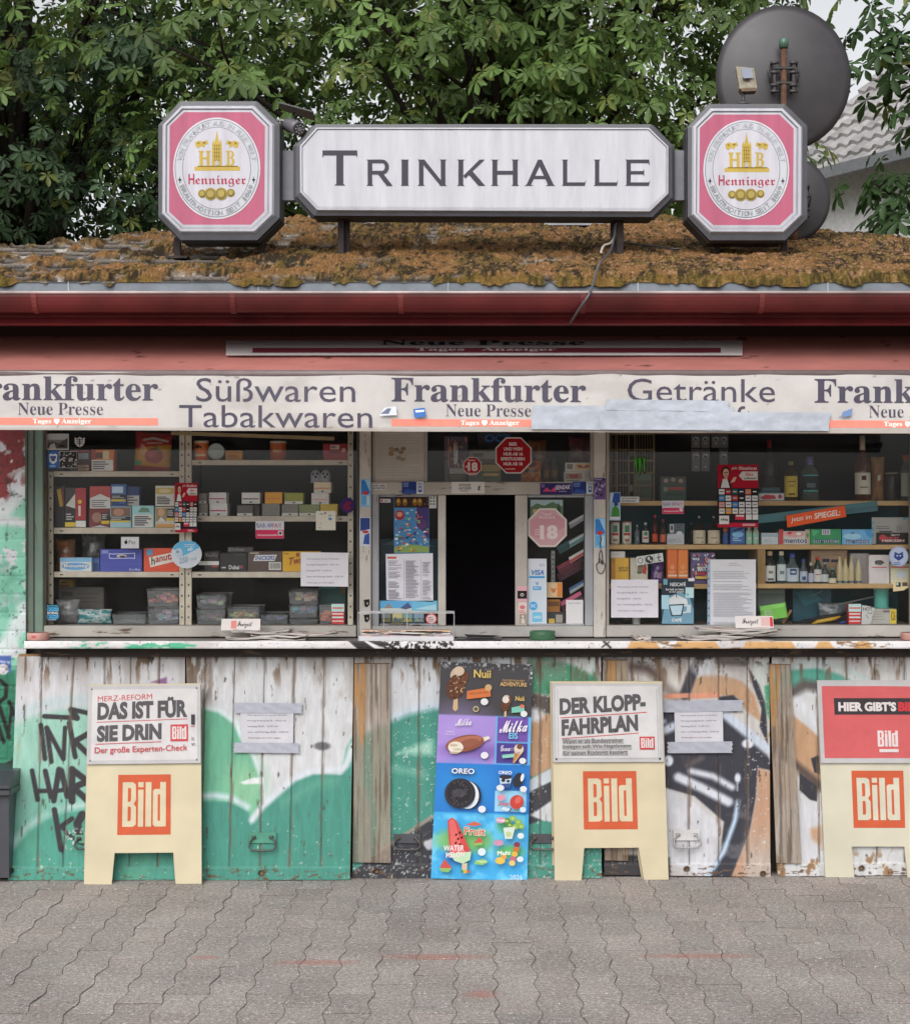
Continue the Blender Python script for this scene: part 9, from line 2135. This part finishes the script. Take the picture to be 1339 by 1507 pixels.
box_item('brown_carton', 'pale brown carton with dark spots behind the mini bottles', 'box', RE, (424, 838, 668, 1058), (150, 124, 100), [('r', 500, 894, 548, 916, (40, 36, 60)), ('r', 558, 898, 606, 918, (40, 36, 60)), ('poly', [(424, 838), (668, 838), (650, 866), (440, 866)], (170, 146, 122))], S3, YS+.09)
box_item('white_box', 'white box with small bird mark on the lower shelf', 'box', RE, (812, 864, 950, 1058), (200, 192, 192), [('e', 880, 912, 30, 14, (60, 54, 56), 14), ('poly', [(850, 925), (875, 900), (920, 915), (890, 932)], (90, 84, 84)), ('r', 832, 944, 932, 950, (190, 70, 80)), ('r', 840, 958, 924, 962, (190, 170, 170))], S3)
box_item('white_box', 'plain grey white box behind the white bird box', 'box', RE, (690, 856, 815, 1058), (150, 146, 148), [], S3, YS+.07)
box_item('yellow_white_box', 'white and yellow box at the right edge of the lower shelf', 'box', RE, (958, 920, 1130, 1056), (206, 200, 176), [('r', 960, 938, 1120, 950, (206, 130, 120)), ('poly', [(985, 1010), (1010, 960), (1070, 980), (1060, 1020)], (190, 196, 200)), ('r', 1075, 960, 1120, 1050, (206, 180, 84))], S3)
sheet('sticker', 'round pale blue sticker with dark blue emblem at the right window edge', 'sticker', RE, circ(1012, 862, 66, 68), (150, 164, 190), [('e', 1012, 862, 58, 60, (170, 182, 204)), ('poly', [(985, 830), (1012, 845), (1040, 830), (1044, 870), (1012, 892), (980, 870)], (50, 70, 130)), ('e', 1002, 858, 6, 5, (190, 200, 216), 8), ('e', 1022, 858, 6, 5, (190, 200, 216), 8), ('lines', 978, 1046, [902, 912], 5, (80, 96, 150))], group=st)
sheet('sticker', 'small cream photo sticker under the round pale blue one', 'sticker', RE, [(976, 1098), (1046, 1090), (1078, 1068), (1072, 1030), (972, 1034)], (206, 190, 150), [('r', 994, 1036, 1026, 1066, (50, 60, 56)), ('r', 1036, 1036, 1072, 1062, (80, 76, 70)), ('r', 996, 1038, 1010, 1056, (176, 190, 180))], group=st)
def green_box():
 o = box_item('green_box', 'bright green box lying askew at the bottom of the right window', 'box', RE, (92, 1190, 266, 1290), (110, 176, 70), [('poly', [(92, 1190), (266, 1190), (262, 1214), (100, 1222)], (130, 196, 96)), ('r', 120, 1225, 168, 1256, (170, 204, 150))]+[('r', 126+i*6, 1229, 128+i*6, 1252, (70, 90, 70)) for i in range(7)], BASE+.022, YS+.01, .07)
 o.rotation_euler = (0, math.radians(-9), math.radians(-12))
green_box()
def stick(name, label, cat, pts, r, col, mat=None, R=RE, Y=.14):
 P = [Vector(W(*R((p[0], p[1])), Y + (p[2] if len(p) > 2 else 0))) for p in pts]; o = P[0]
 b = MB(); b.tube([p-o for p in P], r, col, 10); return tag(b.build(name, mat or M_PLASTIC, None, o), label, cat)
stick('wooden_stick', 'short tan wooden stick leaning by the green box', 'stick', [(235, 1312), (290, 1222)], .006, (176, 130, 84), M_WOOD)
stick('yellow_tube', 'yellow tube lying at the bottom of the right window', 'tube', [(430, 1316), (470, 1300), (560, 1284), (622, 1266)], [.004, .009, .009, .004], (206, 160, 46))
stick('blue_pen', 'blue pen tip beside the yellow tube', 'pen', [(612, 1310), (664, 1302)], .005, (60, 70, 150))
stick('dark_umbrella', 'dark folded umbrella in shade at the bottom of the right window', 'umbrella', [(300, 1316, .05), (520, 1276, .05), (680, 1240, .05)], [.008, .014, .006], (60, 58, 62), M_FABRIC)
stick('tool_handle', 'pale rod slanting behind the lozenge box', 'rod', [(560, 1196, .1), (960, 1108, .1)], .004, (120, 124, 120))
bag('plastic_bag', 'clear crumpled bag behind the yellow tube', 'bag', RE, (480, 1190, 680, 1322), BASE, p_dkbag((100, 106, 110), (150, 156, 160)), Y=YS+.12, th=.06)
medicine('red and white lozenge box at the right end of the right window', RE, (676, 1188, 760, 1324))
sheet('sticker', 'white torn hand lettered card beside the lozenge box', 'card', RE, [(762, 1318), (822, 1318), (852, 1208), (800, 1194), (766, 1190)], (200, 198, 196), [('t', 'HOT', 772, 1204, 836, 1228, (80, 78, 80), 'bold'), ('l', [(800, 1236), (824, 1250), (836, 1230)], 4, (100, 96, 98)), ('l', [(790, 1250), (810, 1280)], 4, (120, 116, 118))], Y=YS+.004)
box_item('grey_box', 'grey box with yellow printed end at the bottom of the right window', 'box', RE, (818, 1222, 998, 1324), (170, 166, 160), [('r', 955, 1224, 996, 1320, (206, 180, 60)), ('t', 'K26', 962, 1236, 990, 1300, (120, 84, 40), 'bold'), ('lines', 832, 940, [1240, 1256, 1272, 1290], 4, (140, 136, 132)), ('r', 908, 1230, 950, 1246, (110, 106, 106))], BASE, YS+.02)
can('teal_roll', 'mint teal paper roll standing behind the grey box', RE, (858, 1090, 956, 1324), BASE, (96, 176, 164), Y=YS+.09, lidc=(130, 196, 186))
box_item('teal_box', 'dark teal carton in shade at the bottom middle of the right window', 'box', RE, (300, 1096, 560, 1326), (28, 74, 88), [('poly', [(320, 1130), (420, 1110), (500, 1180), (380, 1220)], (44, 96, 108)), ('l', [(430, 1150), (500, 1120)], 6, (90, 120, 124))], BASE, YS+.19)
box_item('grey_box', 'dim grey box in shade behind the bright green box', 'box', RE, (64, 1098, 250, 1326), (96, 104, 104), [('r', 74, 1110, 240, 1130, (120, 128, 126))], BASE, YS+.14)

# --------------------------------------------------------------- on the counter
CT = 1.0478
def papers(label, x0, x1, n, seed, Y0, spread, cover):
 """a loose fan of folded newspapers"""
 r = random.Random(seed); cx = (x0+x1)/2; org = (X(cx, Y0), Y0, CT); t = thing('newspaper_pile', label, 'newspapers', org, group='newspaper piles on the counter')
 z = 0
 for k in range(n):
  w = X(x1, Y0)-X(x0, Y0); ww = w*r.uniform(.42, .60); dx = r.uniform(-.5, .5)*(w-ww)*spread; a = math.radians(r.uniform(-9, 9)); dp = r.uniform(.10, .13); h = r.uniform(.005, .009)
  nu = 26; us = np.linspace(-.5, .5, nu); b = MB()
  for q in range(3):
   z0 = z + q*h/3; lift = .012*r.random(); c = r.choice([(200, 194, 188), (190, 182, 176), (206, 196, 190), (176, 168, 164), (186, 182, 178), (160, 156, 154)])
   P = []
   for i, u in enumerate(us):
    curl = lift*(abs(u)*2)**3 + .003*math.sin(u*9+k)
    for yy in (-dp/2, dp/2):
     for zz in (z0+curl, z0+curl+h/3*.8):
      x = dx + u*ww*(1-.01*q); P.append((x*math.cos(a)-yy*math.sin(a), x*math.sin(a)+yy*math.cos(a), zz))
   f = []
   for i in range(nu-1):
    a0, b0 = 4*i, 4*i+4; f += [(a0, b0, b0+1, a0+1), (a0+2, a0+3, b0+3, b0+2), (a0+1, b0+1, b0+3, a0+3), (a0, a0+2, b0+2, b0)]
   f += [(0, 1, 3, 2), (4*nu-4, 4*nu-2, 4*nu-1, 4*nu-3)]
   b.add(P, f, c)
  # print marks on top
  for m in range(7):
   u0 = r.uniform(-.45, .35); yy = r.uniform(-dp*.45, dp*.3); ln = r.uniform(.04, .14); cc = r.choice([(60, 58, 60), (170, 60, 60), (110, 106, 106), (196, 120, 80)])
   zz = z + h + .0022
   for i in range(3):
    v = [(dx+(u0+ln*p)*ww, yy+d, zz+.0) for p, d in ((0, 0), (1, 0), (1, .012), (0, .012))]
   b.add([(x*math.cos(a)-y*math.sin(a), x*math.sin(a)+y*math.cos(a), zq) for x, y, zq in v], [(0, 1, 2, 3)], cc)
  ob = b.build('newspaper', M_PAPER, t); z += h*1.12
 return z
z1 = papers('loose fan of newspapers on the counter below the left window', 306, 502, 5, 3, -.115, .9, 0)
z2 = papers('loose fan of newspapers on the counter below the right window', 972, 1150, 6, 8, -.115, .8, 0)
papers('two thin papers on the counter left of the right fan', 918, 965, 2, 13, -.10, .5, 0)
def price_card(label, x0, y0, x1, y1, ops, Y, zb):
 o = box_item('price_card', label, 'card', RP, (x0, y0, x1, y1), (206, 200, 198), ops, zb, Y, .002, 'white title cards on the newspapers', M_PAPER, ch=0)
 o.rotation_euler = (math.radians(-18), 0, 0)
price_card('white title card lying on the left newspaper fan', 325.5, 917, 383, 934.5, [('r', 340, 920, 348, 932, (206, 130, 124)), ('t', 'Freizeit', 349, 921, 371, 932, (60, 58, 60), 'script')], -.09, CT+z1+.001)
price_card('white title card lying on the right newspaper fan', 1082, 920, 1138, 938, [('t', 'Freizeit', 1092, 924, 1116, 935, (50, 46, 48), 'script'), ('r', 1120, 922, 1134, 935, (206, 170, 168)), ('r', 1133, 922, 1137, 936, (190, 50, 60))], -.10, CT+z2+.001)
def rack_news():
 Yf = -.185; org = (X(597, Yf), Yf, CT); t = thing('newspaper_rack', 'white wire newspaper rack on the counter left of the hatch', 'rack', org)
 g = lambda px, py, y: (X(px, Yf)-org[0], y-Yf, Z(py, Yf)-CT)
 b = MB(); zt = g(0, 902, 0)[2]; xl, xr = g(527.5, 0, 0)[0], g(668, 0, 0)[0]
 loop = lambda z, y0, y1: [(xl, y0, z), (xr, y0, z), (xr, y1, z), (xl, y1, z), (xl, y0, z)]
 b.tube([(xl, 0, .004), (xl, 0, zt), (xr, 0, zt), (xr, 0, .004)], .0024, (206, 206, 208), 8)
 b.tube([(xl, .11, .004), (xl, .11, zt), (xr, .11, zt), (xr, .11, .004)], .0024, (206, 206, 208), 8)
 for x in (xl, xr): b.tube([(x, 0, zt), (x, .11, zt)], .0024, (206, 206, 208), 8); b.tube([(x, 0, .004), (x, .11, .004)], .0024, (206, 206, 208), 8)
 for k in range(1, 4): x = xl+(xr-xl)*k/4; b.tube([(x, .11, .004), (x, .11, zt)], .0015, (196, 196, 198), 6)
 b.build('wire_frame', M_METAL, t)
 b = MB(); b.box(xl+.002, xr-.002, -.002, .0, .002, .022, (208, 207, 212), 0, .0005); b.build('front_plate', M_PLASTIC, t)
 r = random.Random(5)
 for k, lb in enumerate(('topmost', 'middle', 'lowest')):
  w = r.uniform(.36, .39); z0 = .040-.010*k; b = MB(); nu = 24; P = []
  for i in range(nu):
   u = i/(nu-1)-.5
   for yy in (.012, .10):
    for dz in (0, .006): P.append((u*w, yy, z0+dz+.002*math.sin(u*8+k*2)))
  f = []
  for i in range(nu-1):
   a0, b0 = 4*i, 4*i+4; f += [(a0, b0, b0+1, a0+1), (a0+2, a0+3, b0+3, b0+2), (a0+1, b0+1, b0+3, a0+3), (a0, a0+2, b0+2, b0)]
  f += [(0, 1, 3, 2), (4*nu-4, 4*nu-2, 4*nu-1, 4*nu-3)]
  b.add(P, f, ((196, 176, 160), (190, 188, 186), (176, 160, 170))[k])
  for m in range(16): u0 = r.uniform(-.48, .4)*w; b.box(u0, u0+r.uniform(.01, .04), .0112, .0119, z0+.001, z0+.0035, r.choice([(90, 86, 90), (190, 90, 80), (206, 170, 90), (60, 60, 70)]))
  tag(b.build('newspaper', M_PAPER, None, org), '%s folded newspaper in the white wire rack' % lb, 'newspaper', 'newspapers in the wire rack')
rack_news()
def small_counter():
 Y = -.10
 b = MB(); o = (X(705, Y), Y, CT); w = X(738, Y)-X(705, Y)
 b.add([(-w, -.05, 0), (w*.97, -.06, 0), (w, .05, 0), (-w*.95, .05, 0), (-w*1.0, -.054, .006), (w*.98, -.064, .005), (w*1.01, .052, .009), (-w*.96, .052, .010)], [(3, 2, 1, 0), (4, 5, 6, 7), (0, 1, 5, 4), (1, 2, 6, 5), (2, 3, 7, 6), (3, 0, 4, 7)], (44, 42, 46))
 b.add([(-w*.5, .03, .010), (w*.6, .03, .010), (w*.9, .02, .018), (-w*.7, .04, .022)], [(0, 1, 2, 3)], (40, 38, 42)); ob = b.build('black_mat', M_PLASTIC, None, o); tag(ob, 'thin black mat lying on the counter before the opening', 'mat')
 Y = -.07; o = (X(798, Y), Y, CT); r = X(817, Y)-X(798, Y)
 b = MB(); n = 28; prof = [(r*.96, 0), (r, .004), (r, .034), (r*.97, .037), (r*.9, .036), (r*.82, .012), (0.001, .010)]
 b.lathe(prof, 0, 0, (120, 170, 130), 28); ob = b.build('coin_dish', bottle_glass('green_glass', (130, 186, 146), .1), None, o); tag(ob, 'round green glass coin dish on the counter right of the opening', 'dish')
 for lb, px, Y in (('pale pink round ashtray on the left end of the counter', 57, -.10), ('pale pink round ashtray on the right end of the counter', 1341, -.10)):
  o = (X(px, Y), Y, CT); r = X(px+16.5, Y)-X(px, Y); b = MB()
  b.lathe([(r*.94, 0), (r, .003), (r, .027), (r*.98, .032), (r*.9, .032), (r*.86, .01), (.001, .008)], 0, 0, (200, 150, 140), 28, cols=[(200, 150, 140)]*4+[(120, 100, 96)]*3)
  q = []
  for i in range(7):
   th = math.radians(-112+24*i/6)
   for z in (.010, .022): q.append((r*1.008*math.cos(th), r*1.008*math.sin(th), z))
  b.add(q, [(2*i, 2*i+2, 2*i+3, 2*i+1) for i in range(6)], (186, 90, 100), 0, True)
  tag(b.build('ashtray', M_PLASTIC, None, o), lb, 'ashtray', 'pink round ashtrays on the counter')
small_counter()
